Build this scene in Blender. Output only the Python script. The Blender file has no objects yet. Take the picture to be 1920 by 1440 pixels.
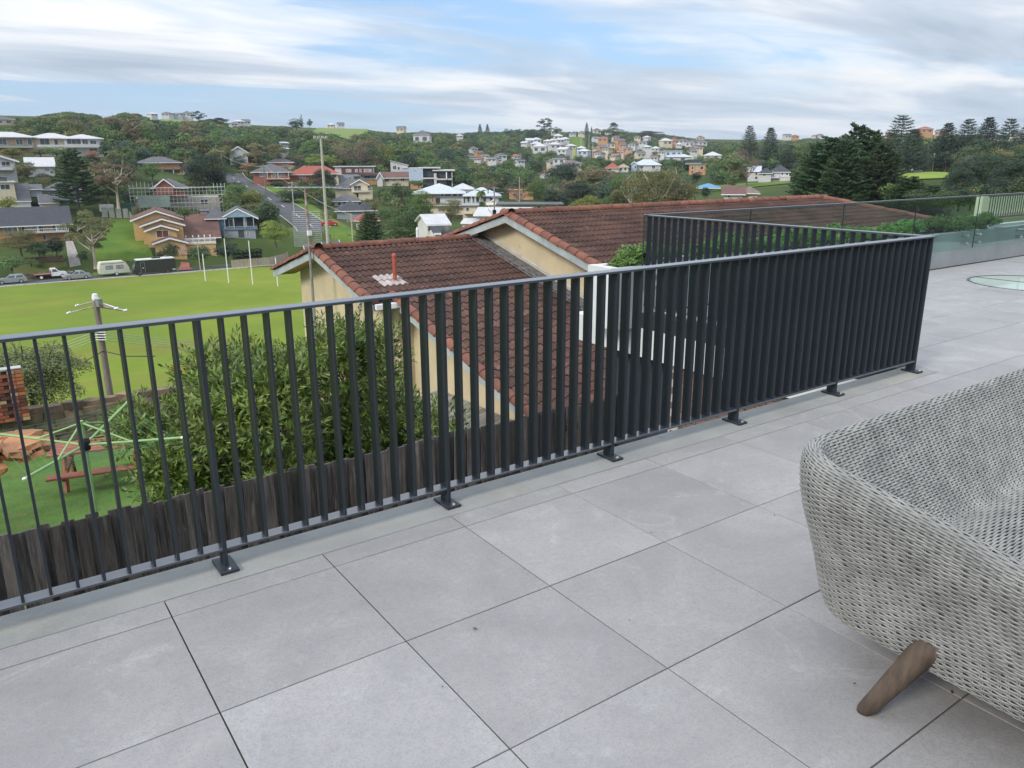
import bpy, math, random
import numpy as np
from mathutils import Vector, Matrix, Euler
R = math.radians
S = bpy.context.scene
COL = S.collection
rng = np.random.default_rng(7)
random.seed(7)

# ------------------------------------------------------------------ camera
YAW, PIT, ROL = R(55.05), R(16.05), R(-0.24)
EYE = np.array([-0.395, -2.640, 1.527])
FPX = 1462.0                                   # focal length in pixels of a 1920 px wide frame
_ca, _sa, _cb, _sb = math.cos(YAW), math.sin(YAW), math.cos(PIT), math.sin(PIT)
FW = np.array([_ca*_cb, _sa*_cb, -_sb]); _r = np.array([_sa, -_ca, 0.0]); _u = np.cross(_r, FW)
RT = math.cos(ROL)*_r + math.sin(ROL)*_u
UP = -math.sin(ROL)*_r + math.cos(ROL)*_u
cam = bpy.data.cameras.new('camera'); cam.lens = FPX/1920*36; cam.sensor_width = 36
cam.clip_start = 0.05; cam.clip_end = 12000
co = bpy.data.objects.new('camera', cam); COL.objects.link(co)
co.matrix_world = Matrix(((RT[0], UP[0], -FW[0], EYE[0]), (RT[1], UP[1], -FW[1], EYE[1]),
                          (RT[2], UP[2], -FW[2], EYE[2]), (0, 0, 0, 1)))
S.camera = co

# ------------------------------------------------------------------ light, sky, exposure
SUN_EL, SUN_AZ = R(33), R(192)                # direction towards the sun (azimuth from +X, counter-clockwise)
sun = bpy.data.lights.new('sun', 'SUN'); sun.energy = 2.1; sun.angle = R(15); sun.color = (1.0, 0.93, 0.83)
so = bpy.data.objects.new('sun', sun); COL.objects.link(so)
sd = Vector((math.cos(SUN_EL)*math.cos(SUN_AZ), math.cos(SUN_EL)*math.sin(SUN_AZ), math.sin(SUN_EL)))
so.rotation_euler = sd.to_track_quat('Z', 'Y').to_euler()
S.view_settings.view_transform = 'Standard'; S.view_settings.look = 'None'
S.view_settings.gamma = 1; S.view_settings.use_curve_mapping = False
S.view_settings.exposure = 0.24

world = bpy.data.worlds.new('World'); S.world = world; world.use_nodes = True
nt = world.node_tree; nt.nodes.clear()
def N(t, ty, **kw):
    n = t.nodes.new(ty)
    for k, v in kw.items(): setattr(n, k, v)
    return n
def L(t, a, b): t.links.new(a, b)
def vmath(t, op, a, b=None):
    n = N(t, 'ShaderNodeVectorMath', operation=op)
    for i, v in enumerate((a, b)):
        if v is None: continue
        if hasattr(v, 'is_linked'): L(t, v, n.inputs[i])
        else: n.inputs[i].default_value = v
    return n.outputs[0]
def mth(t, op, a, b=None, clamp=False):
    n = N(t, 'ShaderNodeMath', operation=op); n.use_clamp = clamp
    for i, v in enumerate((a, b)):
        if v is None: continue
        if hasattr(v, 'is_linked'): L(t, v, n.inputs[i])
        else: n.inputs[i].default_value = v
    return n.outputs[0]
def ramp(t, fac, stops, interp='LINEAR'):
    n = N(t, 'ShaderNodeValToRGB'); n.color_ramp.interpolation = interp
    el = n.color_ramp.elements
    while len(el) < len(stops): el.new(0.5)
    for e, (p, c) in zip(el, stops):
        e.position = p; e.color = c if len(c) == 4 else (*c, 1)
    L(t, fac, n.inputs[0]); return n.outputs[0]
def mixc(t, fac, a, b, mode='MIX'):
    n = N(t, 'ShaderNodeMix', data_type='RGBA', blend_type=mode)
    for s, v in ((n.inputs[0], fac), (n.inputs[6], a), (n.inputs[7], b)):
        if hasattr(v, 'is_linked'): L(t, v, s)
        else: s.default_value = v if not isinstance(v, tuple) or len(v) == 4 else (*v, 1)
    return n.outputs[2]
def noise(t, vec, scale, detail=4, rough=0.55, dist=0.0):
    n = N(t, 'ShaderNodeTexNoise'); n.inputs['Scale'].default_value = scale
    n.inputs['Detail'].default_value = detail; n.inputs['Roughness'].default_value = rough
    n.inputs['Distortion'].default_value = dist
    if vec is not None: L(t, vec, n.inputs['Vector'])
    return n.outputs[0]

def build_sky():
    t = nt
    sky = N(t, 'ShaderNodeTexSky', sky_type='NISHITA'); sky.sun_disc = False
    sky.sun_elevation = SUN_EL; sky.sun_rotation = R(90)-SUN_AZ
    sky.air_density = 1.0; sky.dust_density = 0.6; sky.ozone_density = 1.4
    tc = N(t, 'ShaderNodeTexCoord')
    sep = N(t, 'ShaderNodeSeparateXYZ'); L(t, tc.outputs['Generated'], sep.inputs[0])
    z = mth(t, 'MAXIMUM', sep.outputs[2], 0.0)
    zz = mth(t, 'ADD', z, 0.085)
    comb = N(t, 'ShaderNodeCombineXYZ')
    L(t, mth(t, 'DIVIDE', sep.outputs[0], zz), comb.inputs[0]); L(t, mth(t, 'DIVIDE', sep.outputs[1], zz), comb.inputs[1])
    comb.inputs[2].default_value = 3.1
    p = comb.outputs[0]
    rot = N(t, 'ShaderNodeMapping'); rot.inputs['Rotation'].default_value = (0, 0, R(36)); rot.inputs['Scale'].default_value = (0.5, 1.0, 1)
    rot.inputs['Location'].default_value = (-4.2, 7.7, 0)
    L(t, p, rot.inputs[0]); q = rot.outputs[0]
    big = noise(t, q, 0.40, 3, 0.5, 0.4)
    fine = noise(t, q, 1.05, 6, 0.52, 0.7)
    wisp = noise(t, q, 3.2, 5, 0.6, 0.9)
    m = mth(t, 'ADD', mth(t, 'MULTIPLY', big, 0.62), mth(t, 'ADD', mth(t, 'MULTIPLY', fine, 0.30), mth(t, 'MULTIPLY', wisp, 0.08)))
    cover = ramp(t, m, [(0.400, (0.04, 0.04, 0.04)), (0.45, (0.60, 0.60, 0.60)), (0.52, (1, 1, 1))], 'EASE')
    over = ramp(t, z, [(0.18, (0, 0, 0)), (0.45, (1, 1, 1))])      # unseen cloud added overhead to whiten the light
    cover = mth(t, 'MAXIMUM', cover, mth(t, 'MULTIPLY', over, 0.86))
    shade = noise(t, q, 0.9, 5, 0.55, 0.5)
    ccol = ramp(t, shade, [(0.32, (0.37, 0.44, 0.53)), (0.45, (0.52, 0.58, 0.66)), (0.54, (0.76, 0.78, 0.81)), (0.62, (0.88, 0.87, 0.855))])
    # the cloud sheet thins into pale blue-white air low over the hills
    low = ramp(t, z, [(0.0, (1, 1, 1)), (0.09, (0.35, 0.35, 0.35)), (0.22, (0, 0, 0))])
    skyc = mixc(t, 1.0, sky.outputs[0], (0.115, 0.115, 0.115), 'MULTIPLY')
    skyc = mixc(t, 0.55, skyc, (0.24, 0.47, 0.82))
    c = mixc(t, cover, skyc, ccol)
    c = mixc(t, mth(t, 'MULTIPLY', low, 0.40), c, (0.62, 0.76, 0.92))
    # overcast skies brighten towards the zenith
    grad = mth(t, 'ADD', mth(t, 'MULTIPLY', z, 1.5), 0.86)
    gv = N(t, 'ShaderNodeCombineXYZ'); [L(t, grad, gv.inputs[i]) for i in range(3)]
    c = mixc(t, 1.0, c, gv.outputs[0], 'MULTIPLY')
    bg = N(t, 'ShaderNodeBackground'); L(t, c, bg.inputs[0]); bg.inputs[1].default_value = 1.0
    o = N(t, 'ShaderNodeOutputWorld'); L(t, bg.outputs[0], o.inputs[0])
build_sky()

# ------------------------------------------------------------------ measuring helpers (bearing of a thing + its distance -> place on the ground)
def ray(px, py):
    d = FW*FPX + RT*(px-960) - UP*(py-720)
    return d/np.linalg.norm(d)
def at(px, py, D):
    d = ray(px, py); return EYE + d*(D/math.hypot(d[0], d[1]))
def onz(px, py, z):
    d = ray(px, py); return EYE + d*((z-EYE[2])/d[2])
def mpp(px, py, D):                            # metres that one pixel covers at that place
    return float((at(px, py, D)-EYE) @ FW)/FPX
def pix(q):
    d = np.asarray(q, float)-EYE; zz = d @ FW
    return 960+FPX*(d @ RT)/zz, 720-FPX*(d @ UP)/zz
def bearing(px, py=300):
    d = ray(px, py); return math.atan2(d[1], d[0])

# ------------------------------------------------------------------ mesh and object helpers
class MB:
    def __init__(s): s.v = []; s.f = []; s.n = 0
    def add(s, verts, faces):
        s.v.append(np.asarray(verts, float).reshape(-1, 3)); s.f += [tuple(i+s.n for i in f) for f in faces]; s.n += len(s.v[-1]); return s
    def box(s, c, size, rz=0.0, M=None):
        hx, hy, hz = size[0]/2, size[1]/2, size[2]/2
        v = np.array([(x, y, z) for x in (-hx, hx) for y in (-hy, hy) for z in (-hz, hz)])
        if M is not None: v = v @ np.array(M.to_3x3()).T
        elif rz:
            c_, s_ = math.cos(rz), math.sin(rz); v = np.stack([v[:, 0]*c_-v[:, 1]*s_, v[:, 0]*s_+v[:, 1]*c_, v[:, 2]], 1)
        return s.add(v+np.array(c), [(0, 1, 3, 2), (4, 6, 7, 5), (0, 4, 5, 1), (2, 3, 7, 6), (0, 2, 6, 4), (1, 5, 7, 3)])
    def span(s, a, b): return s.box([(a[i]+b[i])/2 for i in range(3)], [abs(b[i]-a[i]) for i in range(3)])
    def bbox(s, c, size, bv, rz=0.0):           # box with a chamfered upper edge
        hx, hy, hz = size[0]/2, size[1]/2, size[2]/2
        rings = [(hx, hy, -hz), (hx, hy, hz-bv), (hx-bv, hy-bv, hz)]
        v = [];
        for (x, y, z) in rings: v += [(-x, -y, z), (x, -y, z), (x, y, z), (-x, y, z)]
        f = [(3, 2, 1, 0), (8, 9, 10, 11)]
        for k in (0, 4):
            for i in range(4): j = (i+1) % 4; f.append((k+i, k+j, k+4+j, k+4+i))
        v = np.array(v)
        if rz:
            c_, s_ = math.cos(rz), math.sin(rz); v = np.stack([v[:, 0]*c_-v[:, 1]*s_, v[:, 0]*s_+v[:, 1]*c_, v[:, 2]], 1)
        return s.add(v+np.array(c), f)
    def tube(s, pts, rad, n=6, cap=True):
        pts = [np.asarray(p, float) for p in pts]; k = len(pts)
        if not hasattr(rad, '__len__'): rad = [rad]*k
        vs = []
        for i, p in enumerate(pts):
            d = pts[min(i+1, k-1)]-pts[max(i-1, 0)]; d = d/(np.linalg.norm(d)+1e-9)
            a = np.cross(d, (0, 0, 1.0));
            if np.linalg.norm(a) < 1e-3: a = np.array((1.0, 0, 0))
            a /= np.linalg.norm(a); b = np.cross(d, a)
            for j in range(n):
                th = 2*math.pi*j/n; vs.append(p+rad[i]*(math.cos(th)*a+math.sin(th)*b))
        f = [(i*n+j, i*n+(j+1) % n, (i+1)*n+(j+1) % n, (i+1)*n+j) for i in range(k-1) for j in range(n)]
        if cap: f += [tuple(range(n)), tuple(reversed(range((k-1)*n, k*n)))]
        return s.add(vs, f)
    def prism(s, poly, axis, a, b):              # polygon (2-D) extruded along axis 0/1/2 from a to b
        n = len(poly); vs = []
        for t in (a, b):
            for (u, w) in poly:
                q = [0, 0, 0]; q[axis] = t; o = [i for i in range(3) if i != axis]; q[o[0]] = u; q[o[1]] = w; vs.append(q)
        f = [tuple(range(n)), tuple(reversed(range(n, 2*n)))]+[(i, n+i, n+(i+1) % n, (i+1) % n) for i in range(n)]
        return s.add(vs, f)
    def slab(s, corners, th):                    # thick panel from a planar quad/triangle (th along -normal)
        c = np.array(corners, float); nrm = np.cross(c[1]-c[0], c[2]-c[0]); nrm /= np.linalg.norm(nrm); n = len(c)
        return s.add(np.vstack([c, c-nrm*th]), [tuple(range(n)), tuple(reversed(range(n, 2*n)))]+[(i, n+i, n+(i+1) % n, (i+1) % n) for i in range(n)])
    def lathe(s, prof, n=12, c=(0, 0, 0)):
        vs = [(c[0]+r*math.cos(2*math.pi*j/n), c[1]+r*math.sin(2*math.pi*j/n), c[2]+z) for r, z in prof for j in range(n)]
        k = len(prof); f = [(i*n+j, i*n+(j+1) % n, (i+1)*n+(j+1) % n, (i+1)*n+j) for i in range(k-1) for j in range(n)]
        f += [tuple(reversed(range(n))), tuple(range((k-1)*n, k*n))]
        return s.add(vs, f)
    def mesh(s, name, m, smooth=False):
        me = bpy.data.meshes.new(name)
        me.from_pydata(np.vstack(s.v).tolist(), [], s.f)
        if m is not None: me.materials.append(m)
        if smooth: me.polygons.foreach_set('use_smooth', [True]*len(me.polygons))
        me.update(); return me
    def build(s, name, m, parent=None, smooth=False, kind=None, label=None, recalc=True):
        me = s.mesh(name, m, smooth)
        if recalc: fixn(me)
        return link(name, me, parent, kind, label)
def fixn(me):
    import bmesh
    b = bmesh.new(); b.from_mesh(me); bmesh.ops.recalc_face_normals(b, faces=b.faces); b.to_mesh(me); b.free()
def link(name, data, parent=None, kind=None, label=None, loc=None, rot=None):
    o = bpy.data.objects.new(name, data); COL.objects.link(o)
    if parent is not None: o.parent = parent
    if kind: o['kind'] = kind
    if label: o['label'] = label
    if loc is not None: o.location = loc
    if rot is not None: o.rotation_euler = rot
    return o
def tag(o, label, cat, group=None):
    o['label'] = label; o['category'] = cat
    if group: o['group'] = group
    return o
def thing(name, label, cat, loc=(0, 0, 0), rz=0.0, group=None):
    o = bpy.data.objects.new(name, None); COL.objects.link(o); o.location = loc; o.rotation_euler = (0, 0, rz)
    o.empty_display_size = 0.2
    return tag(o, label, cat, group)
def fastmesh(name, verts, nper, m, smooth=False):    # many faces of nper vertices each, verts in order
    n = len(verts); me = bpy.data.meshes.new(name); me.vertices.add(n); me.vertices.foreach_set('co', np.asarray(verts, np.float32).ravel())
    me.loops.add(n); me.loops.foreach_set('vertex_index', np.arange(n, dtype=np.int32))
    k = n//nper; me.polygons.add(k); me.polygons.foreach_set('loop_start', np.arange(k, dtype=np.int32)*nper)
    if smooth: me.polygons.foreach_set('use_smooth', np.ones(k, bool))
    me.materials.append(m); me.update(calc_edges=True); return me
CH = {}
def kids(o): return CH.get(o.name) or [c for c in bpy.data.objects if c.parent == o]

# ------------------------------------------------------------------ materials
MATS = {}
def mat(name, col, rough=0.7, col2=None, scale=3.0, detail=5, bump=0.0, bscale=None, metal=0.0, spec=0.4, rnd=0.0,
        stretch=None, coords='Object', amt=None, stains=None):
    """procedural surface: two tones mixed by noise, per-object tone shift (rnd), relief (bump), optional stains (colour, scale, threshold)"""
    if name in MATS: return MATS[name]
    m = bpy.data.materials.new(name); m.use_nodes = True; t = m.node_tree; b = t.nodes['Principled BSDF']
    tc = N(t, 'ShaderNodeTexCoord'); vec = tc.outputs[coords]
    if coords == 'World':
        pass
    if stretch:
        mp = N(t, 'ShaderNodeMapping'); mp.inputs['Scale'].default_value = stretch; L(t, vec, mp.inputs[0]); vec = mp.outputs[0]
    if rnd:
        oi = N(t, 'ShaderNodeObjectInfo')
        vec = vmath(t, 'ADD', vec, None); vn = vec.node
        cmb = N(t, 'ShaderNodeCombineXYZ'); sc = mth(t, 'MULTIPLY', oi.outputs['Random'], 37.0)
        L(t, sc, cmb.inputs[0]); L(t, sc, cmb.inputs[1]); L(t, cmb.outputs[0], vn.inputs[1])
    c2 = col2 or tuple(c*0.72 for c in col)
    fac = noise(t, vec, scale, detail)
    fr = ramp(t, fac, [(0.35, (0, 0, 0)), (0.65, (1, 1, 1))])
    c = mixc(t, fr, col, c2)
    if stains:
        sc_, ss, th = stains
        sf = ramp(t, noise(t, vec, ss, 6, 0.65, 0.4), [(th, (0, 0, 0)), (th+0.12, (1, 1, 1))])
        c = mixc(t, mth(t, 'MULTIPLY', sf, 0.75), c, sc_)
    if rnd:
        v = N(t, 'ShaderNodeHueSaturation'); L(t, c, v.inputs['Color'])
        mr = N(t, 'ShaderNodeMapRange'); L(t, oi.outputs['Random'], mr.inputs[0]); mr.inputs[3].default_value = 1-rnd; mr.inputs[4].default_value = 1+rnd
        L(t, mr.outputs[0], v.inputs['Value']); c = v.outputs[0]
    L(t, c, b.inputs['Base Color'])
    b.inputs['Roughness'].default_value = rough; b.inputs['Metallic'].default_value = metal
    b.inputs['Specular IOR Level'].default_value = spec
    if bump:
        bn = N(t, 'ShaderNodeBump'); bn.inputs['Strength'].default_value = min(1, bump); bn.inputs['Distance'].default_value = 0.01*max(1, bump)
        L(t, noise(t, vec, bscale or scale*6, 6, 0.6), bn.inputs['Height']); L(t, bn.outputs[0], b.inputs['Normal'])
    MATS[name] = m; return m
def leafmat(name, col, col2, hue=0.02, val=0.22, trans=0.25, scale=0.35, rough=0.6):
    m = bpy.data.materials.new(name); m.use_nodes = True; t = m.node_tree; b = t.nodes['Principled BSDF']
    geo = N(t, 'ShaderNodeNewGeometry'); oi = N(t, 'ShaderNodeObjectInfo')
    f1 = ramp(t, noise(t, geo.outputs['Position'], scale, 3), [(0.35, (0, 0, 0)), (0.65, (1, 1, 1))])
    c = mixc(t, f1, col, col2)
    hs = N(t, 'ShaderNodeHueSaturation'); L(t, c, hs.inputs['Color'])
    isl = geo.outputs['Random Per Island']
    mr = N(t, 'ShaderNodeMapRange'); L(t, isl, mr.inputs[0]); mr.inputs[3].default_value = 1-val*1.4; mr.inputs[4].default_value = 1+val*1.6
    mo = N(t, 'ShaderNodeMapRange'); L(t, oi.outputs['Random'], mo.inputs[0]); mo.inputs[3].default_value = 1-val; mo.inputs[4].default_value = 1+val
    L(t, mth(t, 'MULTIPLY', mr.outputs[0], mo.outputs[0]), hs.inputs['Value'])
    mh = N(t, 'ShaderNodeMapRange'); L(t, oi.outputs['Random'], mh.inputs[0]); mh.inputs[3].default_value = 0.5-hue; mh.inputs[4].default_value = 0.5+hue
    L(t, mh.outputs[0], hs.inputs['Hue'])
    L(t, hs.outputs[0], b.inputs['Base Color']); b.inputs['Roughness'].default_value = rough; b.inputs['Specular IOR Level'].default_value = 0.35
    tr = N(t, 'ShaderNodeBsdfTranslucent'); L(t, hs.outputs[0], tr.inputs[0])
    mx = N(t, 'ShaderNodeMixShader'); mx.inputs[0].default_value = trans
    L(t, b.outputs[0], mx.inputs[1]); L(t, tr.outputs[0], mx.inputs[2]); L(t, mx.outputs[0], t.nodes['Material Output'].inputs[0])
    MATS[name] = m; return m
def glassmat(name, tint, rough=0.02, keep=0.9):
    m = bpy.data.materials.new(name); m.use_nodes = True; t = m.node_tree; t.nodes.remove(t.nodes['Principled BSDF'])
    tr = N(t, 'ShaderNodeBsdfTransparent'); tr.inputs[0].default_value = (*tint, 1)
    gl = N(t, 'ShaderNodeBsdfGlossy'); gl.inputs['Roughness'].default_value = rough
    lw_ = N(t, 'ShaderNodeLayerWeight'); lw_.inputs[0].default_value = 0.5
    fr = mth(t, 'ADD', mth(t, 'MULTIPLY', mth(t, 'POWER', lw_.outputs[1], 4.0), 0.75), 0.045)
    mx = N(t, 'ShaderNodeMixShader'); L(t, mth(t, 'MULTIPLY', fr, keep), mx.inputs[0]); L(t, tr.outputs[0], mx.inputs[1]); L(t, gl.outputs[0], mx.inputs[2])
    L(t, mx.outputs[0], t.nodes['Material Output'].inputs[0]); MATS[name] = m; return m

M_rail = mat('charcoal_powder_coat', (0.034, 0.042, 0.056), 0.30, (0.040, 0.048, 0.062), 2, spec=1.0, bump=0.08, bscale=90)
_b = M_rail.node_tree.nodes['Principled BSDF']; _b.inputs['Coat Weight'].default_value = 0.5; _b.inputs['Coat Roughness'].default_value = 0.22
M_bar = mat('charcoal_coat_shaded', (0.022, 0.027, 0.036), 0.45, (0.027, 0.033, 0.043), 2, spec=0.35)  # same coat as the rails; darker, duller copy with shade painted in
M_kerb = mat('kerb_concrete', (0.30, 0.305, 0.295), 0.8, (0.23, 0.235, 0.23), 2.2, 8, bump=0.35, bscale=60, stains=((0.34, 0.335, 0.29), 1.1, 0.54))
M_conc = mat('pale_concrete', (0.44, 0.44, 0.43), 0.85, (0.34, 0.34, 0.33), 1.6, 7, bump=0.3, bscale=40)
M_white = mat('white_render', (0.66, 0.67, 0.68), 0.7, (0.56, 0.57, 0.58), 1.2, 6, bump=0.1)
M_grout = mat('dark_grout', (0.035, 0.036, 0.04), 0.9)
M_slab = mat('concrete_slab', (0.25, 0.26, 0.26), 0.85)
M_palings = mat('weathered_paling_timber', (0.125, 0.110, 0.102), 0.9, (0.045, 0.040, 0.040), 5, 8, bump=1.0, bscale=30, rnd=0.42, stretch=(7, 7, 0.55), stains=((0.20, 0.18, 0.165), 4, 0.56))
M_fencerail = mat('fence_rail_timber', (0.07, 0.06, 0.055), 0.9, bump=0.6, scale=8)
M_rtile = mat('roof_tile_clay', (0.112, 0.060, 0.046), 0.8, (0.056, 0.032, 0.027), 1.1, 5, bump=0.6, bscale=45, rnd=0.22, coords='Object', spec=0.2, stains=((0.150, 0.100, 0.082), 5.0, 0.56))
M_ridge = mat('ridge_tile_terracotta', (0.215, 0.082, 0.050), 0.75, (0.135, 0.057, 0.042), 3.5, 6, bump=0.5, bscale=40, rnd=0.22, stains=((0.075, 0.055, 0.045), 5, 0.62))
M_barge = mat('grey_green_barge_paint', (0.40, 0.45, 0.45), 0.6, (0.30, 0.34, 0.35), 2.5, 6, bump=0.1, stains=((0.20, 0.20, 0.19), 4, 0.6))
M_bcream = mat('cream_cement_wall', (0.56, 0.47, 0.30), 0.85, (0.47, 0.40, 0.27), 1.5, 6, bump=0.3, stains=((0.30, 0.25, 0.18), 2.2, 0.62))
M_soffit = mat('tan_soffit', (0.50, 0.34, 0.15), 0.8, (0.40, 0.27, 0.12), 3)
M_flash = mat('lead_flashing', (0.20, 0.20, 0.21), 0.6, (0.09, 0.09, 0.09), 9, 6, bump=0.8, bscale=60)
M_steel = mat('galvanised_steel', (0.45, 0.46, 0.47), 0.4, (0.34, 0.35, 0.36), 8, metal=0.7)
M_chrome = mat('satin_stainless', (0.7, 0.7, 0.7), 0.25, metal=1.0)
M_rust = mat('rusty_pole', (0.22, 0.11, 0.07), 0.85, (0.40, 0.36, 0.33), 3.5, 6, stretch=(1, 1, 2))
M_pvc = mat('orange_clay_pipe', (0.42, 0.10, 0.06), 0.6, (0.32, 0.08, 0.05), 6)
M_wood = mat('teak_leg', (0.120, 0.085, 0.060), 0.6, (0.048, 0.035, 0.026), 3.0, 8, bump=0.4, bscale=30, stretch=(9, 9, 1.2))
M_pole = mat('grey_timber_pole', (0.26, 0.22, 0.18), 0.9, (0.15, 0.125, 0.105), 6, 8, bump=0.8, stretch=(5, 5, 0.4))
M_concpole = mat('concrete_pole', (0.44, 0.42, 0.35), 0.8)
M_wpaint = mat('white_paint', (0.80, 0.80, 0.79), 0.5, (0.70, 0.70, 0.70), 3)
M_black = mat('black_plastic', (0.02, 0.02, 0.022), 0.45)
M_wire = mat('cable_grey', (0.35, 0.36, 0.34), 0.6)
M_wirepale = mat('weathered_copper_wire', (0.50, 0.52, 0.40), 0.5)
M_redwood = mat('red_stained_timber', (0.30, 0.105, 0.07), 0.8, (0.20, 0.075, 0.055), 4, 6, bump=0.4)
M_hoist = mat('green_hoist_paint', (0.27, 0.43, 0.16), 0.5, (0.22, 0.35, 0.14), 5)
M_hline = mat('green_clothesline', (0.06, 0.26, 0.16), 0.6)
M_asph = mat('asphalt', (0.085, 0.087, 0.095), 0.9, (0.065, 0.067, 0.073), 0.3, 8, bump=0.3)
M_line = mat('road_line_paint', (0.72, 0.72, 0.70), 0.7, (0.55, 0.55, 0.54), 1.5)
M_path = mat('concrete_path', (0.34, 0.31, 0.28), 0.9, (0.22, 0.20, 0.19), 1.2, 7)
M_drive = mat('red_paved_drive', (0.36, 0.13, 0.11), 0.85, (0.27, 0.10, 0.09), 1.4, 6)
M_tyre = mat('tyre_rubber', (0.03, 0.03, 0.03), 0.85)
M_pane = mat('window_glass', (0.035, 0.045, 0.055), 0.12, (0.06, 0.07, 0.085), 0.7, spec=0.8)
M_paneb = mat('pale_curtained_glass', (0.35, 0.37, 0.40), 0.2, (0.18, 0.20, 0.23), 0.9, spec=0.8)
M_frame = mat('window_frame_white', (0.70, 0.70, 0.69), 0.5)
M_dframe = mat('window_frame_dark', (0.10, 0.09, 0.085), 0.5)
M_glass = glassmat('clear_glass_panel', (0.80, 0.90, 0.875), 0.01, 1.0)
M_bark = mat('bark_grey_brown', (0.16, 0.125, 0.10), 0.9, (0.09, 0.07, 0.055), 3, 6, bump=0.8, coords='Object')
M_barkp = mat('pale_gum_bark', (0.50, 0.42, 0.34), 0.8, (0.33, 0.27, 0.21), 2, 6, coords='Object')
M_barkb = mat('bare_twigs', (0.24, 0.18, 0.155), 0.9, (0.16, 0.12, 0.10), 3)
LF = {
 'dark': leafmat('leaf_dark_green', (0.040, 0.074, 0.031), (0.070, 0.116, 0.039)),
 'mid': leafmat('leaf_mid_green', (0.078, 0.139, 0.043), (0.132, 0.194, 0.054)),
 'olive': leafmat('leaf_olive', (0.132, 0.147, 0.062), (0.194, 0.186, 0.070)),
 'brown': leafmat('leaf_brown_olive', (0.178, 0.155, 0.085), (0.240, 0.194, 0.101)),
 'yellow': leafmat('leaf_yellow_green', (0.248, 0.271, 0.046), (0.171, 0.209, 0.046)),
 'blue': leafmat('leaf_blue_green', (0.040, 0.078, 0.056), (0.078, 0.127, 0.078)),
 'bright': leafmat('leaf_bright_green', (0.090, 0.180, 0.040), (0.145, 0.245, 0.060), val=0.3),
 'shade': leafmat('leaf_deep_shade', (0.025, 0.046, 0.028), (0.043, 0.078, 0.040)),
 'pine': leafmat('needle_green', (0.030, 0.066, 0.026), (0.066, 0.120, 0.038), scale=0.25),
 'oleander': leafmat('leaf_glossy_long', (0.100, 0.190, 0.034), (0.200, 0.310, 0.060), val=0.35, scale=1.6, rough=0.4, trans=0.2),
 'rust': leafmat('leaf_rust', (0.310, 0.155, 0.093), (0.248, 0.139, 0.085)),
}
# ================================================================== TERRACE
RY, KIN, KOUT = 0.258, 0.137, 0.345               # railing plane, kerb edges
XC = 5.262                                        # railing corner
T = 0.6
def tilemat():
    m = bpy.data.materials.new('porcelain_paver'); m.use_nodes = True; t = m.node_tree; b = t.nodes['Principled BSDF']
    geo = N(t, 'ShaderNodeNewGeometry'); oi = N(t, 'ShaderNodeObjectInfo')
    cmb = N(t, 'ShaderNodeCombineXYZ'); s_ = mth(t, 'MULTIPLY', oi.outputs['Random'], 61.0); L(t, s_, cmb.inputs[0]); L(t, s_, cmb.inputs[2])
    vec = vmath(t, 'ADD', geo.outputs['Position'], cmb.outputs[0])
    big = noise(t, vec, 2.3, 5, 0.6, 0.6); vein = noise(t, vec, 3.1, 9, 0.72, 1.6); speck = noise(t, vec, 150, 3, 0.75); mid = noise(t, vec, 42, 6, 0.8)
    c = ramp(t, big, [(0.3, (0.262, 0.255, 0.257)), (0.7, (0.345, 0.335, 0.333))])
    c = mixc(t, mth(t, 'MULTIPLY', ramp(t, vein, [(0.56, (0, 0, 0)), (0.74, (1, 1, 1))]), 0.5), c, (0.47, 0.465, 0.47))
    c = mixc(t, mth(t, 'MULTIPLY', ramp(t, speck, [(0.32, (1, 1, 1)), (0.52, (0, 0, 0))]), 0.42), c, (0.15, 0.15, 0.155))
    c = mixc(t, mth(t, 'MULTIPLY', ramp(t, mid, [(0.34, (1, 1, 1)), (0.54, (0, 0, 0))]), 0.34), c, (0.20, 0.20, 0.21))
    hs = N(t, 'ShaderNodeHueSaturation'); L(t, c, hs.inputs['Color']); mr = N(t, 'ShaderNodeMapRange'); L(t, oi.outputs['Random'], mr.inputs[0])
    mr.inputs[3].default_value = 0.91; mr.inputs[4].default_value = 1.07; L(t, mr.outputs[0], hs.inputs['Value'])
    L(t, hs.outputs[0], b.inputs['Base Color']); b.inputs['Roughness'].default_value = 0.62; b.inputs['Specular IOR Level'].default_value = 0.35
    bn = N(t, 'ShaderNodeBump'); bn.inputs['Strength'].default_value = 0.35; bn.inputs['Distance'].default_value = 0.004
    L(t, mth(t, 'ADD', mid, mth(t, 'MULTIPLY', speck, 0.5)), bn.inputs['Height']); L(t, bn.outputs[0], b.inputs['Normal'])
    return m
M_tile = tilemat()
floor = MB().span((-9, -9, -0.30), (26, KOUT-0.225, -0.022)).build('terrace_floor', M_grout, kind='structure')
MB().span((XC+0.10, KOUT-0.225, -0.30), (26, 3.15, -0.0225)).build('floor_bed', M_grout, floor)
G = 0.0045
def tilemesh(w, d): return MB().bbox((0, 0, -0.010), (w-G, d-G, 0.020), 0.0012).mesh('paver', M_tile)
tm_full, tm_strip = tilemesh(T, T), tilemesh(T, KIN-0.012)
cells = []
for i in range(-3, 40):
    cells.append((i*T+T/2, (KIN-0.012)/2, 's'))
    for j in range(0, 9): cells.append((i*T+T/2, -j*T-T/2, 'f'))
for i in range(9, 40):
    for j in range(0, 5): cells.append((i*T+T/2, j*T+T/2, 'f'))
cells = [c for c in cells if not (c[2] == 's' and c[0] > 9*T)]
SKY_C, SKY_R = (10.62, 1.62), 0.72
def vis(c):
    u, v = pix((c[0], c[1], 0)); z = (np.array((c[0], c[1], 0))-EYE) @ FW
    return z > 0.2 and -260 < u < 2180 and v < 1900
cells = [c for c in cells if vis(c)]
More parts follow.
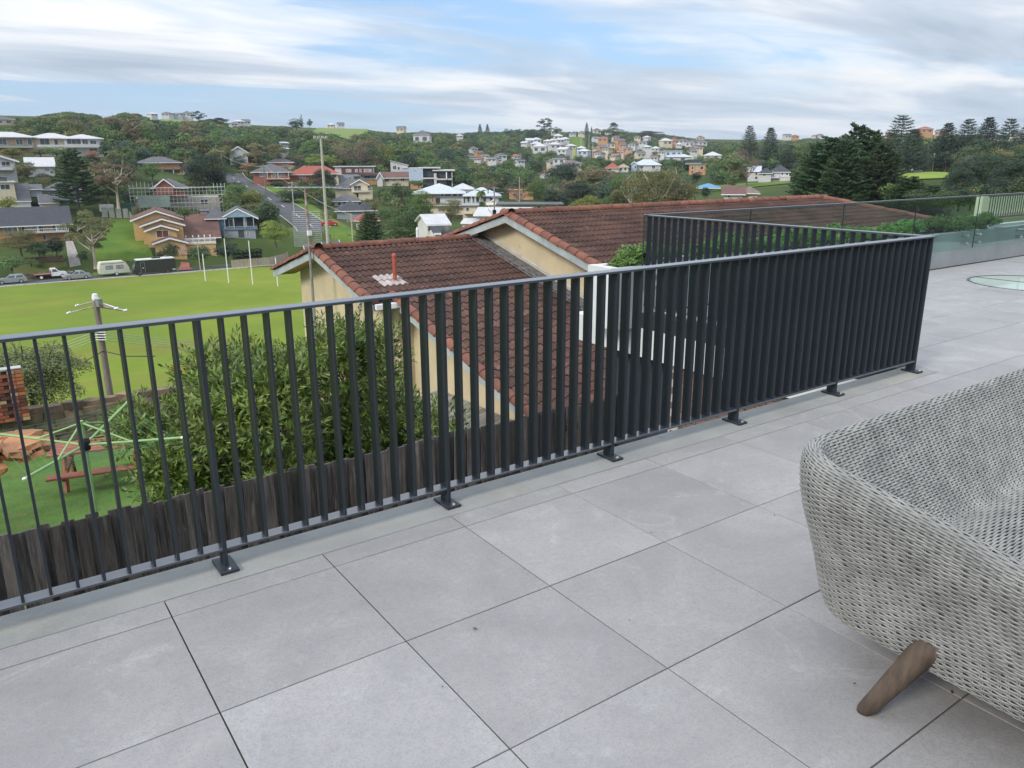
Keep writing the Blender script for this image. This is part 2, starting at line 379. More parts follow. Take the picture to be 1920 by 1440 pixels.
cells.sort(key=lambda c: (c[0]-EYE[0])**2+(c[1]-EYE[1])**2)
far = MB()
for k, (x, y, ty) in enumerate(cells):
    if ty == 'f' and math.hypot(x-SKY_C[0], y-SKY_C[1]) < SKY_R+0.43:        # pavers cut round the skylight
        a = np.linspace(0, 2*math.pi, 65)
        h = (T-G)/2; sub = 16; st = 2*h/sub; cb = MB(); any_ = False
        for iu in range(sub):
            for iv in range(sub):
                cx, cy = x-h+st*(iu+.5), y-h+st*(iv+.5)
                if math.hypot(cx-SKY_C[0], cy-SKY_C[1]) > SKY_R+0.01: cb.box((cx, cy, -0.010), (st, st, 0.02)); any_ = True
        if any_: cb.build('paver', M_tile, floor, recalc=False)
        continue
    if k < 285: link('paver', tm_full if ty == 'f' else tm_strip, floor, loc=(x, y, random.uniform(-0.0006, 0.0006)))
    else: far.bbox((x, y, -0.010), (T-G, (T if ty == 'f' else KIN-0.012)-G, 0.02), 0.0012)
if far.n: far.build('distant_pavers', M_tile, floor, kind='stuff', recalc=False)

kerb = MB(); kerb.prism([(KIN, -0.35), (KIN, -0.006), (KIN+0.006, -0.001), (KOUT, 0.003), (KOUT, -0.35)], 0, -9, XC+0.18)
tag(kerb.build('concrete_kerb', M_kerb), 'long grey-green concrete kerb that carries the slatted railing along the terrace edge', 'kerb')

# ---- slatted railing (L shaped)
rail = thing('balustrade', 'charcoal metal balustrade of flat vertical bars turning a corner round the stair void', 'balustrade', (XC, RY, 0))
def lw(b, n, p=rail, m=M_rail, **k):
    o = b.build(n, m, p, **k); o.matrix_parent_inverse = Matrix.Translation((-XC, -RY, 0)); return o
HB, HT, DP = 0.088, 0.995, 0.062
lw(MB().bbox(((XC+0.034-9)/2, RY, HT-0.006), (XC+0.034+9, 0.066, 0.012), 0.002), 'top_rail')
lw(MB().bbox(((XC-9)/2, RY, HB-0.005), (XC+9, DP, 0.010), 0.0015), 'bottom_rail')
lw(MB().bbox((XC, (RY+0.034+3.08)/2, HT-0.006), (0.066, 3.08-RY-0.034, 0.012), 0.002), 'top_rail')
lw(MB().bbox((XC, (RY+0.034+3.06)/2, HB-0.005), (DP, 3.06-RY-0.034, 0.010), 0.0015), 'bottom_rail')
bar = MB().box((0, 0, (HB+HT-0.012)/2), (0.0095, 0.060, HT-0.012-HB)).mesh('baluster', M_bar)
bar2 = MB().box((0, 0, (HB+HT-0.012)/2), (0.060, 0.0095, HT-0.012-HB)).mesh('baluster', M_bar)
post = MB().box((0, 0, (0.014+HT-0.012)/2), (0.015, 0.068, HT-0.012-0.014)).mesh('post', M_bar)
plate = MB().bbox((0, -0.012, 0.008), (0.070, 0.132, 0.012), 0.002).mesh('base_plate', M_bar)
bolt = MB().lathe([(0.009, 0), (0.009, 0.006), (0.006, 0.008)], 6).mesh('bolt', M_chrome)
PX0, PS = 0.252, 1.0023
posts = [PX0+PS*k for k in range(-2, 6)]
for x in posts:
    if x > XC-0.05: x = XC-0.012
    o = link('post', post, rail, loc=(x-XC, 0, 0))
    q = link('base_plate', plate, o)
    link('bolt', bolt, o, loc=(0.0, -0.068, 0.0145))
PIT_B = PS/12
for k in range(-24, 61):
    if k % 12 == 0: continue
    x = PX0+PIT_B*k
    if x > XC-0.04: break
    link('baluster', bar, rail, loc=(x-XC, 0, 0), rot=(0, 0, R(random.uniform(-1.1, 1.1))))
nb = 33
for k in range(1, nb+1):
    y = (3.05-RY)*k/nb
    link('baluster', bar2, rail, loc=(0, y, 0), rot=(0, 0, R(random.uniform(-1.0, 1.0))))

# ---- slab, planter, wall, downpipe below the railing
MB().span((XC-0.02, KOUT+0.004, -0.46), (26, 4.2, -0.162)).build('floor_slab', M_white, kind='structure')
sk = MB().span((XC+0.004, KOUT+0.004, -0.160), (XC+0.10, 3.12, -0.004)).build('slab_upstand', M_grout, kind='structure')
pl = thing('planter_wall', 'long pale concrete planter wall with clear glass fixed to its face', 'planter', (4.95, 3.15, 0))
def lp(b, n, m, x=4.95, y=3.15, par=pl, **k):
    o = b.build(n, m, par, **k); o.matrix_parent_inverse = Matrix.Translation((-x, -y, 0)); return o
lp(MB().span((4.95, 3.15, -0.160), (26, 3.25, 0.47)), 'wall', M_conc)
lp(MB().span((4.95, 3.252, -0.160), (5.05, 3.61, 0.468)).span((5.052, 3.52, -0.160), (26, 3.61, 0.465)), 'rear_wall', M_white)
lp(MB().span((5.052, 3.253, -0.1), (25.9, 3.518, 0.40)), 'soil', M_grout)
dp = MB().tube([(4.94, 3.16, -0.165), (4.94, 3.16, -3.2)], 0.034, 12)
tag(dp.build('downpipe', M_wpaint, smooth=False), 'white round downpipe running down below the planter behind the railing', 'downpipe')
# brick wall of the storey below, bricks as pieces
M_lbrick = mat('brown_lower_brick', (0.20, 0.125, 0.095), 0.9, (0.15, 0.095, 0.075), 3, rnd=0.25, bump=0.4)
lwall = thing('lower_wall', 'brown brick wall of the storey below seen between the railing bars', 'wall', (5.42, 1.5, -3.4))
def ll(b, n, m): o = b.build(n, m, lwall); o.matrix_parent_inverse = Matrix.Translation((-5.42, -1.5, 3.4)); return o
ll(MB().span((5.36, 0.4, -3.4), (5.6, 2.75, -0.462)), 'wall_core', M_conc)
ll(MB().span((5.50, 2.752, -3.4), (5.55, 3.9, -0.462)), 'dark_window', M_pane)
bk = MB().box((0, 0, 0), (0.03, 0.222, 0.068)).mesh('brick', M_lbrick)
for r_ in range(26):
    for c_ in range(9):
        z = -0.52-0.078*r_; y = 0.62+0.232*c_+(0.116 if r_ % 2 else 0)
        if y < 2.62: link('brick', bk, lwall, loc=(5.345-5.42, y-1.5, z+3.4))

# ---- glass balustrade
gb = thing('glass_balustrade', 'frameless clear glass balustrade with a thin dark top rail above the planter wall', 'balustrade', (5.2, 3.07, 0))
def lg(b, n, m, **k):
    o = b.build(n, m, gb, **k); o.matrix_parent_inverse = Matrix.Translation((-5.2, -3.07, 0)); return o
joints = [5.20, 6.83, 8.60, 10.28, 12.02, 13.78, 15.5, 17.2, 18.9]
lg(MB().bbox(((5.20+19)/2, 3.07, 0.990), (13.8, 0.030, 0.020), 0.002), 'top_rail', M_rail)
for a, b in zip(joints, joints[1:]):
    g_ = lg(MB().span((a+0.007, 3.064, 0.232), (b-0.007, 3.076, 0.980)), 'glass_panel', M_glass)
    e = MB().span((a+0.0035, 3.0635, 0.232), (a+0.0068, 3.0765, 0.980)); lg(e, 'glass_edge', M_grout)
    for sx in (a+0.19, b-0.19):
        for sz in (0.302, 0.412):
            s_ = MB().tube([(sx, 3.052, sz), (sx, 3.062, sz)], 0.024, 12).tube([(sx, 3.0785, sz), (sx, 3.149, sz)], 0.019, 10); lg(s_, 'standoff', M_chrome)

# ---- round skylight set in the floor
sl = thing('skylight', 'round walk-on glass skylight with a dark rim set into the terrace pavers', 'skylight', (SKY_C[0], SKY_C[1], 0))
M_skg = mat('reflection_toned_glass', (0.52, 0.57, 0.50), 0.035, (0.42, 0.48, 0.42), 1.0, spec=1.0)  # pale reflection painted into the glass colour
MB().lathe([(SKY_R-0.02, -0.03), (SKY_R-0.02, -0.002)], 64).build('glass_disc', M_skg, sl)
rim = MB(); n = 64
prof = [(SKY_R-0.018, -0.02), (SKY_R-0.018, 0.004), (SKY_R+0.008, 0.004), (SKY_R+0.008, -0.02)]
vs = [(r*math.cos(2*math.pi*j/n), r*math.sin(2*math.pi*j/n), z) for r, z in prof for j in range(n)]
rim.add(vs, [(k*n+j, k*n+(j+1) % n, ((k+1) % 4)*n+(j+1) % n, ((k+1) % 4)*n+j) for k in range(4) for j in range(n)])
rim.build('rim', M_rail, sl)
for sgn, hw in ((0.0, 0.004),):
    MB().box((0, 0, 0.0008), (0.006, 2*SKY_R-0.05, 0.004)).build('joint', M_grout, sl)

# ---- wicker sofa
def sofa():
    root = thing('wicker_sofa', 'grey woven wicker sofa with rounded arms on a splayed timber leg', 'sofa', (2.4, -1.72, 0))
    # plan: front of the near arm, round the corner, along the back, round, to the front of the far arm; every inward
    # offset of that line keeps rounded corners
    xa, yb, xe, rc, yf = 1.522, -1.285, 3.35, 0.20, -2.75
    LA, LC, LB = (yb-rc)-yf, math.pi*rc/2, (xe-rc)-(xa+rc); cum = np.cumsum([0, LA, LC, LB, LC, LA]); n_s = int(cum[-1]/0.0068); sI = np.linspace(0, cum[-1], n_s); seg = cum
    sg_ = np.clip(np.searchsorted(cum, sI, side='right')-1, 0, 4); fr_ = (sI-cum[sg_])/(np.diff(cum)[sg_])
    def plan(o, ex=0.0):
        r_ = max(rc-o, 0.07)+ex; x0, x1, yt = xa+o, xe-o, yb-o; P_ = np.zeros((n_s, 2)); I_ = np.zeros((n_s, 2))
        for k in range(5):
            m_ = sg_ == k; f = fr_[m_]
            if k == 0: P_[m_] = np.stack([np.full(len(f), x0), yf+(yt-r_-yf)*f], 1); I_[m_] = (1, 0)
            elif k == 1: a_ = math.pi-f*math.pi/2; P_[m_] = np.stack([x0+r_+r_*np.cos(a_), yt-r_+r_*np.sin(a_)], 1); I_[m_] = -np.stack([np.cos(a_), np.sin(a_)], 1)
            elif k == 2: P_[m_] = np.stack([x0+r_+(x1-x0-2*r_)*f, np.full(len(f), yt)], 1); I_[m_] = (0, -1)
            elif k == 3: a_ = math.pi/2-f*math.pi/2; P_[m_] = np.stack([x1-r_+r_*np.cos(a_), yt-r_+r_*np.sin(a_)], 1); I_[m_] = -np.stack([np.cos(a_), np.sin(a_)], 1)
            else: P_[m_] = np.stack([np.full(len(f), x1), yt-r_+(yf-yt+r_)*f], 1); I_[m_] = (-1, 0)
        P_[:, 0] += 0.045*(P_[:, 1]-yb); return P_, I_
    P, In = plan(0.0); Tn = np.stack([-In[:, 1], In[:, 0]], 1)
    # section: (inward offset, height)
    sec = [(0.165, 0.158), (0.116, 0.161), (0.086, 0.182), (0.070, 0.232), (0.056, 0.34), (0.040, 0.42), (0.022, 0.49), (0.006, 0.56), (0.0, 0.61), (0.0, 0.65),
           (0.005, 0.676), (0.018, 0.693), (0.036, 0.696), (0.052, 0.686), (0.062, 0.662), (0.080, 0.625), (0.112, 0.570), (0.145, 0.515), (0.178, 0.460), (0.208, 0.410), (0.232, 0.372), (0.262, 0.360), (0.34, 0.358)]
    sec = np.array(sec)
    ss = np.r_[0, np.cumsum(np.linalg.norm(np.diff(sec, axis=0), axis=1))]
    row = 0.0090; nr = int(ss[-1]/row); rs = np.linspace(0.0, ss[-1], nr)
    def smooth_interp(x):
        fine = np.linspace(0, ss[-1], 400); a = np.interp(fine, ss, sec[:, 0]); b = np.interp(fine, ss, sec[:, 1])
        for _ in range(16): a[1:-1] = (a[:-2]+2*a[1:-1]+a[2:])/4; b[1:-1] = (b[:-2]+2*b[1:-1]+b[2:])/4
        return np.interp(x, fine, a), np.interp(x, fine, b)
    ro, rz = smooth_interp(rs); dro, drz = smooth_interp(rs+0.002)
    tn = np.stack([dro-ro, drz-rz], 1); tn /= (np.linalg.norm(tn, axis=1)[:, None]+1e-9); tn[-1] = tn[-2]
    nrm = np.stack([-tn[:, 1], tn[:, 0]], 1)                    # outward normal of the section (offset, z)
    stake = 0.0240
    drop = 0.105*np.clip((-1.38-P[:, 1])/0.75, 0, 1.25)
    top_ = int(np.argmax(rz)); PL = [plan(float(o_), 0.075*float(np.clip((0.50-rz[k_])/0.34, 0, 1))**1.2 if k_ < top_ else 0.0) for k_, o_ in enumerate(ro)]
    def surf(r, off):                                           # all path points at section row r pushed out by off
        o = ro[r]+nrm[r, 0]*off; z = rz[r]+nrm[r, 1]*off
        Pr, Ir = PL[r]; return np.column_stack([Pr+Ir*np.reshape(nrm[r, 0]*off, (-1, 1)), np.broadcast_to(z, len(P))-drop*np.clip((rz[r]-0.3)/0.4, 0, 1)])
    # strands
    verts, faces = [], []; base = 0; K = 4
    ph_noise = np.cumsum(rng.normal(0, 0.05, n_s))*0.25
    for r in range(nr):
        ph = 2*math.pi*sI/(2*stake)+(math.pi if r % 2 else 0)+ph_noise+rng.normal(0, 0.12)
        amp = 0.0019
        off = amp*np.sin(ph)+rng.normal(0, 0.00035)
        w = 0.0043*(1+rng.normal(0, .05))
        jit = np.interp(sI, np.linspace(0, seg[-1], 90), rng.normal(0, 0.0006, 90))
        cu = surf(r, off)
        Ir = PL[r][1]; n3 = np.column_stack([Ir*nrm[r, 0], np.full(n_s, nrm[r, 1])]); t3 = np.column_stack([Ir*tn[r, 0], np.full(n_s, tn[r, 1])])
        cu = cu+t3*jit[:, None]
        ring = [cu+t3*w*c+n3*0.0021*s_ for c, s_ in ((1, 0), (0.2, 1), (-1, 0.0), (-0.2, -1))]
        V = np.stack(ring, 1).reshape(-1, 3); verts.append(V)
        i = np.arange(n_s-1)[:, None]*K; j = np.arange(K)[None, :]; j2 = (j+1) % K
        faces.append(np.stack([base+i+j, base+i+j2, base+i+K+j2, base+i+K+j], -1).reshape(-1, 4)); base += n_s*K
    V = np.vstack(verts); F = np.vstack(faces)
    me = bpy.data.meshes.new('weave'); me.vertices.add(len(V)); me.vertices.foreach_set('co', V.astype(np.float32).ravel())
    me.loops.add(F.size); me.loops.foreach_set('vertex_index', F.astype(np.int32).ravel())
    me.polygons.add(len(F)); me.polygons.foreach_set('loop_start', np.arange(len(F), dtype=np.int32)*4)
    me.polygons.foreach_set('use_smooth', np.ones(len(F), bool))
    M_wk = mat('grey_synthetic_wicker', (0.300, 0.302, 0.288), 0.6, (0.205, 0.208, 0.202), 14, 6, spec=0.4, bump=0.2, bscale=300)
    me.materials.append(M_wk); me.update(calc_edges=True)
    o = link('woven_shell', me, root); o.matrix_parent_inverse = Matrix.Translation((-2.4, 1.72, 0))
    # stakes: pairs of upright canes
    sb = MB(); ns = int(seg[-1]/stake)
    idx = np.clip((np.arange(ns)*stake/seg[-1]*n_s).astype(int), 0, n_s-1)
    rsel = np.arange(0, nr, 2)
    for i in idx:
        for dd in (-0.0028, 0.0028):
            pts = []
            for r in rsel:
                p2 = PL[r][0][i]+Tn[i]*dd; pts.append((p2[0], p2[1], rz[r]-drop[i]*np.clip((rz[r]-0.3)/0.4, 0, 1)))
            sb.tube(pts, 0.0019, 3, cap=False)
    o = sb.build('stakes', M_wk, root, recalc=False); o.matrix_parent_inverse = Matrix.Translation((-2.4, 1.72, 0))
    # added dark sheet behind the weave paints in the shade of its gaps
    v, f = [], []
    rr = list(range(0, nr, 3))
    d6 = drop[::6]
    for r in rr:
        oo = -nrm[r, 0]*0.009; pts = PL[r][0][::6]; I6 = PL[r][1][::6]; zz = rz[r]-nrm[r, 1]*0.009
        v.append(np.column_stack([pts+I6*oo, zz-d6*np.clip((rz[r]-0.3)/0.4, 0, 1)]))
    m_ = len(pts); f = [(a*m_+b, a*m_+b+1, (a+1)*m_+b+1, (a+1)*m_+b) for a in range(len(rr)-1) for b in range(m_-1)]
    o = MB().add(np.vstack(v), f).build('gap_shade_sheet', mat('frame_and_gap_shade', (0.035, 0.04, 0.045), 0.8), root, recalc=False); o.matrix_parent_inverse = Matrix.Translation((-2.4, 1.72, 0))
    # seat weave: strands running across, over a dark deck
    seat = MB(); y0, y1 = -2.80, yb-0.24; k = 0
    xs = np.arange(xa+0.18, xe-0.18, 0.009)
    for q, y in enumerate(np.arange(y1, y0, -0.0105)):
        pts = [(x, y, 0.362+0.0026*math.sin(2*math.pi*x/0.054+(math.pi if q % 2 else 0))) for x in xs]
        seat.tube(pts, 0.0046, 4, cap=False)
    o = seat.build('seat', M_wk, root, recalc=False, smooth=True); o.matrix_parent_inverse = Matrix.Translation((-2.4, 1.72, 0))
    o = MB().span((xa+0.15, y0, 0.335), (xe-0.15, y1+0.03, 0.352)).build('seat_deck', MATS['frame_and_gap_shade'], root); o.matrix_parent_inverse = Matrix.Translation((-2.4, 1.72, 0))
    o = MB().span((xa+0.20, -2.78, 0.172), (xe-0.25, yb-0.20, 0.195)).build('under_frame', MATS['frame_and_gap_shade'], root); o.matrix_parent_inverse = Matrix.Translation((-2.4, 1.72, 0))
    for (fx, fy, tx, ty) in ((1.515, -1.668, 1.605, -1.790), (3.27, -1.40, 3.20, -1.50), (1.53, -2.75, 1.60, -2.62), (3.27, -2.75, 3.20, -2.62)):
        lg_ = MB(); ns_ = 14; vs = []
        for k, tt in enumerate((0, 0.04, 0.3, 0.6, 0.85, 1.0)):
            rad = (0.022, 0.027, 0.031, 0.037, 0.042, 0.045)[k]; c = np.array((fx+(tx-fx)*tt, fy+(ty-fy)*tt, 0.001+0.27*tt))
            for j in range(ns_):
                a = 2*math.pi*j/ns_; e = 0.62+0.38*(1-tt)**0.7
                ca, sa = math.cos(a), math.sin(a); p_ = 2.0+1.2*tt
                rr_ = rad/((abs(ca)**p_+abs(sa)**p_)**(1/p_))
                vs.append(c+np.array((rr_*ca, rr_*sa, 0)))
        ff = [(k*ns_+j, k*ns_+(j+1) % ns_, (k+1)*ns_+(j+1) % ns_, (k+1)*ns_+j) for k in range(5) for j in range(ns_)]+[tuple(reversed(range(ns_))), tuple(range(5*ns_, 6*ns_))]
        o = lg_.add(vs, ff).build('leg', M_wood, root, smooth=True); o.matrix_parent_inverse = Matrix.Translation((-2.4, 1.72, 0))
sofa()

# bits of leaf and grit lying on the pavers
M_dry = mat('dry_leaf', (0.10, 0.085, 0.04), 0.8, (0.05, 0.04, 0.025), 40)
for (px, py, L_, lab) in ((891, 1179, .009, 'tiny curled green-brown leaf on the pavers in the middle foreground'), (1221, 999, .004, 'dark speck of leaf litter by the paver joint behind the sofa'), (1452, 966, .005, 'dark speck of leaf litter just left of the sofa back'),
                          (1602, 1282, .005, 'dark speck of leaf litter left of the timber sofa leg'), (1785, 1298, .009, 'small twig bit on the pavers right of the timber sofa leg'), (830, 1288, .0035, 'tiny dark grit speck on the foreground pavers'), (1180, 1163, .0035, 'tiny dark grit speck on a middle paver'), (1240, 818, .012, 'small pale leaf fragment on the concrete kerb')):
    q = onz(px, py, 0.004 if py != 818 else 0.006); d = MB(); n = 7
    vs = [(L_*math.cos(a)*(1+.3*math.sin(3*a)), L_*.45*math.sin(a), .0015+.001*math.cos(2*a)) for a in np.linspace(0, 2*math.pi, n, endpoint=False)]
    d.add(vs+[(x, y, z+.0012) for x, y, z in vs], [tuple(reversed(range(n))), tuple(range(n, 2*n))]+[(i, (i+1) % n, n+(i+1) % n, n+i) for i in range(n)])
    o = d.build('leaf_litter', M_dry if py != 818 else M_conc); o.location = tuple(q); o.rotation_euler = (0, 0, px); tag(o, lab, 'leaf')
# ================================================================== NEIGHBOUR: FENCE, YARD, TILED HOUSE
TAN = 0.268; CS = math.cos(math.atan(TAN)); SN = math.sin(math.atan(TAN))
def yardz(y): return -3.15-(y-3.6)*0.1335
# ---- paling fence
FY, FZ = 3.60, -1.035
fence = thing('paling_fence', 'dark weathered timber paling fence below the terrace railing', 'fence', (2.5, FY, -3.1))
pal = []
for q in range(5):
    w, h = 0.098, 2.10; zz = random.uniform(-0.012, 0.012)
    pal.append(MB().prism([(-w/2, -h), (w/2, -h), (w/2, -0.004), (w/2-0.012, zz*0.3), (-w/2+0.01, -abs(zz)*0.5)], 1, -0.008, 0.008).mesh('paling', M_palings))
x = -2.2; k = 0
while x < 8.6:
    front = k % 2 == 0
    o = link('paling', random.choice(pal), fence, loc=(x-2.5+random.uniform(-.006, .006), (-0.024 if front else 0.004) , (FZ+random.uniform(-0.022, 0.014))+3.1),
             rot=(R(random.uniform(-.4, .4)), R(random.uniform(-1.1, 1.1)), R(random.uniform(-2, 2))))
    x += 0.0785; k += 1
for z in (-1.30, -2.35): MB().box((0.7, 0.045, z+3.1), (10.8, 0.04, 0.07)).build('rail', M_fencerail, fence)
for i in range(5): MB().box((-4.3+2.45*i, 0.105, 0.93), (0.1, 0.075, 2.1)).build('post', M_fencerail, fence)
# ---- back-yard bits
g0 = thing('rotary_clothesline', 'green rotary clothesline with fold-out arms standing on the lawn', 'clothesline', (0.26, 5.33, -3.42))
MB().tube([(0, 0, 0), (0, 0, 1.55)], 0.026, 12).build('lower_mast', M_hoist, g0)
MB().tube([(0, 0, 1.50), (0, 0, 2.62)], 0.020, 12).build('upper_mast', M_hoist, g0)
MB().lathe([(0.034, 1.42), (0.042, 1.48), (0.042, 1.56), (0.030, 1.62)], 12).build('collar', M_black, g0)
MB().lathe([(0.045, 2.33), (0.05, 2.37), (0.05, 2.42), (0.04, 2.45)], 12).build('hub', M_black, g0)
tips = [np.array(v) for v in ((-0.57, -0.84, 2.44), (-0.80, 0.60, 2.50), (0.57, 0.84, 2.52), (0.80, -0.60, 2.46))]
tips = [v*np.array((0.94, 0.94, 1)) for v in tips]
for v in tips:
    a = MB().tube([(0, 0, 2.38), v], 0.0125, 8); o = a.build('arm', M_hoist, g0)
    MB().lathe([(0.0, -0.016), (0.016, -0.006), (0.016, 0.006), (0.0, 0.016)], 10, tuple(v)).build('end_cap', M_wpaint, o)
    m_ = v*0.48+np.array((0, 0, 2.38*0.52)); m_[2] = 2.38+(v[2]-2.38)*0.48
    MB().tube([(0, 0, 1.98+0.62), (m_[0], m_[1], m_[2])], 0.009, 6).build('strut', M_hoist, o)
for k in range(7):
    f = 0.30+0.105*k; b = MB()
    for i in range(4):
        p, q = tips[i], tips[(i+1) % 4]
        p = np.array((p[0]*f, p[1]*f, 2.38+(p[2]-2.38)*f)); q = np.array((q[0]*f, q[1]*f, 2.38+(q[2]-2.38)*f)); md = (p+q)/2-np.array((0, 0, 0.02))
        b.tube([p, md, q], 0.0016, 4)
    b.build('line', M_hline, g0)
c_ = at(185, 812, 16.3); tz = yardz(c_[1])
tb = thing('picnic_table', 'faded red timber picnic table with attached bench seats on the lawn', 'picnic table', (c_[0], c_[1], tz), R(-12))
for i in range(5): MB().box((0, -0.30+0.15*i, 0.74), (1.75, 0.135, 0.035)).build('table_board', M_redwood, tb)
for sy in (-0.70, 0.70): MB().bbox((0, sy, 0.44), (1.75, 0.24, 0.04), 0.01).build('bench_seat', M_redwood, tb)
for sx in (-0.6, 0.6):
    MB().box((sx, 0, 0.40), (0.07, 1.5, 0.09)).build('cross_beam', M_redwood, tb)
    MB().box((sx, 0, 0.70), (0.07, 0.70, 0.05)).build('top_beam', M_redwood, tb)
    for sy in (-1, 1): MB().tube([(sx, sy*0.28, 0.71), (sx, sy*0.62, 0.0)], 0.045, 4).build('leg', M_redwood, tb)
# brick wall and pier
cols = [mat('red_brick', (0.33, 0.10, 0.055), 0.9, (0.22, 0.07, 0.045), 5, rnd=0.3, bump=0.4), mat('dark_burnt_brick', (0.10, 0.05, 0.04), 0.9, (0.17, 0.07, 0.05), 5, rnd=0.3, bump=0.4),
        mat('cream_brick', (0.46, 0.31, 0.17), 0.9, (0.38, 0.25, 0.14), 5, rnd=0.2, bump=0.4), mat('orange_brick', (0.42, 0.16, 0.07), 0.9, (0.34, 0.12, 0.06), 5, rnd=0.2, bump=0.4)]
bw = at(57, 785, 20.6); bwz = bw[2]
wall = thing('brick_barbecue_wall', 'patchwork red and cream brick wall with an end pier on the stone terrace', 'wall', (bw[0], bw[1], bwz))
wy = 0.0; TOPR = 14
MB().span((-1.9, 0.01, 0), (-0.30, 0.20, TOPR*0.086)).span((-0.30, -0.06, 0), (0.0, 0.20, TOPR*0.086+0.02)).build('mortar_core', M_fencerail, wall)
bms = [MB().box((0, 0, 0), (0.22, 0.03, 0.072)).mesh('brick', c) for c in cols]; bms2 = [MB().box((0, 0, 0), (0.142, 0.03, 0.072)).mesh('brick', c) for c in cols]
for r_ in range(TOPR):
    for c in range(7): link('brick', random.choices(bms, (5, 3, 1.3, 3))[0], wall, loc=(-1.78+0.232*c+(0.11 if r_ % 2 else 0), -0.006+random.uniform(-.003, .003), 0.045+0.086*r_)) if (-1.78+0.232*c+(0.11 if r_ % 2 else 0)) < -0.36 else None
    for c in range(2): link('brick', random.choices(bms2, (5, 3, 1.0, 3))[0], wall, loc=(-0.225+0.152*c, -0.074, 0.045+0.086*r_))
MB().box((-0.95, 0.1, TOPR*0.086+0.02), (1.9, 0.26, 0.035)).build('coping', M_conc, wall)
# stone retaining wall
M_stone = mat('sandstone_block', (0.24, 0.17, 0.115), 0.95, (0.12, 0.09, 0.07), 2.5, 7, bump=1.0, rnd=0.35)
M_orst = mat('orange_sandstone', (0.42, 0.19, 0.09), 0.95, (0.28, 0.13, 0.07), 2.5, 7, bump=1.0, rnd=0.3)
def stone(w, h, d, seed, m):
    r = np.random.default_rng(seed); b = MB()
    vs = []
    for z in (-0.5, 0.5):
        for (x_, y_) in ((-.5, -.5), (0, -.56), (.5, -.5), (.55, 0), (.5, .5), (0, .55), (-.5, .5), (-.55, 0)): vs.append((x_*w*(1+r.normal(0, .06)), y_*d*(1+r.normal(0, .08)), z*h*(1+r.normal(0, .12))))
    f = [tuple(reversed(range(8))), tuple(range(8, 16))]+[(i, (i+1) % 8, 8+(i+1) % 8, 8+i) for i in range(8)]
    return b.add(vs, f).mesh('stone', m)
sts = [stone(0.42, 0.2, 0.25, i, M_stone) for i in range(6)]
sw = thing('stone_wall', 'low mossy stone retaining wall between the back lawn and the sports field', 'wall', (1.2, bw[1]+0.35, bwz-0.75))
for r_ in range(4):
    for c in range(17): link('stone', random.choice(sts), sw, loc=(-3.2+0.43*c+(0.2 if r_ % 2 else 0), random.uniform(-.04, .04), 0.08+0.19*r_), rot=(0, 0, R(random.uniform(-6, 6))))
for c in range(18): link('capstone', random.choice(sts), sw, loc=(-3.2+0.40*c, 0.02, 0.80+random.uniform(-.02, .03)), rot=(0, 0, R(random.uniform(-9, 9))))
MB().span((-3.4, 0.1, 0), (4.4, 0.3, 0.72)).build('backing', M_stone, sw)
rp = [stone(0.5, 0.09, 0.35, 20+i, M_orst) for i in range(4)]
pile = thing('sandstone_pile', 'loose pile of flat orange sandstone pieces beside the clothesline', 'rock pile', tuple(at(18, 862, 14.8)))
for k in range(34):
    link('stone', random.choice(rp), pile, loc=(random.uniform(-.9, .50), random.uniform(-.5, .5), 0.05+0.05*(k % 7)), rot=(R(random.uniform(-14, 14)), R(random.uniform(-14, 14)), random.uniform(0, 6)))

# ---- tiled house
H = thing('tiled_house', 'cream cement house with weathered brown tiled gable roofs next door', 'house', (9, 12, -7))
def lh(b, n, m, par=H, **k):
    o = b.build(n, m, par, **k); o.matrix_parent_inverse = Matrix.Translation((-9, -12, 7)); return o
RL, RU = (15.45, -0.53), (13.75, 0.20)            # ridge (Y, z) of the lower and the upper roof
XL1, XL2, YST, XW = 6.48, 7.08, 12.25, 11.30      # left rakes, step, wall of the upper gable
XU, XUE = 10.90, 24.0
YE, YF = 7.35, 18.45
zl = lambda y: RL[1]-TAN*abs(RL[0]-y)
zu = lambda y: RU[1]-TAN*abs(RU[0]-y)
TW, TL = 0.30, 0.32
def tile():
    xs = np.linspace(-0.004, TW+0.012, 13); prof = 0.042*(0.5-0.5*np.cos(2*math.pi*xs/(TW/2)))**0.8
    vs, f = [], []; n = len(xs)
    for (s_, dz) in ((-0.02, 0.024), (TL+0.03, 0.001)):            # s_: distance up the slope from the tile's lower edge
        for x_, p in zip(xs, prof): vs.append((x_, s_, p+dz))
    for x_, p in zip(xs, prof): vs.append((x_, -0.02, p+dz-0.001-0.0 if False else p+0.024-0.022))
    for i in range(n-1): f.append((i, i+1, n+i+1, n+i)); f.append((2*n+i, 2*n+i+1, i+1, i))
    v = np.array(vs); v = np.column_stack([v[:, 0], v[:, 1]*CS-v[:, 2]*SN, v[:, 1]*SN+v[:, 2]*CS])
    return v, f
TV, TF = tile()
me_t = MB().add(TV, TF).mesh('roof_tile', M_rtile)
cells = []
nr_l = int((RL[0]-YE)/CS/TL)
for r_ in range(nr_l+1):
    y = RL[0]-(r_+1)*TL*CS+0.04; xs0 = XL1 if y > YST-0.1 else XL2
    x_ = xs0+0.03
    while x_ < XW-0.02: cells.append((x_, y, zl(y)+0.012)); x_ += TW
nr_u = int((RU[0]-YE)/CS/TL)
for r_ in range(nr_u+1):
    y = RU[0]-(r_+1)*TL*CS+0.04; x_ = XU+0.03
    while x_ < XUE+(RU[0]-y)-0.25: cells.append((x_, y, zu(y)+0.012)); x_ += TW
vent = (onz(741, 532, 0), )
def vis2(c):
    u, v = pix(c); return -60 < u < 1990
cells = [c for c in cells if vis2(c)]
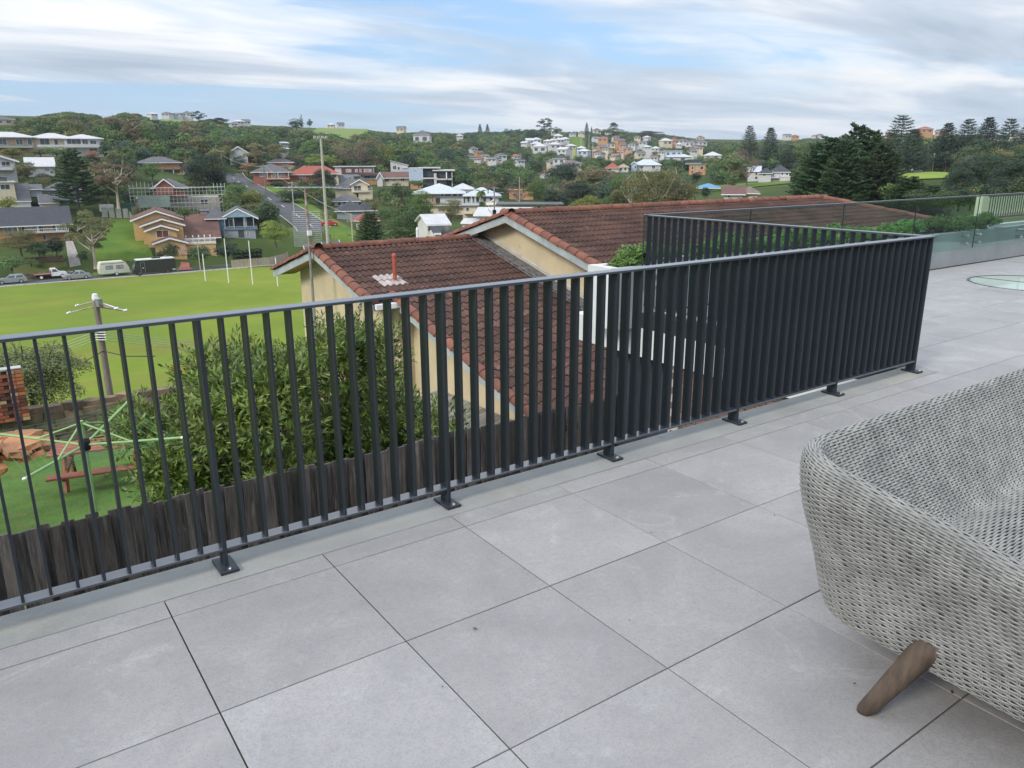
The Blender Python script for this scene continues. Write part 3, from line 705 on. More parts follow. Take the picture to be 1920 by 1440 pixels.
cells.sort(key=lambda c: (c[0]-EYE[0])**2+(c[1]-EYE[1])**2+(c[2]-EYE[2])**2)
rest = MB()
# the repaired pale tiles round the vent pipe
d_ = ray(741, 530); kk = (RL[1]-TAN*RL[0]-EYE[2]+TAN*EYE[1])/(d_[2]-TAN*d_[1]); VP = EYE+d_*kk
M_palet = mat('pale_cement_tile', (0.42, 0.37, 0.35), 0.85, (0.30, 0.26, 0.25), 5, rnd=0.1, bump=0.3)
me_p = MB().add(TV, TF).mesh('roof_tile', M_palet)
H_t = Vector((9, 12, -7))
pale = sorted(cells, key=lambda c: (c[0]+0.15-VP[0])**2*0.8+(c[1]+0.1-VP[1])**2 if c[0] < XW and c[2] < zu(c[1])-0.5 else 99)[:4]
for k, c in enumerate(cells):
    if c in pale: link('roof_tile', me_p, H, loc=Vector(c)-H_t+Vector((0, 0, 0.004)), label='pale replacement roof tile beside the vent pipe')
    elif k < 290: link('roof_tile', me_t, H, loc=Vector(c)-H_t, rot=(R(random.uniform(-.3, .3)), R(random.uniform(-.4, .4)), R(random.uniform(-.5, .5))))
    else: rest.add(TV+np.array(c)+np.array((0, 0, random.uniform(-0.002, 0.003))), TF)
lh(rest, 'distant_roof_tiles', M_rtile, kind='stuff', recalc=False)
# far slopes and sheathing (underlay just below the tiles)
sh = MB()
def quad(b, pts, th=0.05): b.slab(pts, th)
quad(sh, [(XL1+.03, YST, zl(YST)), (XW, YST, zl(YST)), (XW, RL[0], RL[1]), (XL1+.03, RL[0], RL[1])])
quad(sh, [(XL2+.03, YE, zl(YE)), (XW, YE, zl(YE)), (XW, YST, zl(YST)), (XL2+.03, YST, zl(YST))])
quad(sh, [(XL1+.03, RL[0], RL[1]), (XW, RL[0], RL[1]), (XW, YF, zl(YF)), (XL1+.03, YF, zl(YF))])
quad(sh, [(XU+.03, YE, zu(YE)), (XUE+(RU[0]-YE), YE, zu(YE)), (XUE, RU[0], RU[1]), (XU+.03, RU[0], RU[1])])
quad(sh, [(XU+.03, RU[0], RU[1]), (XUE, RU[0], RU[1]), (XUE+4.7, 18.45, zu(18.45)), (XU+.03, 18.45, zu(18.45))])
quad(sh, [(XUE+(RU[0]-YE), YE, zu(YE)), (XUE+4.7, 18.45, zu(18.45)), (XUE, RU[0], RU[1])])
lh(sh, 'roof_sheathing', mat('dark_sarking', (0.035, 0.025, 0.022), 0.9))
def cap():                                                       # half-round ridge tile along +x, length 0.40
    n = 9; vs = []
    for (x_, r_) in ((0, 0.128), (0.03, 0.130), (0.032, 0.118), (0.42, 0.108)):
        for j in range(n):
            a = math.pi*j/(n-1); vs.append((x_, -r_*1.05*math.cos(a), r_*0.95*math.sin(a)-0.02))
    f = [(k*n+j, k*n+j+1, (k+1)*n+j+1, (k+1)*n+j) for k in range(3) for j in range(n-1)]+[tuple(range(n))]
    return MB().add(vs, f).mesh('ridge_tile', M_ridge, smooth=False)
me_c = cap()
def caps(a, b, up=0.015, step=0.385, flip=False):
    a, b = Vector(a), Vector(b); d = b-a; Ln = d.length; d.normalize(); n = int(Ln/step)
    q = d.to_track_quat('X', 'Z')
    for i in range(n+1):
        o = link('ridge_tile', me_c, H, loc=a+d*(i*step)-H_t+Vector((0, 0, up+random.uniform(-.006, .006)))); o.rotation_euler = (q @ Euler((R(random.uniform(-4, 4)), 0, R(random.uniform(-1.2, 1.2)))).to_quaternion()).to_euler()
caps((XL1+.05, RL[0], RL[1]+.02), (XW-.3, RL[0], RL[1]+.02), 0.035, 0.38)
caps((XL1+.02, YST+.05, zl(YST)), (XL1+.02, RL[0]-.05, RL[1]), 0.03, 0.335)
caps((XL2+.02, YE, zl(YE)), (XL2+.02, YST, zl(YST)), 0.03, 0.335)
caps((XL1+.02, YF, zl(YF)), (XL1+.02, RL[0], RL[1]), 0.03, 0.335)
caps((XU+.05, RU[0], RU[1]+.02), (XUE, RU[0], RU[1]+.02), 0.035, 0.38)
caps((XU+.02, YE, zu(YE)), (XU+.02, RU[0]-.05, RU[1]), 0.03, 0.335)
caps((XU+.02, 18.45, zu(18.45)), (XU+.02, RU[0], RU[1]), 0.03, 0.335)
caps((XUE+6.2, RU[0]-6.2, zu(RU[0]-6.2)), (XUE, RU[0], RU[1]), 0.04, 0.38)
# barge boards, soffits, gable walls
def barge(x_, y0, y1, zf, name='barge_board', hgt=0.19):
    b = MB().prism([(y0, zf(y0)-0.005), (y1, zf(y1)-0.005), (y1, zf(y1)-hgt), (y0, zf(y0)-hgt)], 0, x_-0.03, x_); lh(b, name, M_barge)
barge(XL1, YST, RL[0], zl); barge(XL1, RL[0], YF+.02, zl); barge(XL2, YE, YST-.01, zl); barge(XU, YE, RU[0], zu); barge(XU, RU[0], 18.47, zu)
def soff(x0, x1, y0, y1, zf):
    b = MB().slab([(x0, y0, zf(y0)-0.12), (x1, y0, zf(y0)-0.12), (x1, y1, zf(y1)-0.12), (x0, y1, zf(y1)-0.12)], 0.015); lh(b, 'soffit', M_soffit)
soff(XL1+.01, XL1+0.56, YST, RL[0]-.01, zl); soff(XL1+.01, XL1+0.56, RL[0], YF, zl); soff(XL2+.01, XL2+0.5, YE, YST, zl); soff(XU+.01, XU+0.39, YE, RU[0], zu); soff(XU+.01, XU+0.39, RU[0], 18.4, zu)
w = MB()
w.prism([(12.75, -7), (17.85, -7), (17.85, zl(17.85)-.13), (RL[0], RL[1]-.13), (12.75, zl(12.75)-.13)], 0, XL1+0.50, XL1+0.70)
w.prism([(YE+.5, -7), (12.70, -7), (12.70, zl(12.7)-.13), (YE+.5, zl(YE+.5)-.13)], 0, XL2+0.45, XL2+0.65)
w.span((XL1+0.70, 12.50, -7), (XL2+0.46, 12.745, zl(12.5)-.15))
w.span((XL2+0.66, YE+.5, -7), (XUE+4, YE+.65, zl(YE+.5)-.16))
lh(w, 'wall', M_bcream)
w = MB().prism([(YE+.5, -7), (18.0, -7), (18.0, zu(18.0)-.13), (RU[0], RU[1]-.13), (YE+.5, zu(YE+.5)-.13)], 0, XW, XW+0.2)
lh(w, 'upper_gable_wall', M_bcream)
fl = MB().slab([(XW-.42, YE, zl(YE)+.062), (XW-.002, YE, zl(YE)+.082), (XW-.002, RL[0], RL[1]+.082), (XW-.42, RL[0], RL[1]+.062)], 0.012)
lh(fl, 'flashing', M_flash)
lh(MB().slab([(XW-.05, YE, zl(YE)+.16), (XW-.012, YE, zl(YE)+.20), (XW-.012, RL[0], RL[1]+.20), (XW-.05, RL[0], RL[1]+.16)], 0.012), 'wall_flashing', mat('pale_flashing', (0.42, 0.42, 0.43), 0.6, (0.3, 0.3, 0.31), 6))
lh(MB().span((XW-.44, RL[0]-.1, RL[1]+.09), (XW-.22, RL[0]+.12, RL[1]+.15)), 'ridge_flashing', mat('crumpled_tin', (0.55, 0.55, 0.55), 0.4, metal=0.3))
lh(MB().span((XL1+.03, YST-.10, zl(YST)-.10), (XL2-.01, YST+.0, zl(YST)+.01)), 'gutter', M_wpaint)
lh(MB().span((XL2, YE-.12, zl(YE)-.10), (XUE+6, YE-.02, zl(YE)-.0)), 'gutter', M_barge)
vp_ = MB().tube([(VP[0], VP[1], VP[2]-0.1), (VP[0], VP[1], VP[2]+0.60)], 0.045, 14).lathe([(0.052, 0), (0.055, 0.03), (0.045, 0.07), (0.02, 0.09)], 12, (VP[0], VP[1], VP[2]+0.57)).lathe([(0.052, 0), (0.052, 0.03)], 12, (VP[0], VP[1], VP[2]+0.2))
lh(vp_, 'vent_pipe', M_pvc)
# corrugated lean-to beside the wall
lt = thing('lean_to', 'grey corrugated lean-to roof with pale streaks beside the cream wall', 'roof', (6.4, 8.8, -6))
n = 44; xs = np.linspace(5.3, 7.5, 2); vs, f = [], []
ys = np.linspace(7.2, 11.4, 4*n+1)
for i, y in enumerate(ys):
    for x_ in xs: vs.append((x_-6.4, y-8.8, -3.15-0.16*(7.5-x_)+0.016*math.sin(i*math.pi/2)+6-0.02*(y-9)))
f = [(2*i, 2*i+1, 2*i+3, 2*i+2) for i in range(4*n)]
MB().add(vs, f).build('corrugated_sheet', mat('old_corrugated_sheet', (0.34, 0.33, 0.31), 0.7, (0.13, 0.115, 0.10), 1.3, 6, stretch=(0.5, 5, 1)), lt, recalc=False)
MB().span((-1.1, -1.6, 0), (-1.0, -1.5, 2.5)).build('post', M_fencerail, lt); MB().span((-1.1, 2.5, 0), (-1.0, 2.6, 2.4)).build('post', M_fencerail, lt)

# ---- roof aerials and dish
A = at(572, 470, 19.2)
an = thing('tall_antenna', 'tall rusty aerial mast with a ladder of thin rods at the front gable', 'antenna', (XL1-0.12, A[1], -3.2))
ax, ay = XL1-0.12, A[1]
def az(py): return float((at(572, py, math.hypot(ax-EYE[0], ay-EYE[1])))[2])
ztop, zb = az(352), -3.2
MB().tube([(0, 0, 0), (0, 0, az(462)-zb)], 0.035, 10).build('lower_mast', M_steel, an)
MB().tube([(0, 0, az(466)-zb), (0.0, 0, ztop-zb)], 0.026, 10).build('upper_mast', M_rust, an)
rv = np.array((RT[0], RT[1], 0)); rv /= np.linalg.norm(rv); fv = np.array((-rv[1], rv[0], 0))
b = MB(); zc = ztop-zb+0.0
b.tube([-rv*0.70, rv*0.86], 0.012, 6); b.v[-1] += np.array((0, 0, zc)); b.build('boom', M_steel, an)
for k in range(11):
    b = MB(); s_ = -0.66+0.148*k; ln = 0.30+0.035*k
    b.tube([rv*s_-fv*ln, rv*s_+fv*ln], 0.005, 5); b.v[-1] += np.array((0, 0, zc+0.015)); b.build('element', M_steel, an)
for k in range(18):
    z = az(462)-zb+(az(397)-az(462))*k/17; b = MB()
    b.tube([-rv*0.36+fv*0.05, rv*0.30+fv*0.05], 0.0065, 5); b.v[-1] += np.array((0, 0, z)); b.build('reflector_rod', M_steel, an)
for s_ in (-0.36, 0.30):
    b = MB(); b.tube([rv*s_+fv*0.05, rv*s_+fv*0.05+np.array((0, 0, az(397)-az(462)))], 0.006, 5); b.v[-1] += np.array((0, 0, az(462)-zb)); b.build('side_rod', M_steel, an)
MB().box((0.02, -0.02, az(437)-zb), (0.09, 0.09, 0.11)).build('junction_box', M_wpaint, an)
MB().box((0.30, 0, az(505)-zb), (0.62, 0.03, 0.03)).box((0.02, 0, az(463)-zb), (0.1, 0.1, 0.06)).build('bracket', M_steel, an)
b2x, b2y = XU+0.05, 14.35
an2 = thing('small_antenna', 'short roof aerial with small cross rods at the upper gable peak', 'antenna', (b2x, b2y, RU[1]-.2))
D2 = math.hypot(b2x-EYE[0], b2y-EYE[1]); zt = float(at(938, 351, D2)[2])-RU[1]+.2
MB().tube([(0, 0, 0), (0, 0, zt)], 0.018, 8).build('mast', M_steel, an2)
for k in range(7):
    z = zt-0.02-0.115*k; b = MB(); ln = (0.14, 0.24, 0.2, 0.24, 0.2, 0.24, 0.18)[k]
    b.tube([-rv*ln*0.45, rv*ln], 0.005, 5); b.v[-1] += np.array((0, 0, z)); b.build('element', M_steel, an2)
MB().box((0, 0, zt-0.62), (0.07, 0.07, 0.12)).build('junction_box', M_black, an2)
pts = [(0.0, 0, 0.55), (-0.16, -.05, 0.50), (-0.22, -.05, 0.33), (-0.1, -.05, 0.18), (0.05, -.06, 0.12), (0.3, -.08, 0.10)]
MB().tube(pts, 0.012, 6).build('cable', M_wpaint, an2)
dz = at(838, 437, 26.0)
ds = thing('satellite_dish', 'dark grey satellite dish rising behind the tiled ridge', 'satellite dish', (dz[0], dz[1], dz[2]-2.2))
prof = [(0.001, 0.06)]+[(0.21*k/8, 0.06-0.06*(k/8)**2) for k in range(1, 9)]
M_ = Matrix.Rotation(R(74), 4, Vector((rv[0], rv[1], 0))) @ Matrix.Rotation(R(-28), 4, 'Y')
b = MB(); n = 20; vs = []
for r_, z in prof:
    for j in range(n): vs.append(tuple(M_ @ Vector((r_*math.cos(2*math.pi*j/n), 1.12*r_*math.sin(2*math.pi*j/n), z))+Vector((0, 0, 2.2))))
b.add(vs, [(k*n+j, k*n+(j+1) % n, (k+1)*n+(j+1) % n, (k+1)*n+j) for k in range(8) for j in range(n)]); b.build('dish', mat('dish_grey', (0.055, 0.06, 0.07), 0.5), ds, smooth=True, recalc=False)
MB().tube([(0, 0.05, 0), (0, 0.05, 2.15)], 0.02, 8).build('mast', M_steel, ds)

# ---- leaf clouds (used by all plants)
def leafquads(cen, nor, size, aspect, r, long_dir=None, bend=False):
    """one quad per leaf: centres, facing normals, sizes -> vertex array (4 per leaf)"""
    k = len(cen); a = r.normal(size=(k, 3)) if long_dir is None else long_dir
    nor = nor/(np.linalg.norm(nor, axis=1)[:, None]+1e-9)
    a = a-nor*(a*nor).sum(1)[:, None]; a /= (np.linalg.norm(a, axis=1)[:, None]+1e-9); b = np.cross(nor, a)
    L_ = (size*0.5)[:, None]; W = L_*aspect
    return np.stack([cen-a*L_, cen-b*W+a*L_*0.1, cen+a*L_, cen+b*W+a*L_*0.1], 1).reshape(-1, 3)
def lobes_cloud(lobes, count, size, r, up=0.35, jit=0.75, aspect=0.7, flat=1.0):
    """leaves over the shells of ellipsoid lobes [(x,y,z,rx,ry,rz)]"""
    lb = np.array(lobes); wt = (lb[:, 3]*lb[:, 4]*lb[:, 5])**0.66; idx = r.choice(len(lb), count, p=wt/wt.sum())
    d = r.normal(size=(count, 3)); d /= np.linalg.norm(d, axis=1)[:, None]; d[:, 2] = np.where(d[:, 2] < -0.2, -d[:, 2]*0.6, d[:, 2])
    rad = 1-np.abs(r.normal(0, 0.17, count)); c = lb[idx, :3]+d*lb[idx, 3:]*rad[:, None]
    nn = d+np.array((0, 0, up))+r.normal(size=(count, 3))*jit*0.6
    return leafquads(c, nn, size*r.uniform(0.6, 1.35, count), aspect, r)

# ---- big oleander-like shrub between fence and house
def bigshrub():
    r = np.random.default_rng(11)
    c0 = np.array((3.05, 6.7, -3.6))-rv*0.50; root = thing('oleander_bush', 'large glossy long-leafed bush growing between the paling fence and the cream house', 'bush', tuple(c0))
    lobes = []
    for k in range(72):
        a = r.uniform(0, 2*math.pi); q = r.uniform(0.10, 1.0)**0.5; z = r.uniform(0.35, 2.62)
        s_ = 1.0-0.28*max(0, (z-1.5)); lobes.append((rv*math.cos(a)*2.15*q*s_+fv*math.sin(a)*1.8*q*s_, z+0.15*math.cos(a)))
    segs = MB(); cen, nor, ld = [], [], []
    for (p, z) in lobes:
        p3 = np.array((p[0], p[1], z)); base = np.array((p[0]*0.12, p[1]*0.12, 0.1)); midp = (p3+base)/2+r.normal(0, 0.12, 3)
        segs.tube([base, midp, p3], [0.022, 0.014, 0.008], 5, cap=False)
        for _ in range(84):
            d = r.normal(size=3); d /= np.linalg.norm(d); d[2] = abs(d[2])*0.8+0.15 if r.random() < 0.78 else d[2]; d /= np.linalg.norm(d)
            ln = r.uniform(0.28, 0.62); tip = p3+d*ln; start = p3+d*ln*0.25+r.normal(0, 0.03, 3)
            if tip[2] < 0.15: continue
            segs.tube([start, tip], [0.0055, 0.003], 3, cap=False)
            n = r.integers(9, 16)
            for q in range(n):
                t_ = 1-0.42*(q/n); b_ = start+(tip-start)*t_
                o = r.normal(size=3); o -= d*(o @ d); o /= np.linalg.norm(o); out = o*0.85+d*(0.75 if q < 5 else 0.45)+np.array((0, 0, 0.15)); out /= np.linalg.norm(out)
                L_ = r.uniform(0.085, 0.135); cen.append(b_+out*L_*0.5); ld.append(out); nn = np.cross(out, np.cross(d+np.array((0, 0, 0.6)), out)); nor.append(nn+r.normal(0, 0.25, 3))
    cen, nor, ld = np.array(cen), np.array(nor), np.array(ld)
    v = leafquads(cen, nor, r.uniform(0.070, 0.130, len(cen)), 0.25, r, ld)
    inner = [(p[0], p[1], z, .42, .42, .34) for (p, z) in lobes]
    v = np.vstack([v, lobes_cloud(inner, 26000, 0.075, r, up=.4, jit=1.0, aspect=.30)])
    o = link('foliage', fastmesh('foliage', v, 4, LF['oleander']), root)
    segs.build('branches', mat('pale_twig', (0.24, 0.20, 0.14), 0.8), root, recalc=False)
    fl_ = MB()
    for (px, py, dd) in ((330, 690, 8.0), (560, 800, 7.4)):
        if dd == 0: continue
        p = at(px, py, dd)-c0
        for _ in range(26):
            q = p+r.normal(0, 0.02, 3); q2 = q+r.normal(0, 0.03, 3); fl_.tube([q, q2], 0.003, 3, cap=False)
    fl_.build('red_flower', mat('dull_red_flower', (0.30, 0.05, 0.035), 0.8), root, recalc=False)
bigshrub()

# ---- hedge in the planter behind the glass
hb_mesh = []
for k in range(4):
    r = np.random.default_rng(60+k); lobes = [(r.normal(0, .13), r.normal(0, .09), 0.10+r.uniform(-.03, .12), r.uniform(.12, .2), r.uniform(.11, .17), r.uniform(.11, .16)) for _ in range(9)]
    hb_mesh.append(fastmesh('foliage', lobes_cloud(lobes, 2600, 0.052, r, up=0.7, jit=0.8, aspect=0.42), 4, LF['bright']))
stem = MB().tube([(0, 0, -0.12), (0, 0, 0.12)], 0.015, 6).mesh('stem', M_bark)
HB_L = ['small rounded green bush at the open left end of the planter']
xs = [5.19]+list(np.arange(5.46, 13.2, 0.42))
for i, x_ in enumerate(xs):
    lab = HB_L[0] if i == 0 else 'rounded bright green bush in the planter row seen through the glass panels'
    t_ = thing('planter_bush', lab, 'bush', (x_+random.uniform(-.05, .05), 3.385+random.uniform(-.02, .02), 0.43), random.uniform(0, 6), None if i == 0 else 'bushes planted in a row behind the glass')
    s_ = random.uniform(0.62, 0.9)*(0.68 if i == 0 else 1.0); t_.scale = (s_, s_, s_*random.uniform(.9, 1.15))
    link('foliage', hb_mesh[i % 4], t_); link('stem', stem, t_)
# ================================================================== TERRAIN
FZF = -18.5                                       # level of the sports field
ANC = [  # (px, py of the ground there, distance)
 (0,455,180),(130,457,178),(230,500,161),(230,413,196),(170,392,205),(340,392,203),(20,397,204),(95,400,200),(0,350,235),(60,330,240),(100,296,272),(190,292,275),(0,262,330),(160,258,340),
 (0,241,440),(150,236,440),(310,226,600),(365,228,600),(430,238,560),(330,340,238),(300,322,262),(250,292,300),(250,258,380),(400,300,330),(420,270,420),(330,480,166),(400,478,167),(262,470,170),
 (430,458,173),(490,455,176),(400,395,212),(500,470,166),(545,472,168),(600,452,178),(560,420,196),(530,390,214),(490,368,235),(455,350,256),(435,336,280),(430,318,310),(448,312,320),
 (650,432,186),(700,440,186),(618,425,192),(690,416,206),(650,374,238),(600,347,262),(520,347,256),(650,350,268),(740,350,262),(660,318,310),(600,300,370),(560,288,420),(600,264,520),(660,252,600),(690,243,700),(620,242,700),(540,262,560),
 (830,412,210),(770,440,170),(900,405,215),(800,354,256),(880,360,262),(940,360,262),(800,318,360),(800,290,480),(790,268,640),(860,262,760),(800,256,900),(900,330,380),(900,300,540),(900,272,760),(880,262,950),
 (980,387,240),(1000,355,320),(1000,322,470),(1010,300,640),(1000,280,760),(1060,300,660),(1070,262,860),(1020,252,950),(1060,250,980),(1100,330,450),(1130,320,390),(1120,285,740),(1150,254,1000),(1160,300,600),
 (1210,322,400),(1250,300,560),(1240,275,820),(1210,258,1050),(1300,327,330),(1340,300,520),(1300,278,800),(1290,262,1150),(1330,352,262),(1380,378,186),(1380,345,262),(1450,343,284),(1400,322,380),(1440,300,520),(1420,280,800),(1450,264,1400),
 (1200,400,160),(1100,392,165),(1000,398,150),(900,412,150),(1560,385,130),(1500,380,140),(1620,385,130),(1560,330,300),(1560,290,640),(1560,262,1300),(1690,345,190),(1760,345,180),(1690,330,205),(1780,330,205),(1740,323,235),(1740,316,300),(1740,285,600),(1740,258,1200),
 (1860,400,120),(1920,400,115),(1860,360,170),(1900,330,240),(1900,290,500),(1900,258,1100),
]
pts = [at(*a) for a in ANC]
for X in (-60, -30, -8, 8, 24):
    for (Y, z) in ((20.5, -5.9), (26, -9.6), (33, -12.6), (40, -15.0), (50, -18.5)):
        if X < 10 or Y > 26: pts.append(np.array((X, Y, z)))
for X in (-60, -20, 5, 30, 60):
    for Y in (3, -12): pts.append(np.array((X, Y, -3.3)))
for X in (12, 30): pts.append(np.array((X, 19, -7.2)))
for (X, Y, z) in ((45, 30, -11), (45, 60, -17), (60, 20, -6), (90, 30, -7), (-120, 60, -18.5), (-120, 160, -18.5), (-150, 300, 8), (-400, 500, 30), (-200, 900, 40), (500, -100, -2), (900, -200, 5), (0, -300, -4), (-300, -100, -10),
                  (200, 1500, 45), (900, 1300, 35), (1400, 500, 25), (1500, 0, 10)): pts.append(np.array((X, Y, z)))
AP = np.array(pts)
for X in range(-140, 80, 20):
    for Y in (60, 100, 140, 156): AP = np.vstack([AP, (X, Y, FZF)])
_D = np.linalg.norm(AP[:, None, :2]-AP[None, :, :2], axis=2); n_ = len(AP)
_K = np.zeros((n_+1, n_+1)); _K[:n_, :n_] = _D+np.eye(n_)*(-1.2); _K[:n_, n_] = 1; _K[n_, :n_] = 1
_W = np.linalg.solve(_K, np.r_[AP[:, 2], 0])
def sstep(a, b, x): t = np.clip((x-a)/(b-a), 0, 1); return t*t*(3-2*t)
def H(x, y):
    x = np.atleast_1d(np.asarray(x, float)); y = np.atleast_1d(np.asarray(y, float))
    z = np.sqrt((x[:, None]-AP[None, :, 0])**2+(y[:, None]-AP[None, :, 1])**2) @ _W[:n_]+_W[n_]
    z = np.clip(z, -21, 75)
    f = sstep(-170, -150, x)*(1-sstep(66, 78, x))*sstep(47, 53, y)*(1-sstep(161.5, 165.5, y)); z = z*(1-f)+FZF*f
    n = sstep(-60, -40, x)*(1-sstep(19.0, 20.2, y))*sstep(1.0, 3.0, y)*(1-sstep(10, 14, x)); z = z*(1-n)+(-3.15-(np.clip(y, 3.6, 30)-3.6)*0.1335)*n
    z = np.where(y < 3.5, np.minimum(z, -3.3), z)
    return z
def Hs(x, y): return float(H(x, y)[0])
def on(px, py, D, dz=0.0):
    p = at(px, py, D); return np.array((p[0], p[1], Hs(p[0], p[1])+dz))

def groundmat():
    m = bpy.data.materials.new('grassy_ground'); m.use_nodes = True; t = m.node_tree; b = t.nodes['Principled BSDF']
    g = N(t, 'ShaderNodeNewGeometry').outputs['Position']
    n1 = noise(t, g, 0.018, 6, 0.6); n2 = noise(t, g, 0.35, 6, 0.65); n3 = noise(t, g, 9, 4, 0.7)
    c = ramp(t, n1, [(0.35, (0.030, 0.050, 0.018)), (0.5, (0.052, 0.080, 0.022)), (0.65, (0.085, 0.110, 0.032))])
    c = mixc(t, mth(t, 'MULTIPLY', ramp(t, n2, [(0.45, (0, 0, 0)), (0.7, (1, 1, 1))]), 0.5), c, (0.055, 0.075, 0.028))
    c = mixc(t, mth(t, 'MULTIPLY', n3, 0.35), c, (0.035, 0.05, 0.018))
    L(t, c, b.inputs['Base Color']); b.inputs['Roughness'].default_value = 0.95; b.inputs['Specular IOR Level'].default_value = 0.1
    bn = N(t, 'ShaderNodeBump'); bn.inputs['Strength'].default_value = 0.8; bn.inputs['Distance'].default_value = 0.05; L(t, n3, bn.inputs['Height']); L(t, bn.outputs[0], b.inputs['Normal'])
    return m
rad = np.r_[np.array([0.01, 2, 4, 5.5, 6.3]), np.arange(7, 60, 1.1), np.geomspace(60, 1300, 150), [1600, 2100, 3000, 4500, 7000]]
c_ang = math.atan2(FW[1], FW[0])
ang = np.r_[np.linspace(c_ang-R(44), c_ang+R(44), 230), np.linspace(c_ang+R(46), c_ang+R(314), 60)]
gx = EYE[0]+rad[:, None]*np.cos(ang)[None, :]; gy = EYE[1]+rad[:, None]*np.sin(ang)[None, :]
gz = np.concatenate([H(gx[i], gy[i]) for i in range(len(rad))]).reshape(gx.shape)
farz = sstep(1000, 1500, rad)[:, None]; gz = gz*(1-farz)+18*farz
na = len(ang); V = np.stack([gx, gy, gz], -1).reshape(-1, 3)
F = [(i*na+j, i*na+(j+1) % na, (i+1)*na+(j+1) % na, (i+1)*na+j) for i in range(len(rad)-1) for j in range(na)]
gm = MB().add(V, F).mesh('ground', groundmat(), True); link('ground', gm, kind='structure')

# sports field sheet
def fieldmat():
    m = bpy.data.materials.new('mown_field_grass'); m.use_nodes = True; t = m.node_tree; b = t.nodes['Principled BSDF']
    g = N(t, 'ShaderNodeNewGeometry').outputs['Position']
    n1 = noise(t, g, 0.03, 5, 0.6, 0.5); n2 = noise(t, g, 0.16, 7, 0.65, 0.6); n3 = noise(t, g, 5, 4, 0.7)
    mp = N(t, 'ShaderNodeMapping'); mp.inputs['Scale'].default_value = (0.25, 1, 1); mp.inputs['Rotation'].default_value = (0, 0, R(-14)); L(t, g, mp.inputs[0]); n4 = noise(t, mp.outputs[0], 0.11, 5, 0.6, 0.4)
    c = ramp(t, n1, [(0.32, (0.115, 0.175, 0.028)), (0.5, (0.165, 0.220, 0.032)), (0.68, (0.240, 0.260, 0.044))])
    c = mixc(t, mth(t, 'MULTIPLY', ramp(t, n2, [(0.46, (0, 0, 0)), (0.66, (1, 1, 1))]), 0.5), c, (0.115, 0.185, 0.02))
    c = mixc(t, mth(t, 'MULTIPLY', ramp(t, n4, [(0.53, (0, 0, 0)), (0.64, (1, 1, 1))]), 0.62), c, (0.195, 0.150, 0.050))
    c = mixc(t, mth(t, 'MULTIPLY', n3, 0.3), c, (0.09, 0.13, 0.015))
    L(t, c, b.inputs['Base Color']); b.inputs['Roughness'].default_value = 0.95; b.inputs['Specular IOR Level'].default_value = 0.1
    return m
v, f = [], []
xs, ys = np.arange(-150, 66.1, 6), np.linspace(52.5, 151.4, 18)
for y in ys:
    for x in xs: v.append((x, y, FZF+0.05+0.05*math.sin(x*.13)*math.sin(y*.09)))
nx = len(xs); f = [(i*nx+j, i*nx+j+1, (i+1)*nx+j+1, (i+1)*nx+j) for i in range(len(ys)-1) for j in range(nx-1)]
MB().add(v, f).build('sports_field', fieldmat(), kind='structure', recalc=False)
MB().span((-150, 151.42, FZF-0.2), (66, 151.66, FZF+0.22)).build('field_kerb', mat('white_kerb', (0.62, 0.62, 0.60), 0.8), kind='structure')
# lower road
def ribbon(name, cl, w, m, dz=0.06, kind='structure', dens=4.0, parent=None):
    cl = np.array(cl, float); sg = np.r_[0, np.cumsum(np.linalg.norm(np.diff(cl, axis=0), axis=1))]; n = max(2, int(sg[-1]/dens))
    s_ = np.linspace(0, sg[-1], n); P = np.stack([np.interp(s_, sg, cl[:, 0]), np.interp(s_, sg, cl[:, 1])], 1)
    for _ in range(8): P[1:-1] = (P[:-2]+2*P[1:-1]+P[2:])/4
    T_ = np.gradient(P, axis=0); T_ /= np.linalg.norm(T_, axis=1)[:, None]; Nn = np.stack([-T_[:, 1], T_[:, 0]], 1)
    us = np.linspace(-w/2, w/2, 5); vs = []
    hc = H(P[:, 0], P[:, 1])
    for k in range(4): hc[1:-1] = (hc[:-2]+2*hc[1:-1]+hc[2:])/4
    for u in us:
        q = P+Nn*u; hz = np.maximum(H(q[:, 0], q[:, 1])*0.5+hc*0.5, hc-0.3); vs.append(np.column_stack([q, hz+dz]))
    V = np.stack(vs, 1).reshape(-1, 3); f = [(i*5+j, i*5+j+1, (i+1)*5+j+1, (i+1)*5+j) for i in range(n-1) for j in range(4)]
    o = MB().add(V, f).build(name, m, parent, kind=kind, recalc=False); return o, P, Nn, hc
MB().add([(-150, 151.68, FZF+.10), (110, 151.68, FZF+.10), (110, 158.6, FZF+.10), (-150, 158.6, FZF+.10)], [(0, 1, 2, 3)]).build('lower_road', M_asph, kind='structure', recalc=False)
hill = [at(620, 490, 158)[:2], at(606, 455, 178)[:2], at(590, 430, 192)[:2], at(553, 400, 207)[:2], at(520, 380, 222)[:2], at(488, 366, 237)[:2], at(460, 353, 254)[:2], at(440, 341, 272)[:2], at(432, 333, 292)[:2]]
ho, hP, hN, hh = ribbon('hill_road', hill, 7.6, M_asph, 0.20)
dash = MB()
for i in range(2, len(hP)-2, 3):
    a, b = hP[i], hP[i]+(hP[i+1]-hP[i])*0.8; nn = hN[i]*0.10
    dash.add([(a[0]-nn[0], a[1]-nn[1], hh[i]+.24), (a[0]+nn[0], a[1]+nn[1], hh[i]+.24), (b[0]+nn[0], b[1]+nn[1], hh[i+1]+.24), (b[0]-nn[0], b[1]-nn[1], hh[i+1]+.24)], [(0, 1, 2, 3)])
dash.build('centre_line', M_line, ho, recalc=False)
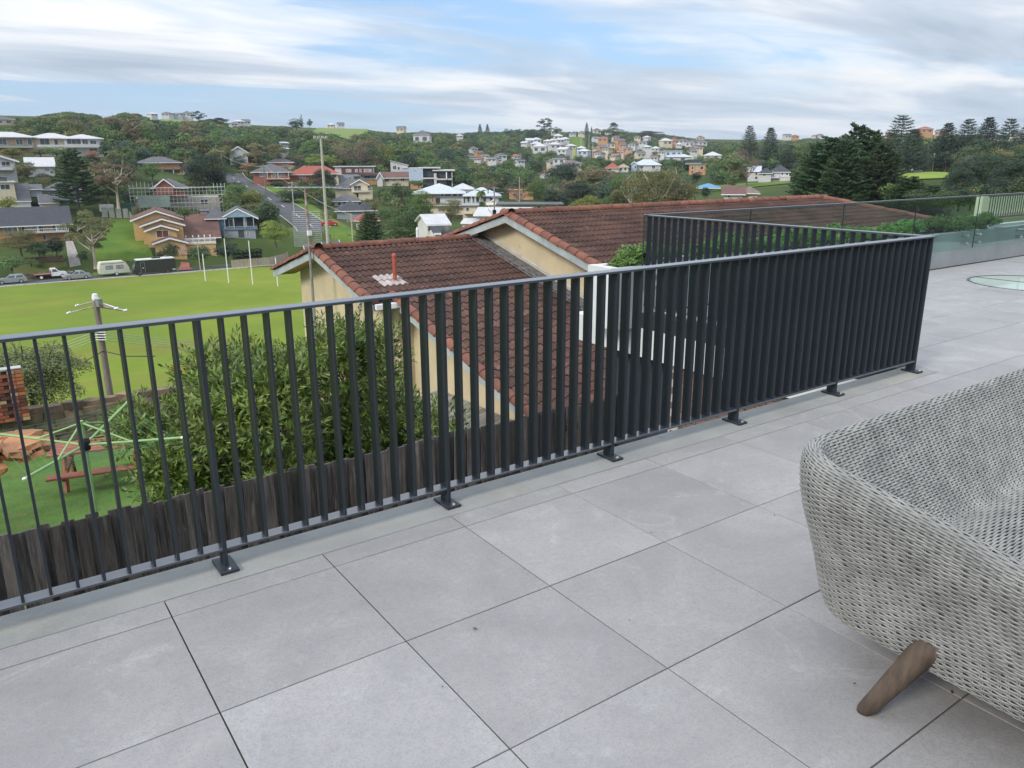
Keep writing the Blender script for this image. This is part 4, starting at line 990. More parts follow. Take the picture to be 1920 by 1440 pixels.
for sgn in (-1, 1):
    kb = MB()
    for i in range(len(hP)-1):
        a, b = hP[i]+hN[i]*sgn*3.9, hP[i+1]+hN[i+1]*sgn*3.9; c, d = hP[i]+hN[i]*sgn*4.15, hP[i+1]+hN[i+1]*sgn*4.15
        kb.add([(a[0], a[1], hh[i]+.30), (b[0], b[1], hh[i+1]+.30), (d[0], d[1], hh[i+1]+.30), (c[0], c[1], hh[i]+.30)], [(0, 1, 2, 3)])
    kb.build('kerb', M_conc, ho, recalc=False)
# steep lawns, drives and paths
def patch(name, outline, m, dz=0.12, n=14, kind='structure'):
    """ground patch between two edge polylines given as (px, py, D) pairs left/right"""
    Lp = np.array([at(*a)[:2] for a, _ in outline]); Rp = np.array([at(*b)[:2] for _, b in outline])
    t = np.linspace(0, len(outline)-1, n); k = np.arange(len(outline))
    l = np.stack([np.interp(t, k, Lp[:, 0]), np.interp(t, k, Lp[:, 1])], 1); r = np.stack([np.interp(t, k, Rp[:, 0]), np.interp(t, k, Rp[:, 1])], 1)
    us = np.linspace(0, 1, 8); V = np.stack([l*(1-u)+r*u for u in us], 1).reshape(-1, 2); z = H(V[:, 0], V[:, 1])+dz
    return MB().add(np.column_stack([V, z]), [(i*8+j, i*8+j+1, (i+1)*8+j+1, (i+1)*8+j) for i in range(n-1) for j in range(7)]).build(name, m, kind=kind, recalc=False)
M_lawn = mat('green_lawn', (0.070, 0.135, 0.024), 0.95, (0.125, 0.180, 0.034), 0.16, 6, spec=0.1, coords='Object')
patch('steep_lawn', [((170, 518, 160), (300, 500, 161)), ((175, 470, 172), (285, 468, 170)), ((195, 430, 186), (262, 430, 186)), ((205, 408, 197), (250, 408, 196))], M_lawn)
patch('verge', [((-20, 530, 159), (-20, 520, 161)), ((150, 512, 160), (150, 504, 162)), ((320, 500, 160), (320, 493, 162)), ((520, 482, 161), (520, 476, 164))], mat('verge_grass', (0.10, 0.15, 0.03), 0.95, (0.07, 0.10, 0.025), 0.3), 0.14, 20)
patch('concrete_drive', [((134, 510, 160), (158, 508, 160)), ((126, 475, 170), (146, 472, 170)), ((122, 448, 179), (136, 448, 179))], M_path, 0.24)
patch('red_drive', [((334, 502, 160), (362, 500, 160)), ((334, 480, 165), (353, 478, 165)), ((336, 468, 169), (352, 468, 169))], M_drive, 0.26)
patch('roadside_lawn', [((625, 448, 180), (672, 449, 178)), ((600, 425, 193), (665, 430, 188)), ((590, 415, 199), (640, 415, 199)), ((575, 392, 211), (600, 385, 217)), ((520, 371, 231), (560, 366, 236)), ((480, 350, 254), (520, 352, 252))], M_lawn, 0.16, 18)
M_past = mat('hill_pasture', (0.13, 0.19, 0.035), 0.95, (0.16, 0.185, 0.05), 0.02, 6, coords='Object')
patch('hill_pasture', [((545, 272, 500), (690, 268, 500)), ((560, 262, 540), (690, 258, 560)), ((590, 250, 620), (690, 246, 640)), ((600, 243, 700), (690, 241, 700))], M_past, 0.6)
patch('ridge_pasture', [((290, 236, 540), (370, 238, 540)), ((300, 228, 590), (368, 229, 590)), ((305, 222, 650), (366, 226, 650))], M_past, 0.8)
patch('hillside_green', [((1065, 272, 760), (1100, 272, 760)), ((1068, 265, 830), (1096, 265, 830)), ((1072, 259, 900), (1090, 259, 900))], M_lawn, 0.8)
patch('upper_oval', [((1680, 337, 196), (1795, 337, 196)), ((1680, 330, 208), (1790, 330, 208)), ((1690, 322, 240), (1785, 322, 240)), ((1690, 319, 262), (1785, 319, 262))], mat('oval_grass', (0.20, 0.27, 0.03), 0.95, (0.15, 0.22, 0.03), 0.05), 0.25)
patch('park_lawn', [((1300, 358, 232), (1480, 356, 232)), ((1300, 350, 250), (1480, 350, 250)), ((1310, 344, 268), (1480, 344, 272))], M_lawn, 0.2)
patch('terraced_lawn', [((20, 508, 163), (128, 500, 163)), ((25, 492, 168), (124, 486, 168))], mat('dry_lawn', (0.13, 0.14, 0.035), 0.95, (0.09, 0.11, 0.03), 0.3), 0.2)

# ---- short grass tufts on the yard
def yardgrass():
    r = np.random.default_rng(5); k = 26000
    x = r.uniform(-2.2, 3.2, k); y = 3.9+r.uniform(0, 1, k)**1.3*13.5; x = x*(0.5+y/9); z = H(x, y)
    h = r.uniform(0.02, 0.055, k); a = r.uniform(0, 2*math.pi, k); dx, dy = np.cos(a)*0.006, np.sin(a)*0.006; lx, ly = r.normal(0, .018, k), r.normal(0, .018, k)
    V = np.stack([np.column_stack([x-dx, y-dy, z-0.005]), np.column_stack([x+dx, y+dy, z-0.005]), np.column_stack([x+lx, y+ly, z+h])], 1).reshape(-1, 3)
    o = link('lawn_grass', fastmesh('lawn_grass', V, 3, leafmat('leaf_grass_blade', (0.075, 0.17, 0.02), (0.12, 0.22, 0.03), scale=1.2)), kind='stuff')
    tag(o, 'short green lawn grass growing behind the paling fence', 'grass')
yardgrass()
patch_z = MB(); v = []
xs, ys = np.linspace(-7, 9.5, 20), np.linspace(3.75, 18.0, 20)
for y in ys:
    for x in xs: v.append((x, y, Hs(x, y)+0.012))
patch_z.add(v, [(i*20+j, i*20+j+1, (i+1)*20+j+1, (i+1)*20+j) for i in range(19) for j in range(19)]).build('back_lawn', mat('yard_turf', (0.085, 0.170, 0.024), 0.95, (0.060, 0.120, 0.020), 1.6, 8, stains=((0.15, 0.145, 0.05), 1.1, 0.56), bump=1.0, bscale=60, coords='Object'), kind='structure', recalc=False)

# ================================================================== TREES
def trunkmesh(name, m, h0=0.55, r0=0.022, limbs=6, seed=0, spread=0.3, top=0.8, bare=False):
    r = np.random.default_rng(seed); b = MB()
    lean = r.normal(0, 0.02, 2)
    main = [np.array((lean[0]*t, lean[1]*t, t*top)) for t in (-0.04, 0, 0.15, 0.35, 0.6, 1.0)]
    b.tube(main, [r0*1.5, r0*1.25, r0, r0*0.85, r0*0.55, r0*0.15], 7)
    for k in range(limbs):
        z0 = h0*r.uniform(0.45, 1.0); a = 2*math.pi*(k+r.uniform(-.3, .3))/limbs; ln = spread*r.uniform(0.7, 1.2)
        s = np.array((0, 0, z0)); e = s+np.array((math.cos(a)*ln, math.sin(a)*ln, ln*r.uniform(0.5, 1.2))); e[2] = min(e[2], 0.97); md = (s+e)/2+np.array((0, 0, -0.03))+r.normal(0, .02, 3)
        b.tube([s, md, e], [r0*0.55, r0*0.38, r0*0.12], 5)
        for q in range(3 if not bare else 7):
            t = r.uniform(0.35, 0.95); s2 = md+(e-md)*t if t > 0.5 else s+(md-s)*t*2; e2 = s2+np.array((r.normal(0, .07), r.normal(0, .07), r.uniform(0.03, .14)))
            if bare: e2 = s2+np.array((r.normal(0, .10), r.normal(0, .10), r.uniform(0.03, .18)))
            e2[2] = min(e2[2], 0.985); b.tube([s2, (s2+e2)/2+r.normal(0, .01, 3), e2], [r0*0.24, r0*0.16, r0*0.06], 4, cap=False)
            if bare:
                for w in range(6):
                    e3 = e2+np.array((r.normal(0, .05), r.normal(0, .05), r.uniform(-0.01, .08))); e3[2] = min(e3[2], 1.0); s3 = s2+(e2-s2)*r.uniform(.3, 1)
                    b.tube([s3, e3], [r0*0.13, r0*0.05], 3, cap=False)
    return b.mesh(name, m, True)
def crown(kind, seed, lf, count, size):
    r = np.random.default_rng(seed); lobes = []
    if kind == 'broad':
        for k in range(26):
            d = r.normal(size=3); d /= np.linalg.norm(d); q = r.uniform(.45, .95); s_ = r.uniform(0.11, 0.20)
            lobes.append((d[0]*0.38*q, d[1]*0.38*q, 0.53+d[2]*0.36*q, s_*1.05, s_*1.05, s_*0.75))
        lobes.append((0, 0, 0.50, .33, .33, .30))
    elif kind == 'gum':
        for k in range(30):
            d = r.normal(size=3); d /= np.linalg.norm(d); q = r.uniform(.5, 1.0); s_ = r.uniform(0.055, 0.125)
            lobes.append((d[0]*0.42*q, d[1]*0.42*q, 0.62+d[2]*0.34*q, s_*1.15, s_*1.15, s_*0.75))
    elif kind == 'shrub':
        for k in range(18):
            d = r.normal(size=3); d /= np.linalg.norm(d); q = r.uniform(.4, .9); s_ = r.uniform(0.14, 0.24)
            lobes.append((d[0]*0.34*q, d[1]*0.34*q, 0.45+d[2]*0.36*q, s_, s_, s_*0.9))
        lobes.append((0, 0, .38, .34, .34, .34))
    elif kind == 'flat':
        for k in range(24):
            a = r.uniform(0, 6.28); q = r.uniform(0, 1)**.5; s_ = r.uniform(0.10, 0.17)
            lobes.append((math.cos(a)*0.40*q, math.sin(a)*0.40*q, 0.80-0.34*q*q+r.uniform(-.07, .03), s_*1.25, s_*1.25, s_*0.55))
    elif kind == 'cone':
        for k in range(26):
            z = r.uniform(0.05, 0.92); w = 0.42*(1-z)**0.75+0.03; a = r.uniform(0, 6.28); s_ = r.uniform(0.07, 0.13)*(1.25-z)
            lobes.append((math.cos(a)*w*.75, math.sin(a)*w*.75, z, s_*1.3, s_*1.3, s_))
    return fastmesh('crown', lobes_cloud(lobes, count, size, r, up=0.5, jit=0.9, aspect=0.75), 4, lf)
def norfolk(seed, lf, dens=1.0, dome=0.0, gap=0.0, thick=1.0):
    """tiered araucaria: whorls of near-horizontal branches with upswept tips; unit height, unit width"""
    r = np.random.default_rng(seed); cen, nor, ld, sz = [], [], [], []; tiers = int(24*dens); br = MB()
    for t in range(tiers):
        z = 0.10+0.88*(t/tiers); w = 0.5*((1-z)**(0.72-0.34*dome))*(1 if z > 0.22 else 0.80+0.9*(z-0.0)); nb = int(8+4*dens)
        for k in range(nb):
            if r.random() < gap: continue
            a = 2*math.pi*(k+r.uniform(-.3, .3))/nb+t*0.7; ln = w*r.uniform(0.80, 1.08)+0.01; dv = np.array((math.cos(a), math.sin(a), 0)); sd_ = np.array((-dv[1], dv[0], 0))
            br.tube([(0, 0, z), dv*ln*0.55+np.array((0, 0, z-0.012)), dv*ln+np.array((0, 0, z+0.02))], [0.0035, 0.002, 0.001], 3, cap=False)
            m_ = int((16+44*ln/0.5)*thick); zj = r.uniform(-.012, .012)*thick
            q = r.uniform(0.22, 1.0, m_)**0.8; side = r.uniform(-1, 1, m_)*0.055*(1-q*0.45)*(0.7+ln); lift = 0.055*q**3*(0.3+ln)-0.02*np.sin(q*3.0)*ln+np.abs(side)*0.15
            p = dv[None]*(ln*q)[:, None]+sd_[None]*side[:, None]; p[:, 2] = z+lift+zj+r.normal(0, .0045, m_)
            cen.append(p); nor.append(np.tile((0, 0, 1.0), (m_, 1))+r.normal(0, .38, (m_, 3))+dv*0.15); ld.append(np.tile(dv, (m_, 1))+sd_[None]*np.sign(side)[:, None]*0.75+np.array((0, 0, 0.4))[None]*q[:, None]); sz.append(r.uniform(0.022, 0.042, m_))
    cen, nor, ld, sz = map(np.vstack, (cen, nor, ld, [s[:, None] for s in sz]))
    cr = fastmesh('crown', leafquads(cen, nor, sz[:, 0], 0.42, r, ld), 4, lf)
    br.tube([(0, 0, -0.05), (0, 0, 0.3), (0, 0, 0.97)], [0.017, 0.011, 0.002], 7); return cr, br.mesh('trunk', M_bark, True)
def palm(seed):
    r = np.random.default_rng(seed); V = []
    for k in range(26):
        a = 2*math.pi*k/26*2.4; el = r.uniform(-0.3, 1.1); n = 9; L_ = 0.20
        prev = np.array((0, 0, 0.86)); 
        for i in range(n):
            e = el-i*0.20; st = np.array((math.cos(a)*math.cos(e), math.sin(a)*math.cos(e), math.sin(e)))*L_/n; nx_ = prev+st; sd_ = np.array((-math.sin(a), math.cos(a), 0))
            w = 0.035*math.sin(math.pi*(i+0.6)/(n+0.6))+0.004
            for sg in (-1, 1): V += [prev, nx_, nx_+sd_*sg*w*1.2+np.array((0, 0, -w*0.7)), prev+sd_*sg*w+np.array((0, 0, -w*0.7))]
            prev = nx_
    cr = fastmesh('crown', np.array(V), 4, LF['mid']); tr = MB().tube([(0, 0, -.03), (0.01, 0, .3), (0, 0, .86)], [0.020, 0.014, 0.011], 8).mesh('trunk', M_bark, True); return cr, tr
PRO = {}
for lf in ('dark', 'mid', 'olive', 'brown', 'blue', 'yellow', 'shade'):
    for kd, ct, szz in (('broad', 3400, 0.034), ('gum', 4000, 0.030)):
        PRO[(kd, lf)] = [crown(kd, hash_, LF[lf], ct, szz) for hash_ in ((len(PRO)*7+1), (len(PRO)*7+2))]
for kd, lf, ct, szz in (('shrub', 'mid', 2600, 0.045), ('shrub', 'dark', 2600, 0.045), ('shrub', 'yellow', 2600, 0.045), ('shrub', 'shade', 2600, 0.045), ('shrub', 'rust', 2000, 0.04), ('flat', 'dark', 3800, 0.032), ('flat', 'mid', 3800, 0.032), ('flat', 'shade', 3600, 0.032),
                        ('flat', 'blue', 3600, 0.032), ('cone', 'dark', 4200, 0.030), ('cone', 'shade', 4200, 0.030), ('cone', 'mid', 4200, 0.030), ('shrub', 'olive', 2600, 0.04)):
    PRO[(kd, lf)] = [crown(kd, len(PRO)*5+k, LF[lf], ct, szz) for k in range(2)]
# dense close-up crowns
PRO[('hero', 'olive')] = [crown('broad', 301, LF['olive'], 15000, 0.018), crown('gum', 302, LF['olive'], 13000, 0.018)]
PRO[('hero', 'brown')] = [crown('gum', 311, LF['brown'], 12000, 0.019)]
PRO[('hero', 'yellow')] = [crown('broad', 303, LF['yellow'], 14000, 0.019)]
PRO[('hero', 'dark')] = [crown('broad', 304, LF['dark'], 14000, 0.019)]
PRO[('hero', 'mid')] = [crown('broad', 305, LF['mid'], 14000, 0.019)]
PRO[('hero', 'shade')] = [crown('broad', 306, LF['shade'], 14000, 0.019)]
PRO[('feather', 'olive')] = [crown('shrub', 307, LF['olive'], 26000, 0.016)]
TRK = {'b': [trunkmesh('trunk', M_bark, seed=k) for k in range(3)], 'p': [trunkmesh('trunk', M_barkp, 0.5, 0.024, 8, seed=9+k, spread=0.38) for k in range(2)],
       'bare': [trunkmesh('trunk', M_barkb, 0.40, 0.022, 13, seed=30+k, spread=0.42, bare=True, top=0.9) for k in range(3)]}
NF = [norfolk(1, LF['blue']), norfolk(2, LF['blue'], 0.85, gap=0.1), norfolk(3, LF['pine'], 0.72, dome=0.35, thick=3.4), norfolk(4, LF['pine'], 1.05, dome=0.7, thick=2.3), norfolk(5, LF['blue'], 0.8, dome=0.1, gap=0.30)]
PALM = palm(3)
TREES = []
def tree(px, top, D, wpx, kind, lf='dark', name='tree', label=None, cat='tree', group=None, base=None, trunk='b', v=None, sink=0.0, xyz=None):
    """tree standing on the ground at that bearing and distance; top / wpx are where its top and breadth show"""
    p = at(px, (top+(base if base else top+20))/2, D); x, y = p[0], p[1]; z = Hs(x, y)-sink
    if base is not None: z = at(px, base, D)[2]
    zt = float(at(px, top, D)[2]); h = max(zt-z, 1.0); w = wpx*mpp(px, top, D)
    t = thing(name, label, cat, (x, y, z), random.uniform(0, 6.28), group); t.scale = (w, w, h)
    if kind == 'norfolk': cr, tr = NF[v or 0]; t.scale = (w*(1.5 if D > 230 else 1.25), w*(1.5 if D > 230 else 1.25), h)
    elif kind == 'palm': cr, tr = PALM; t.scale = (h*0.9, h*0.9, h)
    elif kind == 'bare': cr, tr = None, TRK['bare'][(v or 0) % 3]
    else:
        if (kind, lf) not in PRO: PRO[(kind, lf)] = [crown(kind, len(PRO)*5+k, LF[lf], 3200, 0.034) for k in range(2)]
        l = PRO[(kind, lf)]; cr = l[(v if v is not None else random.randrange(9)) % len(l)]; tr = random.choice(TRK[trunk])
        if cr.name.startswith('crown') and kind in ('broad', 'hero', 'gum', 'flat', 'feather'): w *= 1.15
    if kind in ('shrub', 'cone'): t.scale = (w*1.25, w*1.25, h*1.12)
    elif kind in ('broad', 'hero', 'gum', 'flat', 'feather'): t.scale = (w, w, h)
    if cr is not None: link('crown', cr, t)
    o = link('trunk', tr, t)
    TREES.append((px, top, D, wpx)); return t
# ------------------------------------------------------------------ trees one by one
def TT(rows):
    for r_ in rows:
        tree(*r_[:4], kind=r_[4], lf=r_[5], name=r_[6], label=r_[7], **(r_[8] if len(r_) > 8 else {}))
TT([
 # left, behind the field
 (140, 276, 200, 88, 'norfolk', None, 'norfolk_pine', 'tall dark layered pine beside the blue-grey cottage, left of the vacant lawn', dict(v=2, base=392)),
 (215, 287, 196, 84, 'hero', 'brown', 'gum_tree', 'brown-leaved gum with pale forked trunk behind the vacant lawn', dict(trunk='p', base=388, v=0)),
 (171, 393, 165, 92, 'hero', 'olive', 'gum_tree', 'white-limbed gum tree beside the concrete driveway and the caravan', dict(trunk='p', base=501, v=1)),
 (36, 425, 167, 70, 'hero', 'olive', 'spreading_shrub', 'many-stemmed round tree in front of the brown-brick house', dict(base=480, v=0)),
 (72, 452, 166, 46, 'shrub', 'dark', 'garden_shrub', 'dark wide shrub under the brown-brick house, right of the many-stemmed tree', dict(base=481)),
 (104, 440, 168, 38, 'shrub', 'shade', 'garden_shrub', 'tallest dark shrub against the brown-brick house beside the concrete driveway', dict(base=478)),
 (20, 478, 162, 60, 'shrub', 'mid', 'garden_shrub', 'leafy green shrub spilling over the stone wall behind the silver cars', dict(base=508)),
 (58, 484, 163, 30, 'shrub', 'mid', 'garden_shrub', 'small green shrub at the stone wall above the white ute', dict(base=500)),
 (15, 366, 196, 34, 'shrub', 'yellow', 'garden_shrub', 'golden round shrub below the cream house on the far left', dict(base=396)),
 (155, 470, 164, 22, 'shrub', 'dark', 'garden_shrub', 'dark bush squeezed between the concrete driveway and the gum tree', dict(base=492)),
 (319, 452, 162, 34, 'shrub', 'dark', 'cypress', 'dark upright cypress in front of the yellow-brick house by the red drive', dict(base=492)),
 (300, 470, 163, 18, 'shrub', 'dark', 'garden_shrub', 'small dark shrub left of the upright cypress', dict(base=485)),
 (375, 458, 162, 50, 'shrub', 'dark', 'garden_shrub', 'wide dark shrub right of the red drive behind the goal posts', dict(base=492)),
 (425, 452, 162, 48, 'shrub', 'shade', 'garden_shrub', 'wide deep green shrub below the blue house', dict(base=487)),
 (424, 440, 168, 18, 'palm', None, 'small_palm', 'small palm between the yellow-brick house and the hedge of the blue house', dict(base=462)),
 (515, 408, 168, 72, 'hero', 'yellow', 'garden_tree', 'round yellow-topped tree with grey trunk inside the timber fence', dict(base=464, v=0)),
 (492, 374, 190, 60, 'broad', 'dark', 'garden_tree', 'dark bushy tree behind the blue house beside the hill road', dict(base=440)),
 (448, 372, 205, 34, 'broad', 'dark', 'garden_tree', 'dark tree between the scaffolded house and the hill road', dict(base=405)),
 (345, 385, 176, 34, 'shrub', 'mid', 'garden_shrub', 'round green bush behind the yellow-brick house roof', dict(base=410)),
 (254, 384, 190, 18, 'shrub', 'olive', 'garden_shrub', 'small olive shrub at the top corner of the vacant lawn', dict(base=410)),
 (385, 278, 228, 92, 'hero', 'shade', 'fig_tree', 'massive dark green dome of a tree left of the hill road', dict(base=368, v=0)),
 (285, 300, 236, 42, 'broad', 'mid', 'garden_tree', 'broad green palm-like tree in front of the upper brick house', dict(base=345)),
 (50, 296, 232, 44, 'broad', 'olive', 'garden_tree', 'olive-yellow tree between the balcony house and the white shed', dict(base=345)),
 (82, 322, 226, 40, 'shrub', 'shade', 'garden_shrub', 'dark bush below the white shed', dict(base=352)),
 (22, 276, 262, 48, 'shrub', 'yellow', 'garden_shrub', 'yellow-green scrub under the left end of the long white building', dict(base=296)),
 (75, 276, 262, 44, 'shrub', 'olive', 'garden_shrub', 'olive scrub below the middle of the long white building', dict(base=294)),
 (105, 272, 258, 40, 'shrub', 'mid', 'garden_shrub', 'green scrub below the right half of the long white building', dict(base=296)),
 (172, 280, 250, 34, 'shrub', 'rust', 'garden_shrub', 'reddish shrub below the right end of the long white building', dict(base=300)),
 (240, 207, 330, 90, 'hero', 'brown', 'gum_tree', 'large hazy brown-green gum rising above the left ridge', dict(trunk='p', base=276, v=0)),
 (205, 232, 330, 60, 'broad', 'dark', 'forest_tree', 'dark tree at the left shoulder of the large brown-green gum', dict(base=282)),
 (135, 208, 360, 74, 'broad', 'olive', 'forest_tree', 'broad ridge tree above the right half of the long white building', dict(base=252)),
 (95, 214, 370, 52, 'gum', 'brown', 'forest_tree', 'brownish open tree on the ridge above the long white building', dict(base=252)),
 (160, 218, 350, 60, 'broad', 'mid', 'forest_tree', 'green rounded tree directly above the right end of the long white building', dict(base=262)),
 (40, 224, 350, 64, 'broad', 'olive', 'forest_tree', 'olive wide tree behind the left part of the long white building', dict(base=256)),
 (8, 232, 340, 40, 'broad', 'mid', 'forest_tree', 'green tree at the extreme left edge behind the long white building', dict(base=256)),
 (235, 266, 290, 26, 'palm', None, 'palm_tree', 'yellowish palm crown right of the long white building', dict(base=300)),
 (347, 243, 262, 24, 'palm', None, 'tall_palm', 'tall slender palm with a thin pale trunk above the brick house', dict(base=325)),
 (275, 262, 292, 56, 'broad', 'dark', 'forest_tree', 'dark tree below the large gum beside the yellowish palm', dict(base=305)),
 (372, 206, 520, 28, 'gum', 'blue', 'windswept_tree', 'windswept lone tree on the skyline beside the ridge pasture', dict(base=234)),
 (411, 217, 480, 42, 'flat', 'shade', 'dome_tree', 'dark dome-shaped tree on the left skyline', dict(base=244)),
 (413, 250, 330, 48, 'bare', None, 'bare_tree', 'bare grey-pink tree above the white gabled house', dict(base=300)),
 (425, 268, 322, 34, 'broad', 'yellow', 'autumn_tree', 'golden autumn tree left of the white gabled house', dict(base=300)),
 (448, 288, 300, 36, 'broad', 'shade', 'garden_tree', 'dark tree in front of the white gabled house', dict(base=326)),
 (480, 266, 290, 56, 'gum', 'brown', 'gum_tree', 'tall brown-green tree above the red-brick house by the hill road', dict(base=320)),
 (520, 262, 300, 44, 'broad', 'olive', 'garden_tree', 'olive tree behind the grey-roofed upper brick house', dict(base=308)),
 (465, 298, 286, 40, 'broad', 'rust', 'autumn_tree', 'rust-coloured tree beside the top of the hill road', dict(base=330)),
 (555, 220, 560, 34, 'broad', 'shade', 'ridge_tree', 'dark rounded skyline tree left of the two ridge trees', dict(base=245)),
 (565, 215, 600, 8, 'cone', 'dark', 'ridge_tree', 'thin pointed tree on the skyline between two rounded ones', dict(base=240)),
 (580, 221, 600, 13, 'broad', 'dark', 'ridge_tree', 'narrow tall tree on the skyline above the green pasture', dict(base=242)),
 (552, 286, 300, 44, 'bare', None, 'bare_tree', 'small bare tree behind the red tiled roof', dict(base=312)),
 (608, 308, 240, 58, 'hero', 'shade', 'garden_tree', 'tall dark tree in front of the tall concrete floodlight pole', dict(base=388, v=0)),
 (545, 354, 226, 56, 'shrub', 'shade', 'garden_shrub', 'dark clipped mound of shrub on the corner lawn of the hill road', dict(base=378)),
 (600, 284, 285, 62, 'broad', 'yellow', 'garden_tree', 'light green rounded tree behind the red roof and the floodlight pole', dict(base=316)),
 (660, 268, 300, 76, 'bare', None, 'bare_tree', 'large bare silvery tree above the white flat-roofed house', dict(base=322)),
 (618, 252, 350, 80, 'broad', 'olive', 'forest_tree', 'broad olive tree below the green pasture behind the floodlight pole', dict(base=300)),
 (690, 252, 345, 52, 'broad', 'brown', 'forest_tree', 'brown-green rounded tree right of the large bare tree', dict(base=305)),
 (612, 386, 205, 26, 'bare', None, 'bare_tree', 'small bare pinkish tree on the lawn left of the red car', dict(base=422)),
 (702, 362, 196, 38, 'gum', 'olive', 'garden_tree', 'sparse olive-brown tree over the dark-roofed grey house', dict(base=408)),
 (525, 340, 240, 44, 'shrub', 'dark', 'garden_shrub', 'low dark garden shrubs in front of the red-brick house', dict(base=352)),
 (694, 396, 110, 62, 'norfolk', None, 'layered_conifer', 'feathery layered conifer behind the lower tiled ridge', dict(v=3, base=475)),
 (768, 375, 105, 118, 'hero', 'dark', 'shade_tree', 'big rounded dark green tree right behind the lower tiled ridge', dict(v=0, base=480)),
 (790, 352, 125, 62, 'hero', 'mid', 'shade_tree', 'lighter feathery tree above the big rounded dark tree', dict(v=0, base=430)),
 (752, 338, 200, 50, 'broad', 'dark', 'garden_tree', 'dark tree under the white gable left of the silver-roofed flats', dict(base=385)),
 (845, 368, 160, 52, 'hero', 'olive', 'garden_tree', 'grey-green tree in front of the cream flats', dict(base=418)),
 (902, 350, 150, 34, 'palm', None, 'palm_tree', 'tall feathery palm behind the small roof aerial', dict(base=425)),
 (905, 374, 150, 20, 'palm', None, 'palm_tree', 'short palm hung with yellow fronds left of the small roof aerial', dict(base=425)),
 (785, 335, 240, 36, 'shrub', 'mid', 'garden_shrub', 'green shrubs below the black-and-white modern house', dict(base=352)),
 (868, 318, 250, 40, 'broad', 'dark', 'garden_tree', 'dark green tree right of the black-and-white modern house', dict(base=355)),
 (905, 320, 262, 60, 'broad', 'mid', 'garden_tree', 'green spreading tree above the silver roofs', dict(base=358)),
 (915, 336, 225, 44, 'bare', None, 'autumn_tree', 'reddish bare tree above the silver roofs', dict(base=362, v=1)),
 (972, 338, 218, 56, 'bare', None, 'bare_tree', 'wide purple-brown bare tree in front of the arched brick house', dict(base=388, v=2)),
 (955, 298, 330, 58, 'cone', 'mid', 'cypress', 'layered dark cypress-like tree behind the arched brick house', dict(base=352)),
 (1008, 330, 200, 50, 'hero', 'mid', 'garden_tree', 'olive-green round tree right of the arched brick house', dict(base=392, v=0)),
 (1002, 303, 400, 16, 'shrub', 'yellow', 'garden_tree', 'small bright yellow tree in the valley left of the red-roofed cottage', dict(base=320)),
 (1060, 298, 260, 104, 'hero', 'shade', 'shade_tree', 'huge dark tree in the middle of the valley behind the upper tiled ridge', dict(base=372, v=0)),
 (1120, 306, 255, 84, 'broad', 'brown', 'shade_tree', 'brown-tinged right half of the dark tree clump in the valley', dict(base=362)),
 (1085, 336, 190, 84, 'hero', 'shade', 'shade_tree', 'dark domed tree with weeping sprays in front of the huge dark tree', dict(base=392, v=0)),
 (1040, 350, 170, 60, 'broad', 'shade', 'shade_tree', 'black-green shadowy tree beside the cream flat-roofed building', dict(base=395)),
 (1098, 361, 120, 64, 'hero', 'yellow', 'garden_tree', 'bright yellow-green tree just above the upper tiled ridge', dict(base=420, v=0)),
 (1150, 365, 125, 66, 'hero', 'mid', 'garden_tree', 'green tree right of the bright yellow-green tree above the upper ridge', dict(base=420, v=0)),
 (1230, 302, 118, 122, 'hero', 'olive', 'gum_tree', 'large olive gum crown rising above the upper tiled ridge', dict(base=440, v=0, trunk='p')),
 (1185, 318, 124, 78, 'hero', 'olive', 'gum_tree', 'left part of the olive gum clump above the upper tiled ridge', dict(base=430, v=1, trunk='p')),
 (1280, 330, 120, 66, 'hero', 'olive', 'gum_tree', 'right shoulder of the olive gum clump above the upper tiled ridge', dict(base=430, v=0, trunk='p')),
 (1368, 286, 236, 78, 'flat', 'mid', 'umbrella_tree', 'spreading umbrella-shaped tree on the park lawn', dict(base=346)),
 (1402, 290, 246, 44, 'bare', None, 'bare_tree', 'half-bare grey tree touching the umbrella-shaped tree', dict(base=345)),
 (1306, 320, 240, 26, 'shrub', 'shade', 'garden_shrub', 'dark round shrub below the orange brick flats', dict(base=340)),
 (1323, 348, 165, 24, 'shrub', 'shade', 'garden_shrub', 'dark shrub in front of the blue roof', dict(base=372)),
 (1400, 371, 150, 70, 'shrub', 'olive', 'garden_shrub', 'low olive scrub above the tiled ridge in front of the brown-roofed cottage', dict(base=384)),
 (1404, 233, 330, 42, 'norfolk', None, 'norfolk_pine', 'taller left one of two Norfolk pines above the white cottages', dict(v=1, base=318)),
 (1443, 237, 320, 42, 'norfolk', None, 'norfolk_pine', 'right one of two Norfolk pines above the white cottages', dict(v=0, base=322)),
 (1476, 262, 300, 34, 'broad', 'shade', 'forest_tree', 'very dark tree left of the great layered pine', dict(base=330)),
 (1418, 296, 300, 28, 'broad', 'olive', 'garden_tree', 'olive tree behind the white cottage with silver roof', dict(base=318)),
 # great pines at the right
 (1562, 254, 118, 178, 'norfolk', None, 'great_pine', 'great broad layered pine filling the view right of the white cottages', dict(v=3, base=440)),
 (1598, 228, 124, 108, 'norfolk', None, 'great_pine', 'taller layered pine merging into the right side of the great pine', dict(v=2, base=440)),
 (1650, 262, 116, 84, 'norfolk', None, 'great_pine', 'sunlit younger layered pine right of the great pine', dict(v=3, base=430)),
 (1702, 330, 110, 92, 'norfolk', None, 'young_pine', 'small bright layered pine in front of the upper oval shelter', dict(v=3, base=415)),
 (1745, 346, 112, 70, 'norfolk', None, 'young_pine', 'low bright conifer below the upper oval', dict(v=3, base=420)),
 (1524, 268, 122, 92, 'norfolk', None, 'great_pine', 'left outer flank pine of the great layered group', dict(v=3, base=436)),
